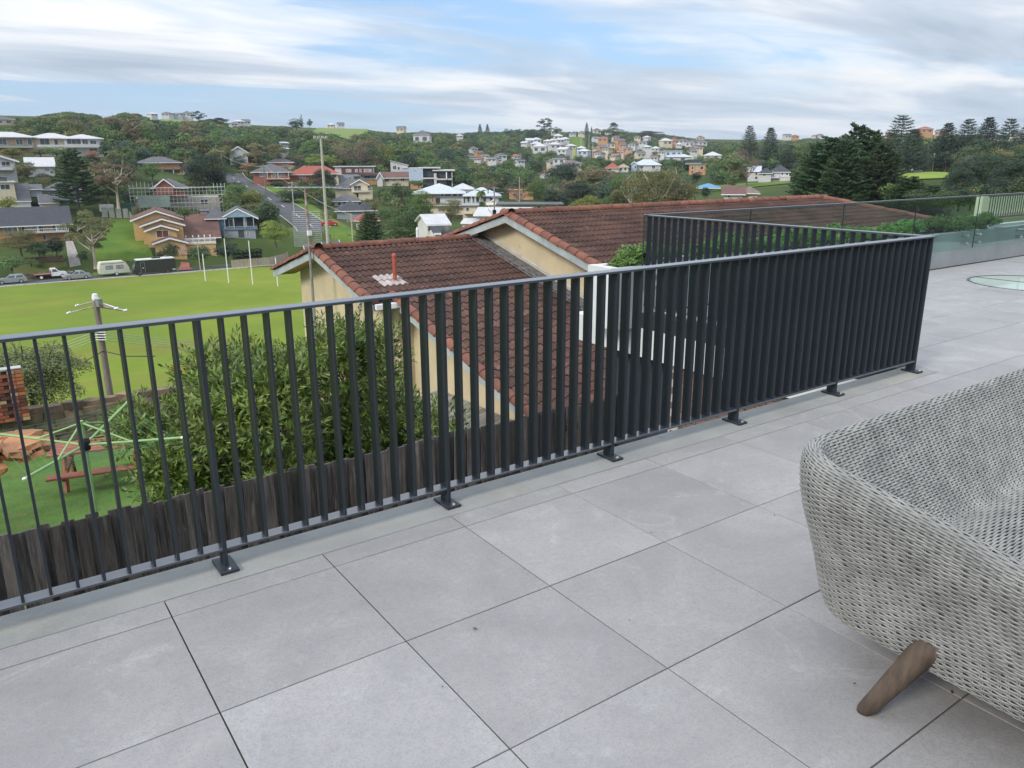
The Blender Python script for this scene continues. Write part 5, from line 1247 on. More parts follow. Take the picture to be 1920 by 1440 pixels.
 (1688, 211, 250, 84, 'norfolk', None, 'norfolk_pine', 'tallest airy grey-topped pine on the right skyline', dict(v=4, base=326)),
 (1672, 235, 240, 46, 'norfolk', None, 'norfolk_pine', 'left companion of the tallest airy pine', dict(v=4, base=326)),
 (1774, 228, 262, 58, 'norfolk', None, 'norfolk_pine', 'layered pine with rounded tip left of the three skyline pines', dict(v=0, base=322)),
 (1812, 220, 262, 66, 'norfolk', None, 'norfolk_pine', 'round-topped skyline pine behind the dark trees at right', dict(v=1, base=322)),
 (1849, 217, 258, 62, 'norfolk', None, 'norfolk_pine', 'pointed skyline pine second from the right edge', dict(v=0, base=325)),
 (1888, 219, 250, 66, 'norfolk', None, 'norfolk_pine', 'pointed skyline pine nearest the right edge', dict(v=1, base=330)),
 (1925, 226, 240, 66, 'norfolk', None, 'norfolk_pine', 'pine cut by the right edge of the view', dict(v=1, base=330)),
 (1800, 308, 120, 66, 'hero', 'shade', 'dark_shrub_tree', 'dark rounded coastal tree with yellow side right of the upper oval', dict(base=385, v=0)),
 (1822, 345, 110, 50, 'shrub', 'yellow', 'garden_shrub', 'yellow-green foliage at the foot of the dark rounded coastal tree', dict(base=395)),
 (1850, 276, 150, 104, 'hero', 'shade', 'coastal_tree', 'dense olive-dark tree mass above the glass balustrade at right', dict(base=385, v=0)),
 (1902, 286, 130, 96, 'hero', 'shade', 'coastal_tree', 'dark tree at the right edge above the glass balustrade', dict(base=390, v=0)),
 (1870, 325, 110, 80, 'hero', 'shade', 'coastal_tree', 'lowest dark tree just above the rail of the glass balustrade', dict(base=400, v=0)),
 (1775, 350, 105, 50, 'shrub', 'dark', 'coastal_shrub', 'green shrub beside the dirt path below the upper oval', dict(base=395)),
 (1800, 340, 108, 60, 'shrub', 'shade', 'coastal_shrub', 'dark shrub under the dark rounded coastal tree', dict(base=395)),
 (1850, 338, 106, 70, 'shrub', 'shade', 'coastal_shrub', 'dark shrub mass left of the lowest dark tree by the glass rail', dict(base=395)),
 (1900, 335, 104, 80, 'shrub', 'dark', 'coastal_shrub', 'dark shrub mass at the right edge just above the glass rail', dict(base=395)),
 (1725, 352, 106, 60, 'shrub', 'dark', 'coastal_shrub', 'dark green shrub between the young pines below the upper oval', dict(base=395)),
 (1680, 340, 112, 60, 'shrub', 'mid', 'coastal_shrub', 'green shrub at the foot of the great pine group', dict(base=400)),
 (1735, 285, 250, 60, 'broad', 'shade', 'forest_tree', 'deep shaded trees behind the upper oval lamp posts', dict(base=322)),
 (1705, 290, 240, 60, 'broad', 'dark', 'forest_tree', 'shaded tree behind the park shelter of the upper oval', dict(base=322)),
 (1775, 280, 250, 56, 'broad', 'shade', 'forest_tree', 'deep shaded tree at the right end of the upper oval', dict(base=322)),
 (1625, 238, 122, 96, 'norfolk', None, 'great_pine', 'dark layered pine at the back right of the great pine group', dict(v=2, base=436)),
 (1580, 262, 112, 96, 'norfolk', None, 'great_pine', 'front centre pine of the great layered group', dict(v=3, base=440)),
 (1668, 282, 118, 70, 'norfolk', None, 'great_pine', 'low outer pine at the right end of the great layered group', dict(v=3, base=430)),
 (1640, 246, 200, 60, 'norfolk', None, 'norfolk_pine', 'shadowy layered pine between the great pine group and the tallest airy pine', dict(v=0, base=340)),
 (1712, 240, 235, 60, 'norfolk', None, 'norfolk_pine', 'shadowy pine just right of the tallest airy pine', dict(v=0, base=324)),
 (1755, 250, 268, 54, 'broad', 'shade', 'forest_tree', 'dark broad tree on the skyline left of the rounded-tip pine', dict(base=320)),
 (1795, 244, 268, 60, 'broad', 'shade', 'forest_tree', 'dark broad tree between the two left skyline pines', dict(base=320)),
 (1830, 250, 200, 80, 'broad', 'shade', 'forest_tree', 'dark mass in front of the round-topped skyline pine', dict(base=345)),
 (1868, 255, 190, 80, 'broad', 'shade', 'forest_tree', 'dark mass in front of the two rightmost skyline pines', dict(base=350)),
 (1915, 262, 170, 80, 'broad', 'shade', 'forest_tree', 'dark mass at the right edge below the cut-off pine', dict(base=360)),
 (1806, 292, 150, 70, 'hero', 'shade', 'coastal_tree', 'dark tree directly right of the upper oval', dict(base=375, v=0)),
 (1450, 275, 360, 60, 'broad', 'shade', 'forest_tree', 'dark trees behind the two Norfolk pines', dict(base=318)),
 # skyline in the middle
 (1021, 219, 820, 36, 'gum', 'shade', 'skyline_fig', 'big open-crowned fig on the central hilltop', dict(base=262)),
 (1000, 240, 780, 44, 'broad', 'shade', 'skyline_tree', 'dark tree mass left of the big central fig', dict(base=270)),
 (1045, 236, 800, 18, 'broad', 'dark', 'skyline_tree', 'smaller tree at the right foot of the big central fig', dict(base=258)),
 (900, 232, 900, 11, 'norfolk', None, 'norfolk_pine', 'left one of the twin skyline pines left of the central fig', dict(v=0, base=262)),
 (914, 232, 900, 11, 'norfolk', None, 'norfolk_pine', 'right one of the twin skyline pines left of the central fig', dict(v=0, base=262)),
 (953, 238, 850, 22, 'broad', 'shade', 'skyline_tree', 'rounded skyline tree between the twin pines and the central fig', dict(base=268)),
 (970, 240, 850, 24, 'gum', 'blue', 'skyline_tree', 'pale open skyline tree just left of the central fig', dict(base=265)),
 (1100, 229, 900, 9, 'norfolk', None, 'norfolk_pine', 'small sharp pine on the hilltop among the houses', dict(v=0, base=256)),
 (1109, 237, 900, 5, 'norfolk', None, 'norfolk_pine', 'tiny sharp pine right of the small hilltop pine', dict(v=0, base=256)),
 (1150, 227, 900, 18, 'flat', 'shade', 'skyline_tree', 'flat-topped tree on the peak right of the hilltop houses', dict(base=250)),
 (1150, 237, 880, 50, 'flat', 'dark', 'skyline_tree', 'wide tree mass under the flat-topped peak tree', dict(base=258)),
 (1218, 242, 860, 56, 'flat', 'shade', 'skyline_fig', 'wide dark dome-shaped fig on the right slope of the hill', dict(base=266)),
 (928, 246, 820, 44, 'broad', 'blue', 'skyline_tree', 'blue-green skyline trees under the twin pines', dict(base=272)),
 (1245, 252, 850, 40, 'flat', 'blue', 'skyline_tree', 'low tree mass trailing right from the dome-shaped fig', dict(base=270)),
])
# feathery tree beyond the brick wall in the yard below
tree(52, 606, 25.5, 215, 'feather', 'olive', name='feathery_tree', label='dense feathery olive tree behind the patchwork brick wall', base=800, v=0)
# ================================================================== HOUSES
def hm(name, c, c2=None, **k): return mat(name, c, k.pop('rough', 0.8), c2, k.pop('scale', 1.2), 5, **k)
W_w = hm('house_white', (0.56, 0.56, 0.55), (0.48, 0.48, 0.48)); W_cr = hm('house_cream', (0.60, 0.52, 0.38), (0.52, 0.45, 0.33)); W_yb = hm('yellow_brick', (0.56, 0.38, 0.17), (0.46, 0.30, 0.13), scale=3)
W_rb = hm('red_brick_house', (0.36, 0.13, 0.09), (0.28, 0.10, 0.075), scale=3); W_ob = hm('orange_brick_house', (0.50, 0.27, 0.13), (0.42, 0.22, 0.11), scale=3); W_bl = hm('slate_blue_boards', (0.13, 0.21, 0.28), (0.10, 0.17, 0.23))
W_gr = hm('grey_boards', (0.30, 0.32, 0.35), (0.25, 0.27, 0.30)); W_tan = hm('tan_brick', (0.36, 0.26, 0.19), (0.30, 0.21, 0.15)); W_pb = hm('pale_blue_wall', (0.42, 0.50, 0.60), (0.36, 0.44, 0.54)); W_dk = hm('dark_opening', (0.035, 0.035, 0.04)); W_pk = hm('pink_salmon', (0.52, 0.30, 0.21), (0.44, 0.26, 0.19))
R_gy = hm('roof_grey', (0.115, 0.115, 0.125), (0.085, 0.085, 0.095)); R_bk = hm('roof_charcoal', (0.055, 0.06, 0.072), (0.042, 0.046, 0.056)); R_br = hm('roof_brown', (0.145, 0.075, 0.060), (0.11, 0.055, 0.045)); R_rd = hm('roof_red', (0.32, 0.085, 0.06), (0.24, 0.07, 0.05))
R_sv = hm('roof_silver', (0.46, 0.50, 0.54), (0.40, 0.44, 0.48), rough=0.5); R_wh = hm('roof_white', (0.50, 0.50, 0.51), (0.42, 0.42, 0.44), rough=0.6); R_bu = hm('roof_blue', (0.16, 0.38, 0.60), (0.13, 0.32, 0.52)); R_gn = hm('roof_sage', (0.28, 0.34, 0.31), (0.24, 0.30, 0.27)); R_pk = hm('roof_mottled', (0.20, 0.15, 0.13), (0.14, 0.11, 0.10))
HOUSES = []
def building(name, label, px, base, D, blocks, wins=(), bal=(), posts_=(), yaw=0.0, cat='house', group=None, foot=6.0, extra=None):
    m = mpp(px, base, D); p = at(px, base, D); brg = math.atan2(p[1]-EYE[1], p[0]-EYE[0])
    t = thing(name, label, cat, tuple(p), brg-math.pi/2+R(yaw), group); t['_px'] = 0; del t['_px']
    X = lambda x: (x-px)*m
    Z = lambda y: (base-y)*m
    xs = [b[0] for b in blocks]+[b[1] for b in blocks]; ys = [b[3] for b in blocks]; HOUSES.append((min(xs), max(xs), min(ys)-8, base, D))
    for (x0, x1, yb, yt, y0, dp_, wm, roof) in blocks:
        a, b, zb, zt = X(x0), X(x1), Z(yb), Z(yt); low = zb-foot if yb >= base-2 else zb
        kind = roof[0] if roof else None; w = MB()
        rise = roof[1]*m if roof else 0; ov = roof[2] if roof else 0; rm = roof[3] if roof else None
        if kind == 'gabley':                       # gable end faces the viewer
            c = (a+b)/2; w.prism([(a, low), (b, low), (b, zt), (c, zt+rise), (a, zt)], 1, y0, y0+dp_)
        elif kind == 'gablex':
            c = y0+dp_/2; w.prism([(y0, low), (y0+dp_, low), (y0+dp_, zt), (c, zt+rise), (y0, zt)], 0, a, b)
        elif kind == 'skill':
            w.prism([(a, low), (b, low), (b, zt), (a, zt+rise)], 1, y0, y0+dp_)
        else: w.span((a, y0, low), (b, y0+dp_, zt))
        w.build('wall', wm, t)
        if not roof: continue
        r_ = MB(); th = 0.16
        def pan(pts): r_.slab(pts, th)
        e = 0.02
        if kind == 'gabley':
            c = (a+b)/2; k = rise/max(.1, (b-a)/2); f0, f1 = y0-ov, y0+dp_+ov
            pan([(a-ov, f0, zt-ov*k+th), (c, f0, zt+rise+th), (c, f1, zt+rise+th), (a-ov, f1, zt-ov*k+th)][::-1]); pan([(c, f0, zt+rise+th), (b+ov, f0, zt-ov*k+th), (b+ov, f1, zt-ov*k+th), (c, f1, zt+rise+th)][::-1])
            bb = MB()
            for (s0, s1) in (((a-ov, zt-ov*k), (c, zt+rise)), ((c, zt+rise), (b+ov, zt-ov*k))):
                bb.prism([(s0[0], s0[1]+th+.03), (s1[0], s1[1]+th+.03), (s1[0], s1[1]-.12), (s0[0], s0[1]-.12)], 1, f0-.06, f0-.005)
            bb.build('barge_board', M_wpaint, t)
        elif kind == 'gablex':
            c = y0+dp_/2; k = rise/(dp_/2)
            pan([(a-ov, y0-ov, zt-ov*k+th), (b+ov, y0-ov, zt-ov*k+th), (b+ov, c, zt+rise+th), (a-ov, c, zt+rise+th)]); pan([(a-ov, c, zt+rise+th), (b+ov, c, zt+rise+th), (b+ov, y0+dp_+ov, zt-ov*k+th), (a-ov, y0+dp_+ov, zt-ov*k+th)])
            MB().span((a-ov, y0-ov-.12, zt-ov*k-.03), (b+ov, y0-ov-.005, zt-ov*k+.15)).build('gutter', M_wpaint, t)
        elif kind == 'hip':
            c = y0+dp_/2; h = min(dp_/2, (b-a)/2); k = rise/h; A0, B0 = a+h, b-h; z0 = zt-ov*k+th; zr = zt+rise+th
            q = [(a-ov, y0-ov, z0), (b+ov, y0-ov, z0), (b+ov, y0+dp_+ov, z0), (a-ov, y0+dp_+ov, z0)]; r1, r2 = (A0, c, zr), (B0+.01, c, zr)
            if dp_ > (b-a): r1, r2 = ((a+b)/2, y0+h, zr), ((a+b)/2, y0+dp_-h, zr); fs = [(0, 1, 4), (1, 2, 5, 4), (2, 3, 5), (3, 0, 4, 5)]
            else: fs = [(0, 1, 5, 4), (1, 2, 5), (2, 3, 4, 5), (3, 0, 4)]
            lowq = [(u[0], u[1], u[2]-.12) for u in q]; r_.add(q+[r1, r2]+lowq, fs+[(0, 6, 7, 1), (1, 7, 8, 2), (2, 8, 9, 3), (3, 9, 6, 0), (9, 8, 7, 6)])
            MB().span((a-ov, y0-ov-.10, z0-.2), (b+ov, y0-ov-.005, z0-.03)).build('gutter', M_wpaint, t)
        elif kind == 'flat': r_.span((a-ov, y0-ov, zt+.002), (b+ov, y0+dp_+ov, zt+max(.15, rise)))
        elif kind == 'skill':
            r_.prism([(a-ov, zt+rise+.01+ov*rise/(b-a)), (b+ov, zt+.01-ov*rise/(b-a)), (b+ov, zt+.2), (a-ov, zt+rise+.2)], 1, y0-ov, y0+dp_+ov)
        r_.build('roof', rm, t)
    for wn in wins:
        x0, x1, yb, yt, y0 = wn[:5]; pm = wn[5] if len(wn) > 5 else M_pane; fm = wn[6] if len(wn) > 6 else M_frame
        a, b, zb, zt = X(x0), X(x1), Z(yb), Z(yt); fw = min(0.09, (b-a)*0.12); yf = y0-0.035
        fr = MB().span((a, yf, zb), (b, y0-.002, zb+fw)).span((a, yf, zt-fw), (b, y0-.002, zt)).span((a, yf, zb+fw), (a+fw, y0-.002, zt-fw)).span((b-fw, yf, zb+fw), (b, y0-.002, zt-fw))
        nmul = int((b-a)/1.3)
        for q in range(1, nmul+1): xx = a+(b-a)*q/(nmul+1); fr.span((xx-.03, yf+.004, zb+fw), (xx+.03, y0-.003, zt-fw))
        o = fr.build('window', fm, t); MB().span((a+fw*.6, y0-.018, zb+fw*.6), (b-fw*.6, y0-.0035, zt-fw*.6)).build('pane', pm, o)
    for (x0, x1, yf, hr, dpt, y0, sm, rmat) in bal:      # balcony: slab + railing with posts and rails
        a, b, zf = X(x0), X(x1), Z(yf); hh_ = hr*m
        o = MB().span((a, y0-dpt, zf-.22), (b, y0-.004, zf)).build('balcony', sm, t)
        if rmat is M_glass or rmat == 'solid':
            MB().span((a+.02, y0-dpt+.02, zf+.002), (b-.02, y0-dpt+.07, zf+hh_)).build('parapet', M_glass if rmat is M_glass else sm, o)
        else:
            q = MB().span((a, y0-dpt, zf+hh_-.08), (b, y0-dpt+.07, zf+hh_)).span((a, y0-dpt+.01, zf+.1), (b, y0-dpt+.05, zf+.16)); n = max(2, int((b-a)/0.35))
            for k in range(n+1): xx = a+.03+(b-a-.06)*k/n; q.span((xx-.025, y0-dpt+.012, zf+.002), (xx+.025, y0-dpt+.055, zf+hh_-.082))
            q.build('railing', rmat, o)
    for (x_, yb, yt, y0, w_, pm) in posts_: MB().span((X(x_)-w_/2, y0-w_, Z(yb)), (X(x_)+w_/2, y0, Z(yt))).build('post', pm, t)
    if extra: extra(t, X, Z, m)
    return t
def houses():
    B = building
    B('brick_house', 'long brown-brick house with charcoal roof and white balcony above the parked cars', 66, 456, 180,
      [(8, 124, 456, 419, 0, 9, W_ob, ('gablex', 26, 0.9, R_bk))],
      [(20, 33, 436, 421, 0, M_paneb), (34, 44, 436, 421, 0, M_paneb), (48, 54, 436, 421, 0, M_pane), (55, 73, 431, 420, 0, M_paneb), (75, 84, 436, 421, 0, M_pane), (97, 104, 436, 421, 0, M_pane), (105, 121, 435, 420, 0, M_paneb), (80, 85, 451, 441, 0), (115, 119, 452, 443, 0)],
      [(52, 124, 435, 6, 1.3, 0, W_w, M_wpaint)], [(x, 435, 422, -0.62, 0.14, M_wpaint) for x in (10, 42, 74, 104, 121)])
    def yx(t, X, Z, m):
        MB().prism([(X(336), Z(471)), (X(349), Z(471)), (X(349), Z(458)), (X(346), Z(455)), (X(339), Z(455)), (X(336), Z(458))], 1, -7.55, -7.45).build('garage_door', hm('pale_salmon_door', (0.55, 0.36, 0.26)), t)
        o = MB().span((X(347), -6.5, Z(455)), (X(400), -2.0, Z(453))).build('terrace', W_cr, t)
        q = MB().span((X(347), -6.5, Z(446.5)), (X(400), -6.35, Z(445.5))).span((X(398.7), -6.34, Z(446.5)), (X(400), -2.1, Z(445.5)))
        for k in range(27): q.span((X(347.3+k*1.98), -6.48, Z(452.9)), (X(348.3+k*1.98), -6.37, Z(446.6)))
        q.build('balustrade', W_w, o)
        for x_ in (349, 361, 371, 381, 391):
            MB().span((X(x_), -2.4, Z(453)), (X(x_)+.22, -2.18, Z(441))).build('post', M_wpaint, t)
        for x_ in (353, 363.5, 374, 384): MB().prism([(X(x_), Z(452)), (X(x_+6), Z(452)), (X(x_+6), Z(441)), (X(x_+4.5), Z(438.5)), (X(x_+1.5), Z(438.5)), (X(x_), Z(441))], 1, -0.06, -0.003).build('arched_window', M_pane, t)
    B('yellow_brick_house', 'yellow-brick house with brown roof and three stepped gables above the red drive', 330, 474, 177,
      [(264, 345, 470, 412, 0.0, 12, W_yb, ('gabley', 15, 0.5, R_br)), (279, 347, 471, 421, -3.0, 3, W_yb, ('gabley', 11, 0.5, R_br)), (286, 335, 471, 428, -5.0, 2, W_yb, ('gabley', 8, 0.5, R_br)),
       (297, 348, 473, 449, -7.4, 2.4, W_yb, ('gabley', 8, 0.5, R_br)), (336, 388, 473, 434, 0.01, 10, W_yb, ('gablex', 26, 2.6, R_br)), (349, 399, 474, 456, -6.4, 6.4, W_yb, None)],
      [(301, 322, 441, 428, -5.0, hm('dark_red_blind', (0.16, 0.055, 0.04)))], extra=yx)
    B('blue_house', 'slate-blue two-storey house with grey roof, gable and covered balcony', 432, 448, 179,
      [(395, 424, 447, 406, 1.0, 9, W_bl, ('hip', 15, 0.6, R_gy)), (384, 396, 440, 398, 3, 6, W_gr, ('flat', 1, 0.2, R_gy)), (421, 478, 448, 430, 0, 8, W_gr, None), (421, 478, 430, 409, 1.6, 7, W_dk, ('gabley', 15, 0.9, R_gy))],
      [(447, 457, 446, 432, 0, M_pane, M_dframe), (461, 467, 444, 433, 0, M_paneb), (432, 440, 427, 412, 1.6, M_pane), (458, 464, 427, 411, 1.6, M_paneb)],
      [(423, 482, 430, 4.5, 1.8, 1.6, W_bl, W_pb)], [(x, 430, 409, -0.15, 0.13, W_pb) for x in (425, 441, 460, 476)],
      extra=lambda t, X, Z, m: MB().prism([(X(424), Z(409)), (X(476), Z(409)), (X(450), Z(396))], 1, 0.72, 0.80).build('gable_panel', hm('pale_blue_gable', (0.27, 0.40, 0.47)), t))
    def scaffold(t, X, Z, m): pass
    B('house_under_repair', 'grey-roofed orange brick house half hidden behind scaffolding', 335, 392, 204,
      [(296, 352, 372, 352, 2, 8, W_rb, ('hip', 14, 0.7, R_gy)), (262, 410, 394, 372, 3, 9, hm('raw_render', (0.42, 0.36, 0.30), (0.30, 0.28, 0.26), scale=0.6), None), (300, 330, 365, 350, 0.6, 1.5, W_rb, ('gabley', 12, 0.4, R_gy))],
      [(335, 357, 381, 370, 3, M_paneb), (285, 298, 386, 376, 3), (375, 390, 386, 376, 3)])
    p = at(335, 396, 201); m = mpp(335, 396, 201); brg = math.atan2(p[1]-EYE[1], p[0]-EYE[0])
    sc = thing('scaffolding', 'white and green tube scaffolding with planks in front of the grey-roofed house', 'scaffold', tuple(p), brg-math.pi/2)
    M_sg = hm('pale_green_tube', (0.42, 0.52, 0.46)); M_sw = hm('pale_tube', (0.58, 0.58, 0.56)); M_pl = hm('scaffold_plank', (0.46, 0.38, 0.28))
    xs = np.arange(256, 424, 6.6)
    tops = lambda x: 342 if x < 300 else (352 if x < 395 else 346)
    for i, x_ in enumerate(xs):
        for y0 in (0, 1.2): MB().tube([((x_-335)*m, y0, -3), ((x_-335)*m, y0, (396-tops(x_))*m)], 0.035, 4).build('standard', M_sg if i % 2 else M_sw, sc)
    for yy in (388, 381, 374, 367, 360, 353):
        x1 = 420 if yy > 351 else 300
        for y0 in (0, 1.2): MB().tube([((254-335)*m, y0+.05, (396-yy)*m), ((x1-335)*m, y0+.05, (396-yy)*m)], 0.032, 4).build('ledger', M_sw if yy % 2 else M_sg, sc)
        if yy in (381, 367, 353): MB().span(((256-335)*m, 0.1, (396-yy)*m-.12), ((x1-338)*m, 1.1, (396-yy)*m-.06)).build('plank_deck', M_pl, sc)
    for (a, b) in ((270, 300), (300, 325), (380, 405), (405, 420)):
        MB().tube([((a-335)*m, -.05, (396-390)*m), ((b-335)*m, -.05, (396-370)*m)], 0.03, 4).build('brace', M_sw, sc); MB().tube([((b-335)*m, -.06, (396-390)*m), ((a-335)*m, -.06, (396-370)*m)], 0.03, 4).build('brace', M_sg, sc)
    mesh_ = MB().span(((268-335)*m, -0.12, (396-388)*m), ((322-335)*m, -.10, (396-366)*m)); mesh_.build('shade_net', hm('net_green', (0.30, 0.36, 0.31), (0.20, 0.25, 0.22), scale=4), sc)
    B('long_white_building', 'long low white building with a hipped pale roof on the left hillside', 92, 288, 274,
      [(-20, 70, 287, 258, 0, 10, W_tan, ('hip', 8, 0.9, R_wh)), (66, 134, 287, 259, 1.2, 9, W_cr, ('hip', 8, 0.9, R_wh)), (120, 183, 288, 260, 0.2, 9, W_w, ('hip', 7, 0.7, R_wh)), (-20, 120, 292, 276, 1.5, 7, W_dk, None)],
      [(-2, 8, 273, 261, 0), (15, 28, 273, 262, 0), (42, 53, 273, 262, 0), (60, 68, 273, 261, 0), (80, 96, 273, 260, 1.2), (103, 110, 273, 262, 1.2), (124, 148, 271, 261, 0.2), (150, 160, 271, 262, 0.2), (163, 174, 271, 264, 0.2), (160, 174, 284, 278, 0.2, W_rb)],
      [(5, 68, 276, 5, 2.0, 0, W_w, M_glass), (75, 180, 275, 3, 1.4, 0, W_w, 'solid')], cat='building')
    B('balcony_house', 'white gabled house with a railed balcony at the left edge of the view', 8, 338, 236,
      [(-26, 30, 338, 303, 0, 9, W_w, ('gabley', 10, 0.9, R_wh))], [(-6, 5, 315, 302, 0), (8, 22, 314, 304, 0), (-20, -8, 315, 302, 0)], [(-26, 27, 318, 7, 1.6, 0, W_w, W_w)])
    B('cream_house', 'cream rendered house with dark windows and a grey flat upper roof at the left edge', 8, 395, 205,
      [(-20, 31, 396, 344, 0, 8, W_cr, ('flat', 1.6, 0.3, W_w)), (-20, 21, 343, 336, 2, 6, R_gy, ('skill', 4, 0.2, R_gy))], [(8, 24, 357, 347, 0), (-10, 0, 357, 347, 0)])
    B('flat_roof_shed', 'white shed with broad pale skillion roof above the dark bush', 76, 326, 240,
      [(55, 100, 328, 312, 0, 9, W_w, ('gablex', 15, 0.4, R_wh))], [(83, 92, 322, 315, 0, M_paneb), (92, 97, 326, 320, 0, M_pane)])
    B('double_carport', 'pair of low grey-roofed garages beside the cream house', 52, 388, 202,
      [(36, 58, 395, 378, 3, 8, W_w, ('gablex', 30, 0.2, R_gy)), (61, 80, 372, 358, 6, 6, W_gr, ('gablex', 8, 0.2, R_gy)), (72, 104, 394, 382, 0, 8, W_cr, ('gablex', 14, 0.25, R_gy))], [(79, 88, 392, 389, 0)])
    B('cottage', 'blue-grey roofed cottage mostly hidden behind the layered pine', 122, 372, 212,
      [(92, 150, 372, 354, 0, 9, W_pb, ('hip', 12, 0.7, R_gy))], [(98, 107, 367, 357, 0, M_paneb), (112, 118, 366, 358, 0), (126, 135, 366, 358, 0, M_paneb)])
    B('white_fence_yard', 'low white panel fence at the foot of the layered pine', 202, 391, 198, [(188, 212, 392, 383, 0, 0.1, W_w, None)], cat='fence', foot=0.5)
    B('upper_brick_house', 'two-storey orange brick house with dark hip roof and tiered balcony high on the left', 305, 334, 264,
      [(264, 338, 334, 305, 1.5, 9, W_ob, ('hip', 9, 0.8, R_gy)), (296, 344, 336, 319, 0, 3, W_ob, ('flat', 1.6, 0.5, R_gy))], [(268, 278, 316, 307, 1.5, M_pane), (300, 312, 310, 306, 1.5, M_paneb), (305, 336, 325, 320, 0, M_pane, M_dframe), (283, 292, 316, 307, 1.5)],
      [(302, 346, 331, 4, 1.5, 0, W_cr, W_cr)], [(x, 331, 319, -1.2, .14, M_wpaint) for x in (305, 325, 343)])
    B('white_gabled_house', 'tall plain white gabled house beside the bare tree', 446, 311, 322, [(433, 465, 312, 287, 0, 12, W_w, ('gabley', 10, 0.5, R_wh))], [(440, 444, 300, 294, 0)])
    B('red_brick_house', 'red-brick house with grey hip roof and white balcony at the top of the hill road', 510, 345, 258,
      [(478, 543, 346, 322, 0, 10, W_rb, ('hip', 13, 0.8, R_gy))], [(489, 500, 332, 323, 0, M_paneb), (510, 518, 334, 324, 0, M_paneb), (522, 534, 333, 324, 0, M_paneb)], [(500, 543, 335, 5, 1.5, 0, W_cr, W_rb)], [(x, 335, 323, -1.2, .14, M_wpaint) for x in (503, 522, 541)])
    B('small_brick_house', 'small upper brick house with pale grey roof behind the red-brick one', 525, 312, 296, [(505, 548, 314, 304, 0, 9, W_rb, ('hip', 9, 0.6, R_gy)), (500, 552, 322, 312, -3, 4, W_cr, ('flat', 1, 0.2, W_cr))], [(530, 540, 309, 305, 0)])
    B('red_roof_house', 'house with a bright red tiled roof behind the floodlight pole', 590, 337, 264,
      [(546, 600, 338, 326, 0, 9, W_rb, ('hip', 14, 0.7, R_rd)), (556, 634, 338, 325, 1, 8, W_cr, ('hip', 12, 0.7, R_rd))], [(562, 574, 334, 328, 0, M_paneb), (606, 616, 334, 328, 1, M_paneb), (622, 630, 334, 328, 1)])
    B('white_flat_house', 'white flat-roofed modern house with dark timber window panels', 668, 343, 272,
      [(630, 703, 328, 314, 3, 9, W_w, ('flat', 1.2, 0.6, W_w)), (630, 706, 345, 328, 2, 9, W_gr, None), (642, 700, 326, 315, 2.5, 0.5, hm('maroon_panel', (0.13, 0.05, 0.045)), None), (680, 710, 350, 336, -1, 4, hm('amber_board', (0.42, 0.24, 0.10)), ('flat', 1, 0.3, W_gr)), (674, 712, 329, 325, -1.4, 3, R_br, None)],
      [(650, 660, 324, 318, 2.5, M_paneb), (667, 672, 324, 318, 2.5, M_paneb), (675, 679, 324, 318, 2.5, M_paneb), (683, 698, 324, 318, 2.5, M_paneb), (655, 659, 338, 332, 2), (664, 676, 340, 331, 2, M_pane, M_dframe), (684, 694, 337, 330, 2)], [(680, 712, 336, 5, 1.2, 0, W_gr, M_black)])
    B('cream_villa', 'cream villa with grey gable and arched balcony right of the floodlight pole', 660, 370, 240,
      [(630, 695, 372, 352, 0, 9, W_cr, ('hip', 14, 0.6, R_gy)), (660, 690, 360, 346, -1.5, 3, W_cr, ('gabley', 8, 0.5, R_gy)), (672, 698, 372, 358, -2.5, 3, W_cr, ('flat', 1, 0.1, W_cr))], [(640, 645, 356, 350, 0), (652, 656, 356, 350, 0), (664, 678, 358, 348, -1.5), (668, 674, 371, 362, 0)], [(660, 692, 359, 5, 1.6, -1.5, W_cr, W_w)])
    B('grey_cottage', 'cottage with light grey roof and a white slatted verandah below the cream villa', 652, 386, 226, [(628, 672, 388, 376, 0, 8, W_w, ('hip', 10, 0.7, R_gy))], [(634, 640, 385, 378, 0), (644, 650, 385, 378, 0), (656, 662, 385, 378, 0)])
    B('dark_hip_house', 'dark hip-roofed grey house above the red car', 665, 414, 206, [(633, 684, 415, 394, 0, 8, W_gr, ('hip', 14, 0.6, R_bk)), (675, 705, 412, 392, 1.5, 7, W_w, ('hip', 16, 0.6, R_bk))], [(638, 644, 402, 396, 0, M_paneb), (648, 655, 402, 396, 0, M_paneb), (680, 688, 404, 397, 1.5)])
    B('red_roof_garage', 'low building with a bright red tiled roof behind the layered conifer', 685, 418, 190, [(668, 708, 420, 412, 0, 7, W_cr, ('hip', 11, 0.6, R_rd))], [(674, 680, 418, 414, 0)])
    B('brown_roof_house', 'long cream house with dark brown roof left of the black-and-white modern house', 738, 345, 266, [(716, 766, 346, 333, 0, 9, W_cr, ('gablex', 9, 0.8, R_br)), (708, 718, 347, 333, -1, 8, W_w, ('gabley', 8, 0.4, R_wh))], [(722, 730, 341, 335, 0), (736, 742, 340, 334, 0, M_paneb), (751, 759, 340, 334, 0)])
    B('skillion_house', 'pale house with a steep white skillion edge behind the brown roof', 748, 325, 300, [(733, 765, 326, 311, 0, 9, W_w, ('skill', 9, 0.4, R_wh)), (755, 790, 328, 316, -1, 8, W_pb, ('flat', 1, 0.2, W_w))], [(737, 744, 318, 311, 0), (746, 750, 319, 313, 0)])
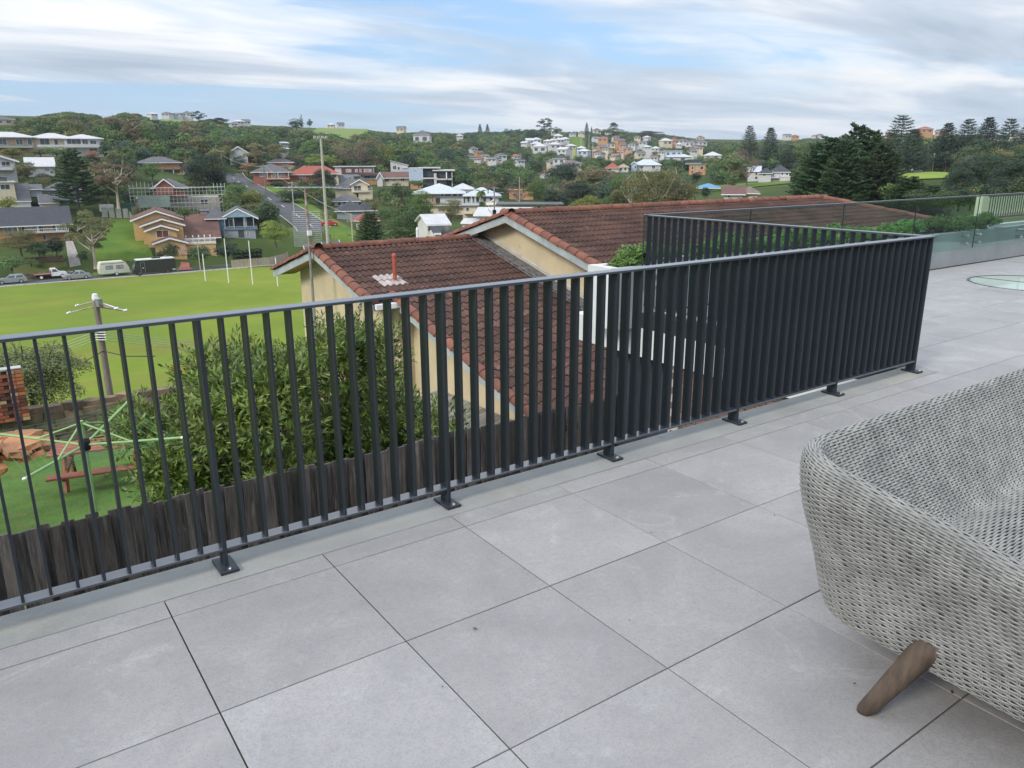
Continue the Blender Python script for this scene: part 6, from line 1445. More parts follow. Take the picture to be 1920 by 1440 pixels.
    B('modern_house', 'black-and-white cubic modern house with deep dark balconies', 810, 350, 256,
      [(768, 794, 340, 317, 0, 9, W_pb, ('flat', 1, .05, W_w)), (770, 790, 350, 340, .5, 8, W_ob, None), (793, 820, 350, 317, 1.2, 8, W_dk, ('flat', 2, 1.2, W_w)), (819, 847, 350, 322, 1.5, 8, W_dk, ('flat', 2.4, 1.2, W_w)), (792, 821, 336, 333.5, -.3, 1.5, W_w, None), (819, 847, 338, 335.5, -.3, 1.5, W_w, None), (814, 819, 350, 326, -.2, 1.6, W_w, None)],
      [(776, 782, 322, 320, 0), (796, 812, 331, 321, 1.2, M_pane, M_dframe), (822, 838, 334, 325, 1.5, M_pane, M_dframe), (797, 812, 347, 338, 1.2, M_pane, M_dframe), (822, 838, 347, 340, 1.5, M_pane, M_dframe)], [], [(792, 350, 336, 0, .15, M_wpaint), (837.5, 336, 324, -.3, .35, M_wpaint), (848, 350, 324, 1, .2, M_wpaint)])
    B('silver_roof_flats', 'two-storey brick flats under a broad pale silver hip roof', 828, 408, 212,
      [(790, 818, 386, 364, 0, 12, W_tan, None), (782, 868, 372, 362, 0.01, 12, W_gr, ('hip', 14, 1.0, R_sv)), (826, 870, 384, 371, 0.3, 8, W_w, None), (808, 870, 414, 386, -.6, 9, W_cr, ('flat', 1, .8, W_w))],
      [(828, 833, 370, 364, .01), (835, 847, 370, 364, .01), (849, 858, 370, 364, .01), (860, 867, 370, 364, .01), (799, 802, 380, 365, 0, M_pane), (811, 813, 380, 365, 0, M_pane), (822, 834, 399, 388, -.6, M_paneb), (838, 846, 399, 388, -.6), (850, 862, 399, 388, -.6, M_paneb), (836, 842, 413, 405, -.6)],
      [(810, 872, 401, 4, 1.4, -.6, W_cr, W_cr)], cat='flats')
    B('silver_roof_house', 'white columned house with silver roof behind the palms', 902, 382, 232, [(872, 935, 384, 366, 0, 9, W_w, ('hip', 12, .8, R_sv)), (848, 886, 362, 355, 5, 8, W_w, ('hip', 8, .6, R_wh))], [(887, 889, 378, 368, 0), (893, 899, 379, 369, 0), (876, 881, 379, 369, 0), (906, 912, 379, 369, 0), (918, 924, 379, 369, 0)], [], [(884, 384, 366, -.6, .2, M_wpaint), (891, 384, 366, -.6, .2, M_wpaint), (901, 384, 366, -.6, .2, M_wpaint)])
    B('cream_flats', 'cream flat-roofed flats stretching behind the palms and small aerial', 905, 404, 200, [(868, 945, 406, 386, 0, 8, W_cr, ('flat', 1, .6, W_gr))], [(874, 880, 396, 389, 0), (918, 928, 394, 388, 0), (932, 938, 394, 388, 0), (884, 890, 402, 396, 0, W_yb)], [(870, 945, 399, 3, 1.2, 0, W_cr, W_cr)], cat='flats')
    B('arched_brick_house', 'orange brick house with arched openings behind the purple bare tree', 975, 386, 250, [(955, 1000, 388, 358, 0, 9, W_ob, ('flat', 1, .3, W_ob))], [(962, 967, 368, 363, 0), (974, 979, 368, 363, 0), (975, 982, 383, 375, 0), (984, 991, 383, 374, 0), (960, 966, 384, 376, 0)])
    B('cream_flat_building', 'low cream building with a grey flat roof just above the tiled ridge', 1000, 398, 160, [(938, 1048, 400, 384, 0, 7, W_cr, ('flat', 1.4, .9, R_gy)), (905, 958, 402, 386, 2, 7, W_cr, ('flat', 1.0, .5, W_cr))], [(1008, 1014, 393, 386, 0), (960, 975, 394, 388, 0, M_paneb), (1022, 1028, 393, 387, 0), (915, 930, 396, 389, 2)])
    B('white_roof_sheds', 'row of low white-roofed sheds beyond the gable with the small aerial', 930, 412, 112, [(893, 990, 420, 404, 0, 8, W_w, ('gablex', 10, .4, R_wh)), (868, 892, 426, 418, -1, 5, W_w, ('gablex', 5, .2, R_wh))], [(900, 903, 416, 410, 0), (908, 912, 416, 410, 0)], yaw=-8)
    B('white_garage', 'white weatherboard garage with white roof and solar panels beside the dish', 832, 440, 84, [(812, 852, 446, 424, 2.5, 5, W_w, ('gablex', 14, .3, R_wh)), (815, 835, 447, 438, 0, 3, W_w, ('gablex', 9, .15, R_bk))], [(827, 831, 446, 439, 0), (817, 820, 446, 440, 0)], yaw=14)
    B('red_roof_cottage', 'cream cottage with red hip roof among the valley trees', 1150, 320, 380, [(1136, 1160, 322, 314, 0, 9, W_cr, ('hip', 8, .6, R_rd)), (1159, 1178, 323, 313, 1, 8, W_w, ('hip', 5, .5, W_tan))], [(1141, 1146, 320, 315, 0), (1162, 1166, 320, 315, 1), (1170, 1174, 320, 315, 1)])
    B('low_red_cottage', 'little white cottage with faded red roof in front of the dark valley trees', 1022, 326, 360, [(1012, 1030, 328, 325, 0, 8, W_w, ('hip', 5, .5, R_rd)), (1018, 1032, 332, 327, -4, 4, W_w, ('gabley', 3, .3, R_wh))], [(1016, 1020, 327.5, 325.5, 0)])
    B('blue_grey_roof_house', 'house with blue-grey roof above the olive gum clump', 1212, 318, 400, [(1186, 1238, 320, 309, 0, 10, W_w, ('hip', 9, .6, R_sv)), (1184, 1194, 322, 308, -2, 5, W_pb, ('gabley', 4, .4, R_sv))], [(1190, 1193, 316, 311, -2), (1200, 1206, 316, 311, 0), (1222, 1228, 316, 311, 0)])
    B('orange_brick_flats', 'orange brick flats with sage roof left of the umbrella-shaped tree', 1306, 324, 328, [(1292, 1322, 327, 309, 0, 10, W_ob, ('flat', 1, .4, R_gn)), (1284, 1314, 309, 304, 2, 9, R_gn, ('flat', 3, .6, R_bk))], [(1296, 1300, 318, 312, 0), (1305, 1308, 322, 312, 0, M_paneb), (1312, 1318, 318, 312, 0), (1296, 1300, 325, 320, 0)], cat='flats')
    B('silver_row_house', 'broad pale house with silver roofs above the orange brick flats', 1275, 300, 470, [(1250, 1296, 302, 294, 0, 10, W_w, ('hip', 5, .6, R_sv)), (1247, 1278, 293, 284, 4, 9, W_pb, ('flat', 1, .5, W_w))], [(1250, 1255, 291, 286, 4), (1260, 1266, 291, 286, 4), (1270, 1275, 291, 286, 4), (1256, 1262, 300, 296, 0), (1276, 1284, 300, 296, 0)])
    B('white_roof_house', 'white-roofed house left of the two Norfolk pines', 1335, 292, 440, [(1320, 1352, 296, 291, 0, 9, W_w, ('hip', 6, .5, R_wh))], [(1326, 1330, 295, 292, 0), (1340, 1345, 295, 292, 0)])
    B('blue_roof_house', 'low orange house with a vivid blue roof at the edge of the park lawn', 1328, 356, 238, [(1308, 1346, 358, 352, 0, 9, W_ob, ('hip', 6, .7, R_bu))], [(1312, 1318, 357, 353, 0), (1332, 1338, 357, 353, 0)])
    B('brown_roof_cottage', 'white cottage with dark brown roof just above the tiled ridge', 1385, 374, 178, [(1358, 1392, 378, 364, 0, 9, W_w, ('gablex', 13, .6, R_br)), (1390, 1418, 376, 361, 1.5, 8, W_cr, ('hip', 8, .6, R_pk))], [(1394, 1398, 367, 362, 1.5), (1404, 1409, 367, 362, 1.5), (1364, 1370, 371, 366, 0)])
    B('white_cottage', 'white weatherboard cottage with black hip roof left of the great pine', 1455, 336, 288, [(1424, 1446, 338, 324, 0, 10, W_w, ('hip', 8, .5, R_bk)), (1444, 1478, 334, 322, 1.5, 9, W_w, ('hip', 11, .5, R_bk)), (1462, 1480, 342, 332, -1, 3, W_w, ('flat', 1, .1, W_w))], [(1431, 1436, 330, 325, 0), (1449, 1451, 331, 324, 1.5, M_paneb), (1464, 1467, 329, 324, 1.5), (1472, 1476, 329, 324, 1.5)], [(1446, 1480, 333, 3, 1.2, 1.5, W_w, W_w)])
    B('silver_roof_cottage', 'narrow white cottage with silver roof and stair beside the black-roofed cottage', 1412, 335, 292, [(1402, 1424, 337, 322, 1, 9, W_w, ('gablex', 9, .4, R_sv))], [(1415, 1419, 329, 323, 1), (1415, 1420, 336, 331, 1, W_dk)])
    B('park_shelter', 'small white shelter with a tilted roof at the edge of the upper oval', 1688, 331, 206, [(1676, 1688, 332, 319, 0, 3, W_w, ('skill', -2, .7, R_wh))], cat='shelter', foot=1)
    # houses strewn over the far hill: small but each its own
    rr = np.random.default_rng(77)
    far_ = [(982, 272, 700, 12, 'w', 'wh'), (994, 270, 710, 14, 'w', 'wh'), (1008, 268, 720, 14, 'w', 'wh'), (1003, 277, 660, 16, 'c', 'sv'), (1025, 270, 700, 12, 'w', 'wh'), (1036, 268, 710, 11, 'w', 'wh'), (1047, 262, 760, 16, 'c', 'wh'), (1052, 268, 730, 14, 'w', 'sv'),
            (1062, 266, 740, 12, 'w', 'wh'), (1042, 279, 640, 20, 'w', 'wh'), (1012, 286, 600, 26, 'w', 'wh'), (1053, 288, 590, 18, 'w', 'wh'), (1074, 279, 650, 12, 'y', 'sv'), (1090, 284, 620, 16, 'b', 'wh'), (1092, 291, 580, 20, 'b', 'wh'), (1040, 252, 840, 14, 'w', 'wh'),
            (1130, 266, 720, 18, 'o', 'rd'), (1118, 262, 760, 9, 'w', 'gy'), (1165, 268, 700, 14, 'o', 'gy'), (1176, 284, 600, 16, 'p', 'gy'), (1168, 276, 640, 12, 'p', 'br'), (1155, 262, 760, 12, 'w', 'br'), (1185, 276, 660, 12, 'w', 'gy'), (1205, 272, 700, 14, 'w', 'gy'),
            (1215, 280, 640, 12, 'w', 'sv'), (1195, 262, 800, 12, 'c', 'gy'), (1210, 262, 800, 10, 'w', 'wh'), (1252, 272, 680, 18, 'c', 'wh'), (1266, 269, 690, 14, 'p', 'rd'), (1273, 275, 660, 10, 'w', 'wh'), (1228, 284, 600, 14, 'w', 'wh'), (1240, 290, 560, 12, 'w', 'gy'),
            (1302, 288, 560, 12, 'w', 'gy'), (1312, 282, 620, 12, 'c', 'br'), (1245, 264, 780, 10, 'c', 'gy'), (1120, 292, 560, 12, 'w', 'gy'), (1135, 284, 600, 12, 'c', 'gy'), (1090, 253, 900, 12, 'c', 'gy'), (1075, 254, 900, 10, 'w', 'gy'), (1120, 250, 950, 14, 'w', 'br'), (1050, 246, 900, 8, 'w', 'gy'),
            (1140, 252, 930, 12, 'w', 'gy'), (1060, 318, 420, 16, 'w', 'gy'), (1078, 314, 430, 24, 'c', 'gy'), (1048, 308, 450, 22, 'w', 'bk'), (900, 290, 560, 12, 'o', 'br'), (890, 284, 600, 12, 'w', 'gy'), (910, 296, 520, 14, 'c', 'gy'), (922, 304, 470, 16, 'w', 'gy'), (895, 302, 480, 12, 'w', 'br'),
            (1408, 262, 1000, 10, 'w', 'gy'), (1478, 259, 1000, 12, 'w', 'gy'), (1492, 260, 1000, 12, 'o', 'rd'), (1525, 258, 1050, 8, 'w', 'rd'), (1540, 257, 1050, 9, 'w', 'gy'), (440, 236, 560, 12, 'w', 'gy'), (452, 233, 590, 14, 'w', 'wh'), (464, 233, 600, 12, 'w', 'gy'),
            (1738, 250, 640, 22, 'o', 'rd'), (1715, 252, 640, 16, 'p', 'br'), (1760, 254, 620, 16, 'p', 'gy'), (1670, 256, 700, 14, 'p', 'rd'), (1868, 262, 520, 20, 'w', 'bk'), (1905, 258, 520, 22, 'w', 'gy'), (10, 234, 420, 30, 'c', 'gy'), (535, 273, 400, 12, 'w', 'sv'), (528, 284, 360, 12, 'w', 'sv'),
            (640, 238, 820, 12, 'w', 'gy'), (620, 239, 820, 12, 'c', 'wh'), (330, 219, 700, 12, 'w', 'gy'), (350, 219, 710, 14, 'w', 'gy'), (290, 218, 690, 12, 'w', 'wh'), (310, 218, 690, 14, 'w', 'gy'), (790, 268, 600, 30, 'w', 'gy'), (862, 259, 700, 12, 'w', 'wh'), (750, 247, 760, 14, 'c', 'gy')]
    for k in range(30):
        px = float(rr.uniform(1115, 1350) if k < 20 else rr.uniform(870, 1100)); py = float(rr.uniform(262, 304) if k < 20 else rr.uniform(296, 322)); far_.append((px, py, float(np.interp(py, [262, 275, 285, 300, 322], [900, 730, 610, 510, 400])), float(rr.uniform(10, 17)), 'wwcwco'[rr.integers(6)], ('gy', 'br', 'rd', 'gy', 'bk')[rr.integers(5)]))
    wm = dict(w=W_w, c=W_cr, y=hm('pale_yellow_wall', (0.58, 0.56, 0.30)), b=W_pb, o=W_ob, p=W_pk); rm = dict(wh=R_wh, sv=R_sv, gy=R_gy, bk=R_bk, br=R_br, rd=R_rd)
    wn = dict(w='white', c='cream', y='pale yellow', b='pale blue', o='orange brick', p='salmon'); rn = dict(wh='white', sv='silver', gy='grey', bk='black', br='brown', rd='red')
    for (px, py, D, wpx, a, b) in far_:
        zone = ('on the far left ridge' if px < 480 else 'below the left skyline' if px < 850 else 'in the central valley' if px < 960 else 'on the crowded central hill' if px < 1115 else 'on the slope right of the central hill' if px < 1350 else 'on the far right skyline')
        lab = f'small {wn[a]} house with {rn[b]} roof {zone}'; h = wpx*rr.uniform(0.34, 0.5)
        w_ = [(px-wpx*0.38, px-wpx*0.14, py-h*0.25, py-h*0.75, 0), (px+wpx*0.08, px+wpx*0.36, py-h*0.25, py-h*0.75, 0)]
        B('far_house', lab, px, py, D, [(px-wpx/2, px+wpx/2, py, py-h, 0, rr.uniform(7, 11), wm[a], (('hip', 'gablex', 'hip')[rr.integers(3)], h*0.5, .5, rm[b]))], w_, yaw=float(rr.uniform(-25, 25)), group=lab+'s'.replace('ss', 's'), foot=8)
houses()

# ================================================================== VEHICLES
M_silver = mat('silver_car_paint', (0.46, 0.48, 0.52), 0.3, (0.42, 0.44, 0.48), 1, metal=0.6, spec=0.6); M_wcar = mat('white_car_paint', (0.76, 0.76, 0.75), 0.3, (0.72, 0.72, 0.71), 1, spec=0.6)
M_redcar = mat('red_car_paint', (0.50, 0.02, 0.03), 0.3, (0.45, 0.02, 0.03), 1, spec=0.6); M_blkv = mat('black_van_paint', (0.022, 0.024, 0.028), 0.35, (0.03, 0.03, 0.034), 1, spec=0.6)
M_cgl = mat('car_glass', (0.03, 0.035, 0.045), 0.08, (0.05, 0.055, 0.065), 1, spec=1.0); M_hub = mat('alloy_wheel', (0.55, 0.55, 0.56), 0.35, metal=0.5); M_head = mat('headlight_lens', (0.75, 0.76, 0.78), 0.15); M_tail = mat('tail_light', (0.5, 0.02, 0.02), 0.25)
def wheel(t, x, y, r=0.32, w=0.2, rim=M_hub):
    o = MB().tube([(x, y-w/2, r), (x, y+w/2, r)], r, 18).build('wheel', M_tyre, t); s = -1 if y < 0 else 1
    MB().tube([(x, y+s*(w/2-.01), r), (x, y+s*(w/2+.012), r)], r*0.66, 14).build('rim', rim, o)
def hull(prof, halfw, tumble=0.0):
    """side profile (x,z) extruded to both sides; tumble = inward lean with height above the belt line"""
    n = len(prof); vs = []
    for s in (-1, 1):
        for (x, z) in prof: vs.append((x, s*(halfw-tumble*max(0, z-0.85)), z))
    return MB().add(vs, [tuple(range(n)), tuple(reversed(range(n, 2*n)))]+[(i, n+i, n+(i+1) % n, (i+1) % n) for i in range(n)])
def car(name, label, px, py, D, paint, L_=4.4, wagon=False, ang=0.0, face=1):
    p = at(px, py, D); p[2] = Hs(p[0], p[1])+0.10 if not (151 < p[1] < 159) else FZF+0.10
    t = thing(name, label, 'car', tuple(p), R(ang)); s = L_/4.4
    body = [(-2.2, .30), (-2.2, .72), (-2.12, .88), (-1.75, .93), (1.05, .93), (2.0, .78), (2.2, .60), (2.2, .30), (1.75, .22), (1.55, .50), (1.15, .50), (.95, .22), (-.95, .22), (-1.15, .50), (-1.55, .50), (-1.75, .22)]
    body = [(x*s*face, z) for x, z in body]
    hull(body, 0.87).build('body', paint, t)
    top = [(-1.95 if wagon else -1.55, .93), (-1.75 if wagon else -1.05, 1.40), (-1.2 if wagon else -.55, 1.47), (.10, 1.47), (.95, .93)]
    gl = [(top[0][0]+.10, .94), (top[1][0]+.10, 1.36), (top[2][0], 1.40), (.06, 1.40), (.82, .94)]
    hull([(x*s*face, z) for x, z in top], 0.84, 0.28).build('cabin', paint, t)
    for sd_ in (-1, 1):
        b = MB()
        for (a, c) in ((0, 0.47), (0.53, 1.0)):
            f = lambda u, z: (gl[0][0]+(gl[1][0]-gl[0][0])*(z-.94)/.42)*(1-u)+(gl[4][0]+(gl[3][0]-gl[4][0])*(z-.94)/.46)*u
            zz = (.96, 1.36); q = [(f(a, zz[0]), zz[0]), (f(c, zz[0]), zz[0]), (f(c, zz[1]), zz[1]), (f(a, zz[1]), zz[1])]
            b.add([(x*s*face, sd_*(0.847-0.28*(z-.85)), z) for x, z in q], [(0, 1, 2, 3)])
        b.build('side_window', M_cgl, t)
    ws = [(.93, .965), (.16, 1.435)]; MB().add([(ws[0][0]*s*face+.012*face, -.72, ws[0][1]), (ws[0][0]*s*face+.012*face, .72, ws[0][1]), (ws[1][0]*s*face+.012*face, .62, ws[1][1]), (ws[1][0]*s*face+.012*face, -.62, ws[1][1])], [(0, 1, 2, 3)]).build('windscreen', M_cgl, t)
    for x in (-1.35, 1.35):
        for y in (-.80, .80): wheel(t, x*s*face, y)
    for y in (-.62, .62): MB().box((2.19*s*face, y, .66), (.06, .34, .14)).build('headlight', M_head, t); MB().box((-2.19*s*face, y, .74), (.06, .3, .16)).build('tail_light', M_tail, t)
    return t
car('parked_car', 'silver station wagon parked third from the left on the lower road', 22, 531, 158, M_silver, 4.6, True, 0, -1)
car('parked_car', 'silver hatchback parked behind the white ute on the lower road', 145, 523, 157.5, M_silver, 4.3, False, 0, -1)
car('parked_car', 'silver car cut off by the left edge of the view', -14, 533, 158, M_silver, 4.5, False, 0, 1)
car('parked_car', 'small bright red car parked on the lawn in front of the grey house', 618, 423, 193, M_redcar, 4.0, False, -18, 1)
car('parked_car', 'white car parked at the edge of the upper oval', 1718, 318, 255, M_wcar, 4.5, False, -30, 1)
car('parked_van', 'white van parked beside the blue-roofed house', 1352, 353, 245, M_wcar, 4.8, True, -20, 1)
def ute():
    p = at(96, 519, 160.5); p[2] = Hs(p[0], p[1])+.14
    t = thing('ute', 'white utility truck with a flat timber tray parked on the grass verge', 'ute', tuple(p), R(2))
    hull([(.0, .45), (.0, 1.70), (.15, 1.76), (.85, 1.76), (1.35, 1.15), (2.35, 1.02), (2.5, .85), (2.5, .45)], .85, .12).build('cab', M_wcar, t)
    for s_ in (-1, 1): MB().add([(x, s_*(.857-.12*max(0, z-.85)), z) for x, z in ((.22, 1.18), (1.12, 1.18), (.78, 1.62), (.22, 1.62))], [(0, 1, 2, 3)]).build('side_window', M_cgl, t)
    MB().add([(1.36, -.7, 1.18), (1.36, .7, 1.18), (.90, .66, 1.70), (.90, -.66, 1.70)], [(0, 1, 2, 3)]).build('windscreen', M_cgl, t)
    MB().span((-2.6, -.92, .80), (-.06, .92, .90)).span((-.12, -.92, .9), (-.06, .92, 1.5)).build('tray', hm('brown_tray', (0.30, 0.17, 0.12)), t); MB().span((-2.5, -.4, .5), (2.4, .4, .79)).build('chassis', M_black, t)
    for x in (-1.6, 1.7):
        for y in (-.78, .78): wheel(t, x, y, .36, .22, M_wcar)
    for y in (-.6, .6): MB().box((2.5, y, .8), (.05, .3, .14)).build('headlight', M_head, t)
ute()
def caravan():
    p = at(214, 506, 159.5); p[2] = Hs(p[0], p[1])+.14
    t = thing('caravan', 'cream caravan with two side windows parked below the vacant lawn', 'caravan', tuple(p), R(3)); M_c = mat('caravan_cream', (0.66, 0.65, 0.53), 0.45, (0.58, 0.57, 0.47), 1)
    hull([(-2.5, .45), (-2.6, 1.3), (-2.35, 2.35), (-2.1, 2.5), (1.5, 2.5), (1.85, 2.3), (2.35, 1.3), (2.45, .45)], 1.05).build('body', M_c, t)
    MB().span((-2.2, -1.062, 2.18), (1.6, -1.052, 2.26)).build('stripe', M_dframe, t)
    for (a, b) in ((-1.55, -.35), (.2, 1.4)):
        o = MB().span((a, -1.08, 1.2), (b, -1.052, 1.85)).build('window', M_dframe, t); MB().span((a+.06, -1.095, 1.26), ((a+b)/2-.03, -1.082, 1.79)).span(((a+b)/2+.03, -1.095, 1.26), (b-.06, -1.082, 1.79)).build('pane', M_paneb, o)
    wheel(t, .15, -.95, .32, .2, M_wcar); wheel(t, .15, .95, .32, .2, M_wcar); MB().tube([(2.4, .0, .5), (3.7, 0, .45)], .05, 6).tube([(2.4, -.6, .5), (3.6, 0, .45)], .04, 6).tube([(3.5, 0, .0), (3.5, 0, .6)], .03, 6).build('drawbar', M_steel, t)
caravan()
def rv_():
    p = at(290, 513, 157.8); p[2] = FZF+.10
    t = thing('motorhome', 'long black motorhome with a white roof parked on the lower road', 'motorhome', tuple(p), R(1))
    hull([(-3.6, .4), (-3.65, 1.1), (-3.45, 1.25), (-3.2, 2.55), (-2.9, 2.72), (3.5, 2.72), (3.6, 2.6), (3.6, .4)], 1.12).build('body', M_blkv, t)
    MB().span((-3.0, -1.1, 2.73), (3.5, 1.1, 2.86)).build('roof', M_wcar, t); MB().span((-.2, -.4, 2.87), (1.2, .4, 3.08)).build('roof_unit', M_black, t); MB().span((1.7, -.4, 2.87), (2.3, .3, 2.98)).build('hatch', M_wcar, t)
    MB().add([(-3.47, -.95, 1.3), (-3.47, .95, 1.3), (-3.24, .9, 2.4), (-3.24, -.9, 2.4)], [(0, 1, 2, 3)]).build('windscreen', M_cgl, t)
    MB().add([(-3.25, -1.127, 1.35), (-2.75, -1.127, 1.35), (-2.75, -1.127, 2.3), (-3.1, -1.127, 2.3)], [(0, 1, 2, 3)]).build('side_window', M_cgl, t)
    d = MB(); d.span((-2.45, -1.14, .5), (-2.40, -1.122, 2.35)).span((-1.75, -1.14, .5), (-1.70, -1.122, 2.35)).span((-2.40, -1.14, 2.30), (-1.75, -1.122, 2.35)).build('door', M_steel, t)
    for x in (-2.75, 2.1):
        for y in (-1.0, 1.0): wheel(t, x, y, .42, .26, M_dframe)
    MB().box((3.61, -.8, .9), (.04, .3, .16)).build('tail_light', M_tail, t); MB().box((3.2, -1.125, .75), (.5, .012, .16)).build('number_plate', M_wcar, t); MB().box((-2.05, -1.15, 1.35), (.14, .05, .16)).build('mirror', M_wcar, t)
rv_()

# ================================================================== POLES, POSTS, FENCES
def pole(px, top, base, D, r0, r1, m, name, label, cat='pole', arms=(), head=None):
    p = at(px, base, D); z0 = min(p[2], Hs(p[0], p[1])); zt = float(at(px, top, D)[2]); t = thing(name, label, cat, (p[0], p[1], z0))
    MB().tube([(0, 0, 0), (0, 0, zt-z0)], [r0, r1], 12).build('shaft', m, t)
    lat = rv*1.0
    for (dzz, ln, th) in arms:
        b = MB().tube([-lat*ln/2+np.array((0, 0, zt-z0-dzz)), lat*ln/2+np.array((0, 0, zt-z0-dzz))], th, 4); o = b.build('crossarm', M_pole, t)
        n = 4
        for k in range(n): q = -lat*ln/2+lat*ln*(k+.5)/n; MB().lathe([(.03, 0), (.055, .05), (.055, .10), (.03, .16)], 8, (q[0], q[1], zt-z0-dzz+th)).build('insulator', M_wpaint, o)
    if head: head(t, zt-z0)
    return t
def flood(t, z):
    b = MB().tube([-rv*1.25+np.array((0, 0, z)), rv*1.25+np.array((0, 0, z))], .06, 6).build('head_frame', M_steel, t)
    for k in (-1, -.33, .33, 1): MB().box(tuple(rv*k+np.array((0, 0, z+.25))-fv*.15), (.42, .3, .42)).build('floodlight', M_conc, t)
pole(618, 260, 500, 148, .34, .20, M_concpole, 'floodlight_pole', 'tall concrete floodlight pole beside the sports field behind the lower ridge', 'light pole', head=flood)
for (px, top, base, lab) in ((385.5, 476, 527, 'short left goal post, leftmost of the four white posts'), (429, 447, 531, 'tall white goal post, left one of the tall pair'), (474, 451, 534, 'tall white goal post, right one of the tall pair'), (521, 483, 537, 'short white goal post beside the eave of the tiled house')):
    q = onz(px, base, FZF+.05); D = math.hypot(q[0]-EYE[0], q[1]-EYE[1]); pole(px, top, base, D, .085, .07, M_wpaint, 'goal_post', lab, 'goal post')
pole(375, 450, 500, 158, .09, .07, M_concpole, 'lamp_post', 'pale lamp post standing by the road behind the goal posts', 'lamp post')
pole(499, 307, 366, 236, .16, .12, M_pole, 'power_pole', 'power pole beside the hill road near the red-brick house', 'power pole', arms=((.6, 2.2, .06), (1.6, 2.0, .06)))
pole(418, 281, 318, 290, .16, .12, M_pole, 'power_pole', 'distant power pole left of the white gabled house', 'power pole', arms=((.6, 2.2, .06),))
pole(552, 340, 405, 206, .15, .11, M_concpole, 'power_pole', 'pale power pole with double cross-arms on the corner lawn', 'power pole', arms=((.5, 2.2, .07), (1.3, 2.2, .07), (2.3, 2.4, .07)))
pole(662, 400, 462, 150, .14, .11, M_concpole, 'power_pole', 'grey pole with a cross-arm left of the layered conifer', 'power pole', arms=((1.5, 2.0, .06),))
pole(1365, 315, 348, 250, .14, .10, M_concpole, 'power_pole', 'pale pole standing on the park lawn under the umbrella-shaped tree', 'power pole')
pole(1460, 326, 348, 280, .12, .09, M_concpole, 'power_pole', 'thin pole in front of the black-roofed white cottage', 'power pole')
pole(1748, 289, 323, 250, .14, .1, M_concpole, 'oval_lamp', 'right lamp post on the upper oval', 'light pole', head=lambda t, z: MB().box((0, 0, z+.1), (.7, .4, .4)).build('lamp_head', M_steel, t))
pole(1727, 296, 323, 255, .12, .1, M_dframe, 'oval_lamp', 'left dark lamp post on the upper oval', 'light pole', head=lambda t, z: MB().box((0, 0, z+.1), (.6, .3, .3)).build('lamp_head', M_dframe, t))
pole(974, 332, 362, 215, .12, .09, M_concpole, 'power_pole', 'pale pole rising out of the purple bare tree', 'power pole')
pole(1089, 245, 276, 700, .35, .25, M_concpole, 'mast', 'thin mast on the green slope of the central hill', 'mast'); pole(1104, 252, 284, 660, .3, .2, M_concpole, 'mast', 'thin mast right of the green slope of the central hill', 'mast'); pole(1111, 268, 292, 560, .25, .2, M_concpole, 'mast', 'thin mast below the green slope of the central hill', 'mast')
pole(783.5, 433, 465, 52, .085, .085, M_wpaint, 'pointed_post', 'white pointed post just behind the lower tiled ridge', 'post', head=lambda t, z: MB().lathe([(.085, 0), (.085, .12), (.0, .28)], 12, (0, 0, z)).build('point', M_wpaint, t))
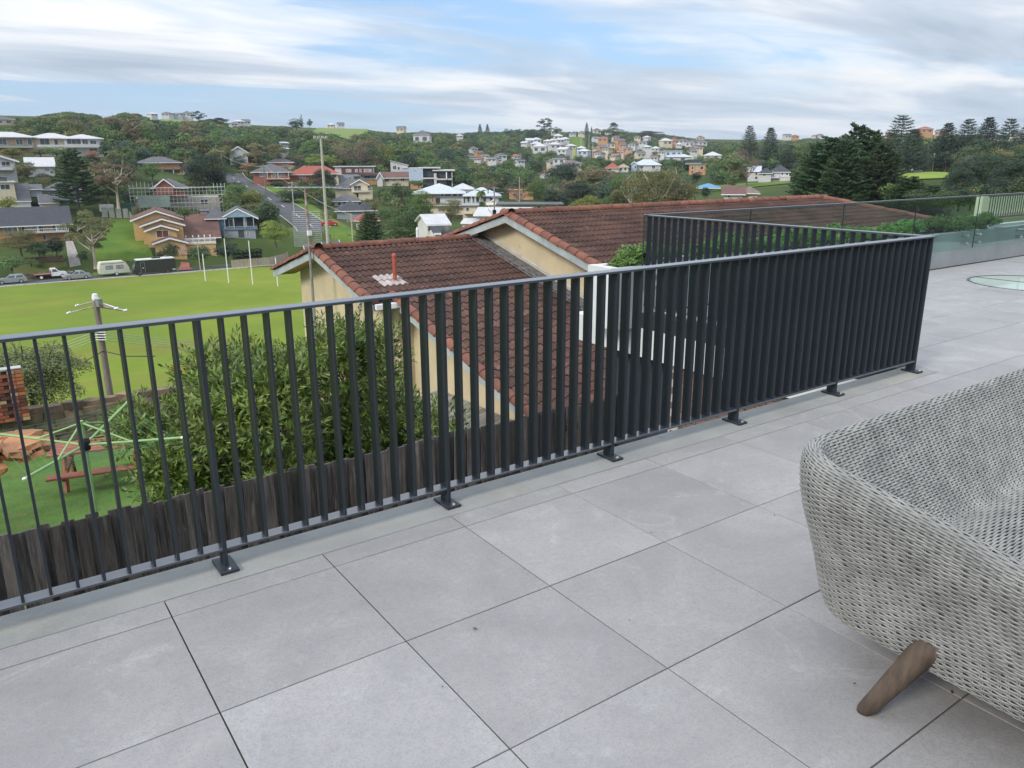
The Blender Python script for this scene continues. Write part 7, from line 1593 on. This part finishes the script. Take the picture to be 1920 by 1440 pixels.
# near timber power pole with its bracket and wires
def nearpole():
    D = 33.0; b_ = at(214, 790, D); z0 = Hs(b_[0], b_[1]); zt = float(at(178, 562, D)[2]); x_, y_ = b_[0], b_[1]
    tp = at(178, 562, D); t = thing('timber_power_pole', 'grey timber power pole with short cross-arms standing beyond the stone wall', 'power pole', (x_, y_, z0)); h = zt-z0; sl_ = (np.array((tp[0], tp[1]))-np.array((x_, y_)))*0.25
    MB().tube([(0, 0, 0), (sl_[0]*.5, sl_[1]*.5, h*.5), (sl_[0], sl_[1], h)], [.15, .13, .105], 14).build('shaft', M_pole, t)
    c = np.array((sl_[0], sl_[1], 0)); MB().lathe([(.10, h-.05), (.12, h+.05), (.09, h+.22), (.0, h+.24)], 12, tuple(c)).build('cap', M_wpaint, t)
    for (d_, zz, ln) in ((rv+fv*.25, h-.30, .95), (rv-fv*.35, h-.12, .90)):
        for s_ in (-1, 1):
            for (o2, w) in ((0, .022), (.14, .018)):
                q0 = c+fv*(o2-.07)+np.array((0, 0, zz+.06)); q1 = c+fv*(o2-.07)+d_*s_*ln+np.array((0, 0, zz-.16)); MB().tube([q0, q1], w, 5).build('stay_arm', M_wpaint if o2 else M_rust, t)
                MB().lathe([(.02, -.03), (.05, 0), (.02, .05)], 8, tuple(q1)).build('insulator', M_wpaint, t)
    MB().box(tuple(c+rv*.18-fv*.1+np.array((0, 0, h-.1))), (.16, .2, .3), 0.4).build('transformer_cap', M_steel, t)
    za = float(at(190, 627, D)[2])-z0
    for k in range(4):
        zz = za+.12-.10*k; q = c*.7+np.array((0, 0, zz)); MB().tube([q-rv*.16-fv*.16, q+rv*.28-fv*.16], .02, 5).build('bracket', M_steel, t)
        e = at(620+k*4, 640+6*k, 70)-np.array((x_, y_, z0)); n = 14; a0 = q+rv*.28-fv*.16; pts = [a0*(1-s)+e*s-np.array((0, 0, 1.3*4*s*(1-s)*.35)) for s in np.linspace(0, 1, n)]
        MB().tube(pts, .012, 4, cap=False).build('wire', M_wirepale, t)
        e = at(-240, 720+9*k, 52)-np.array((x_, y_, z0)); a0 = q-rv*.16-fv*.16; pts = [a0*(1-s)+e*s-np.array((0, 0, 1.2*4*s*(1-s)*.35)) for s in np.linspace(0, 1, n)]; MB().tube(pts, .012, 4, cap=False).build('wire', M_wirepale, t)
    q = c*.6+np.array((0, 0, za-.65))
    e = at(290, 668, 26)-np.array((x_, y_, z0)); MB().tube([q, (q+e)/2-np.array((0, 0, .1)), e], .018, 5).build('service_wire', M_black, t)
    e = at(100, 690, 24)-np.array((x_, y_, z0)); MB().tube([q, (q+e)/2-np.array((0, 0, .15)), e], .018, 5).build('service_wire', M_black, t)
nearpole()
# long service wires over the valley
def wire(a, b, sag, r, label, m=M_wirepale):
    a, b = at(*a), at(*b); pts = [a*(1-s)+b*s-np.array((0, 0, sag*4*s*(1-s))) for s in np.linspace(0, 1, 24)]
    t = MB().tube([p-a for p in pts], r, 4, cap=False).build('overhead_wire', m); t.location = tuple(a); tag(t, label, 'wire')
wire((33, 312, 236), (418, 325, 262), 2.5, .035, 'thin overhead wire crossing in front of the layered pine at left')
wire((418, 292, 288), (499, 312, 236), 1.0, .035, 'thin overhead wire from the distant pole to the hill road pole')
wire((499, 311, 236), (552, 346, 206), .8, .03, 'thin overhead wire between the hill road pole and the corner lawn pole')
wire((552, 346, 206), (662, 404, 150), .8, .03, 'thin overhead wire from the corner lawn pole to the pole by the conifer')
# timber and panel fences
def panelfence(name, label, pts, h, m, board=.28, dz=0):
    P_ = [on(*p, dz=dz) for p in pts]; o0 = P_[0]; t = thing(name, label, 'fence', tuple(o0)); pr_ = MB().box((0, 0, h/2), (board*.93, .03, h)).mesh('board', m)
    cnt = 0
    for a, b in zip(P_, P_[1:]):
        d = b-a; ln = math.hypot(d[0], d[1]); n = max(1, int(ln/board)); an_ = math.atan2(d[1], d[0])
        for k in range(n):
            s = (k+.5)/n; q = a+d*s-o0; link('board', pr_, t, loc=(q[0], q[1], q[2]-.1+random.uniform(-.02, .02)), rot=(0, 0, an_+R(random.uniform(-2, 2)))); cnt += 1
    return t
panelfence('timber_fence', 'pale timber fence curving round the corner garden by the lower road', [(433, 489, 160), (470, 484, 161), (505, 478, 162.5), (530, 470, 167), (539, 462, 172)], 1.8, mat('pale_timber_fence', (0.42, 0.35, 0.27), 0.9, (0.33, 0.27, 0.21), 2, rnd=.12), .30)
panelfence('panel_fence', 'grey-green panel fence along the top of the vacant lawn', [(190, 402, 198), (243, 406, 197)], 2.2, hm('sheet_fence', (0.30, 0.31, 0.27), (0.26, 0.27, 0.24)), 1.2)
panelfence('panel_fence', 'pale panel fence down the side between the vacant lawn and the yellow-brick house', [(243, 406, 197), (252, 418, 190), (263, 428, 184)], 1.9, hm('sheet_fence_pale', (0.33, 0.35, 0.30)), 1.2)
panelfence('hedge_screen', 'green shade-cloth site fence right of the brown-leaved gum', [(226, 388, 200), (256, 390, 200)], 2.6, hm('site_green', (0.035, 0.10, 0.075)), 1.0)
panelfence('picket_fence', 'white picket fence beside the layered conifer at the corner', [(645, 453, 168), (655, 458, 160), (663, 463, 152)], 1.3, M_wpaint, .4)
def hedge(name, label, pts, h, w, lf):
    P_ = [on(*p) for p in pts]; o0 = P_[0]; r = np.random.default_rng(5); lobes = []
    for a, b in zip(P_, P_[1:]):
        ln = np.linalg.norm((b-a)[:2]); n = max(2, int(ln/.8))
        for k in range(n):
            q = a+(b-a)*(k+.5)/n-o0
            for zz in (.25, .6, .85): lobes.append((q[0], q[1], q[2]+h*zz, w*.6, w*.6, h*.22))
    t = thing(name, label, 'hedge', tuple(o0)); link('foliage', fastmesh('foliage', lobes_cloud(lobes, 5200, .36, r, up=.4), 4, LF[lf]), t)
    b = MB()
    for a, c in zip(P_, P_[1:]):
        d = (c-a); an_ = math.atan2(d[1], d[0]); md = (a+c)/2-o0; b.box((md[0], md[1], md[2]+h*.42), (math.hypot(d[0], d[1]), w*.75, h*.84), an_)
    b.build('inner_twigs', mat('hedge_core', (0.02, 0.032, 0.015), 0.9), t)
hedge('clipped_hedge', 'long clipped dark hedge below the blue house', [(437, 462, 168), (486, 456, 170)], 2.6, 1.6, 'dark')
hedge('clipped_hedge', 'dark clipped hedge in front of the white garage and sheds', [(852, 436, 100), (895, 428, 104)], 2.2, 1.6, 'dark')
# garden stone walls above the parked cars
def gwall(label, a, b, h):
    a, b = on(*a), on(*b); d = b-a; n = int(np.linalg.norm(d[:2])/.55); t = thing('garden_wall', label, 'wall', tuple(a)); an_ = math.atan2(d[1], d[0])
    ms = [stone(.56, h/3, .4, 40+i, M_stone) for i in range(4)]
    for k in range(n):
        for r_ in range(3):
            q = d*((k+.5+(.4 if r_ % 2 else 0))/n); link('stone', random.choice(ms), t, loc=(q[0], q[1], q[2]+h/6+h/3*r_), rot=(0, 0, an_+R(random.uniform(-6, 6))))
gwall('dark stone wall above the verge behind the silver cars', (20, 513, 161.2), (132, 504, 161.2), 1.15)
gwall('upper dark stone wall under the shrubs of the brown-brick house', (46, 487, 168.5), (118, 481, 168.5), 1.0)
# added lawn, wall and bars standing in for a reflection in the glass
def reflection_stand_ins():
    X0 = EYE[0]+(9.4-EYE[1])*ray(1842, 380)[0]/ray(1842, 380)[1]; X1 = EYE[0]+(4.2-EYE[1])*ray(1790, 400)[0]/ray(1790, 400)[1]
    MB().span((X1, 4.0, -0.42), (46, 9.6, -0.30)).build('reflected_lawn', mat('reflected_lawn_tone', (0.15, 0.17, 0.06), 0.95, (0.11, 0.13, 0.05), 3, bump=1.0, bscale=40), kind='structure')
    t = thing('reflected_wall', 'added pale wall standing in for a reflection in the glass at right', 'wall', (22, 9.4, -0.3))
    MB().span((X0-22, 0, 0), (22, .2, .70)).build('wall', mat('reflected_wall_tone', (0.62, 0.62, 0.46), 0.8, (0.56, 0.57, 0.43), 1), t); MB().span((X0-22, -0.10, 0.0), (22, -.002, .12)).build('plinth', W_cr, t)
    f = thing('reflected_railing', 'added thin dark bars standing in for a railing reflected in the glass at right', 'fence', (22, 8.5, -0.3))
    MB().span((X0-23.6, -.02, .72), (22, .02, .76)).build('top_rail', M_rail, f); MB().span((X0-23.6, -.02, .10), (22, .02, .14)).build('bottom_rail', M_rail, f)
    pk = MB().box((0, 0, .42), (.022, .022, .60)).mesh('picket', M_rail)
    for k in range(int((45-X0)/.155)): link('picket', pk, f, loc=(X0-23.5+.155*k, 0, 0))
reflection_stand_ins()

# ================================================================== FILLER TREES AND WOODLAND
SKYL = np.array([(-100, 222), (0, 222), (60, 220), (130, 210), (180, 216), (200, 225), (240, 210), (280, 222), (300, 226), (365, 228), (400, 224), (430, 236), (470, 238), (540, 238), (600, 243), (690, 247), (750, 251), (800, 249), (860, 252), (890, 249), (950, 246), (1000, 243), (1050, 249), (1080, 248), (1150, 247), (1200, 250), (1250, 254), (1300, 262), (1380, 267), (1450, 267), (1520, 261), (1600, 262), (1700, 252), (1800, 256), (2000, 252)])
def woodland():
    r = np.random.default_rng(21); cand = []
    kinds = [('broad', 'dark'), ('broad', 'mid'), ('broad', 'olive'), ('broad', 'mid'), ('gum', 'olive'), ('broad', 'shade'), ('gum', 'brown'), ('broad', 'blue'), ('flat', 'dark'), ('broad', 'dark'), ('shrub', 'dark'), ('broad', 'yellow'), ('flat', 'mid')]
    for _ in range(48000):
        px = r.uniform(-60, 1980); D = math.exp(r.uniform(math.log(165), math.log(1500))) if _ < 30000 else r.uniform(600, 2700); p = at(px, 300, D); x, y = p[0], p[1]
        if y < 163 and px < 700: continue
        if px > 640 and D < 215 and px < 1450: continue
        if px > 1450 and D < 150: continue
        cand.append((px, D, x, y))
    C = np.array(cand); z = np.concatenate([H(C[i:i+2000, 2], C[i:i+2000, 3]) for i in range(0, len(C), 2000)])
    keep = []; grid = {}
    hp = hP
    for (px, D, x, y), zz in zip(cand, z):
        h = r.uniform(5.5, 11)*(0.8 if D < 300 else 1.15); w = h*r.uniform(.8, 1.25); u, v = pix((x, y, zz)); m = mpp(u, v, D); vt = v-h/m; wp = w/m
        sk_ = float(np.interp(u, SKYL[:, 0], SKYL[:, 1]))+r.uniform(-3.5, 4.0)
        if vt < sk_:
            h2 = (v-sk_)*m
            if h2 < 2.2: continue
            h = min(h, h2); vt = v-h/m; w = min(w, h*1.7); wp = w/m
        # keep streets, lawns and the fronts of houses free
        if np.min(np.hypot(hp[:, 0]-x, hp[:, 1]-y)) < 9: continue
        if 160 < u < 300 and D < 200: continue
        if u < 700 and D < 185: continue
        if 590 < u < 690 and 205 > D: continue
        if 1296 < u < 1480 and 225 < D < 275: continue
        if 1650 < u < 1810 and D < 262: continue
        if 545 < u < 695 and 470 < D < 720 and v < 276: continue
        if 285 < u < 370 and 520 < D < 690: continue
        if 1062 < u < 1102 and 560 < D < 930: continue
        bad = False
        for (a, b, t_, bs, hd_) in HOUSES:
            if u+wp*.45 > a and u-wp*.45 < b:
                if hd_ > 450:
                    if (D < hd_ and vt < bs-0.45*(bs-t_-8) and v > t_) or hd_-1 < D < hd_+9: bad = True; break
                    continue
                if D < hd_+4 and vt < bs-1.5 and v > t_+1: bad = True; break
                if hd_-2 < D < hd_+11: bad = True; break
        if bad: continue
        # spacing
        sp = max(3.2, w*.50); key = (int(x//8), int(y//8)); ok = True
        for i in (-1, 0, 1):
            for j in (-1, 0, 1):
                for (x2, y2) in grid.get((key[0]+i, key[1]+j), ()):
                    if (x-x2)**2+(y-y2)**2 < sp*sp: ok = False
        if not ok: continue
        grid.setdefault(key, []).append((x, y)); keep.append((w/m*h/m, u, D, x, y, zz, w, h))
    keep.sort(reverse=True)
    zones = [(300, 'on the left hillside'), (700, 'on the slope behind the hill road'), (960, 'in the valley left of the central hill'), (1320, 'around the houses of the central hill'), (3000, 'on the right-hand hills')]
    nm = dict(dark='dark green', mid='mid green', olive='olive', shade='deep green', brown='brownish', blue='blue-green', yellow='yellow-green'); ind = 0
    pts = {k: [] for k in range(6)}
    sk = [('broad', 'dark'), ('broad', 'mid'), ('broad', 'olive'), ('broad', 'mid'), ('broad', 'blue'), ('broad', 'dark')]
    for (a_, u, D, x, y, zz, w, h) in keep:
        if ind < 150:
            kd, lf = kinds[r.integers(len(kinds))]; zn = next(z_ for lim, z_ in zones if u < lim); form = dict(broad='rounded', gum='open-crowned', flat='spreading', shrub='bushy')[kd]
            lab = f'{nm[lf]} {form} tree among the trees {zn}'
            if ind % 12 == 5: lab = f'bare leafless tree among the trees {zn}'
            t = thing('hillside_tree', lab, 'tree', (x, y, zz-.2), r.uniform(0, 6.28), lab.replace(' tree among', ' trees among')); t.scale = (w, w, h)
            if ind % 12 == 5: link('trunk', TRK['bare'][r.integers(3)], t); ind += 1; continue
            l = PRO[(kd, lf)]; link('crown', l[r.integers(len(l))], t); link('trunk', TRK['b'][r.integers(3)], t); ind += 1
        else:
            pts[int(r.integers(6))].append((x, y, zz-.3, w, h))
    for k, (kd, lf) in enumerate(sk):
        if not pts[k]: continue
        P_ = np.array(pts[k]); me = bpy.data.meshes.new('woodland'); me.vertices.add(len(P_)); me.vertices.foreach_set('co', P_[:, :3].astype(np.float32).ravel())
        at_ = me.attributes.new('sz', 'FLOAT_VECTOR', 'POINT'); sc_ = np.column_stack([P_[:, 3], P_[:, 3], P_[:, 4]]); at_.data.foreach_set('vector', sc_.astype(np.float32).ravel()); me.update()
        cm = crown(kd, 900+k, LF[lf], 1100, .062); inst = bpy.data.objects.new('woodland_crown', cm)
        o = link('woodland', me, kind='stuff'); tag(o, f'distant {nm[lf]} woodland covering the hills between the houses', 'woodland')
        ng = bpy.data.node_groups.new('woodland_scatter', 'GeometryNodeTree'); ng.interface.new_socket('Geometry', in_out='INPUT', socket_type='NodeSocketGeometry'); ng.interface.new_socket('Geometry', in_out='OUTPUT', socket_type='NodeSocketGeometry')
        gi, go = ng.nodes.new('NodeGroupInput'), ng.nodes.new('NodeGroupOutput'); ip = ng.nodes.new('GeometryNodeInstanceOnPoints'); oi = ng.nodes.new('GeometryNodeObjectInfo'); oi.inputs[0].default_value = inst
        na_ = ng.nodes.new('GeometryNodeInputNamedAttribute'); na_.data_type = 'FLOAT_VECTOR'; na_.inputs[0].default_value = 'sz'
        rvn = ng.nodes.new('FunctionNodeRandomValue'); rvn.data_type = 'FLOAT_VECTOR'; rvn.inputs[0].default_value = (0, 0, 0); rvn.inputs[1].default_value = (0, 0, 6.28)
        ng.links.new(gi.outputs[0], ip.inputs['Points']); ng.links.new(oi.outputs['Geometry'], ip.inputs['Instance']); ng.links.new(rvn.outputs[0], ip.inputs['Rotation']); ng.links.new(na_.outputs[0], ip.inputs['Scale']); ng.links.new(ip.outputs[0], go.inputs[0])
        md = o.modifiers.new('scatter', 'NODES'); md.node_group = ng
    print('filler', ind, sum(len(v) for v in pts.values()))
woodland()

# small garden shrubs between the houses behind the field
def gardens():
    r = np.random.default_rng(31); done = []
    forms = [('shrub', 'dark', 'dark green'), ('shrub', 'mid', 'mid green'), ('shrub', 'olive', 'olive'), ('broad', 'dark', 'deep green'), ('shrub', 'shade', 'very dark'), ('broad', 'mid', 'leafy green')]
    n = 0
    for _ in range(12000):
        if n >= 130: break
        px = r.uniform(-20, 720); D = r.uniform(163, 300); p = at(px, 300, D); x, y = p[0], p[1]
        if y < 163.5: continue
        z = Hs(x, y); u, v = pix((x, y, z)); m = mpp(u, v, D); h = r.uniform(1.8, 6.0); w = h*r.uniform(.9, 1.4)
        if np.min(np.hypot(hP[:, 0]-x, hP[:, 1]-y)) < 7.5: continue
        if 168 < u < 292 and D < 200: continue
        if 330 < u < 366 and D < 172: continue
        if 118 < u < 162 and D < 182: continue
        if 590 < u < 690 and D < 203: continue
        bad = any((u+w/m*.5 > a and u-w/m*.5 < b and ((hd_-1.5 < D < hd_+10) or (hd_ > D and v-h/m < bs-5 and v > t_))) for (a, b, t_, bs, hd_) in HOUSES) or any((x-a)**2+(y-b)**2 < 9 for a, b in done)
        if bad: continue
        kd, lf, nm_ = forms[r.integers(len(forms))]; done.append((x, y)); n += 1
        zone = 'left of the vacant lawn' if u < 200 else 'around the yellow-brick and scaffolded houses' if u < 430 else 'beside the hill road'
        lab = f'small {nm_} garden shrub {zone}'
        t = thing('garden_shrub', lab, 'shrub', (x, y, z-.1), r.uniform(0, 6.28), lab.replace(' shrub ', ' shrubs ')); t.scale = (w, w, h)
        l = PRO[(kd, lf)]; link('crown', l[r.integers(len(l))], t); link('trunk', TRK['b'][r.integers(3)], t)
gardens()
# thin sea haze over the valley
hz = bpy.data.materials.new('haze'); hz.use_nodes = True; t_ = hz.node_tree; t_.nodes.remove(t_.nodes['Principled BSDF'])
pv = N(t_, 'ShaderNodeVolumePrincipled'); pv.inputs['Color'].default_value = (0.80, 0.88, 1.0, 1); pv.inputs['Density'].default_value = 0.00012; pv.inputs['Anisotropy'].default_value = 0.2
L(t_, pv.outputs[0], t_.nodes['Material Output'].inputs['Volume'])
MB().span((-7400, -7400, -24), (7400, 7400, 95)).build('haze', hz, kind='stuff')

# look-alikes that share a description: say which one by its place in the row
ORD = ['leftmost', 'second from left', 'third from left', 'fourth from left', 'fifth from left', 'sixth from left', 'seventh from left', 'eighth from left', 'ninth from left']
same = {}
for o in list(COL.objects):
    if o.parent is None and o.get('group') and o.get('label') and o.get('kind') is None: same.setdefault((o['group'], o['label']), []).append(o)
for (g, l), obs in same.items():
    if not 2 <= len(obs) <= 9: continue
    obs.sort(key=lambda o: pix(tuple(o.location))[0])
    for k, o in enumerate(obs):
        w_ = ORD[k] if (k < len(obs)-1 or len(obs) > 3) else 'rightmost'
        if len(obs) == 3 and k == 1: w_ = 'middle one'
        if len((l+', '+w_).split()) <= 16: o['label'] = l+', '+w_
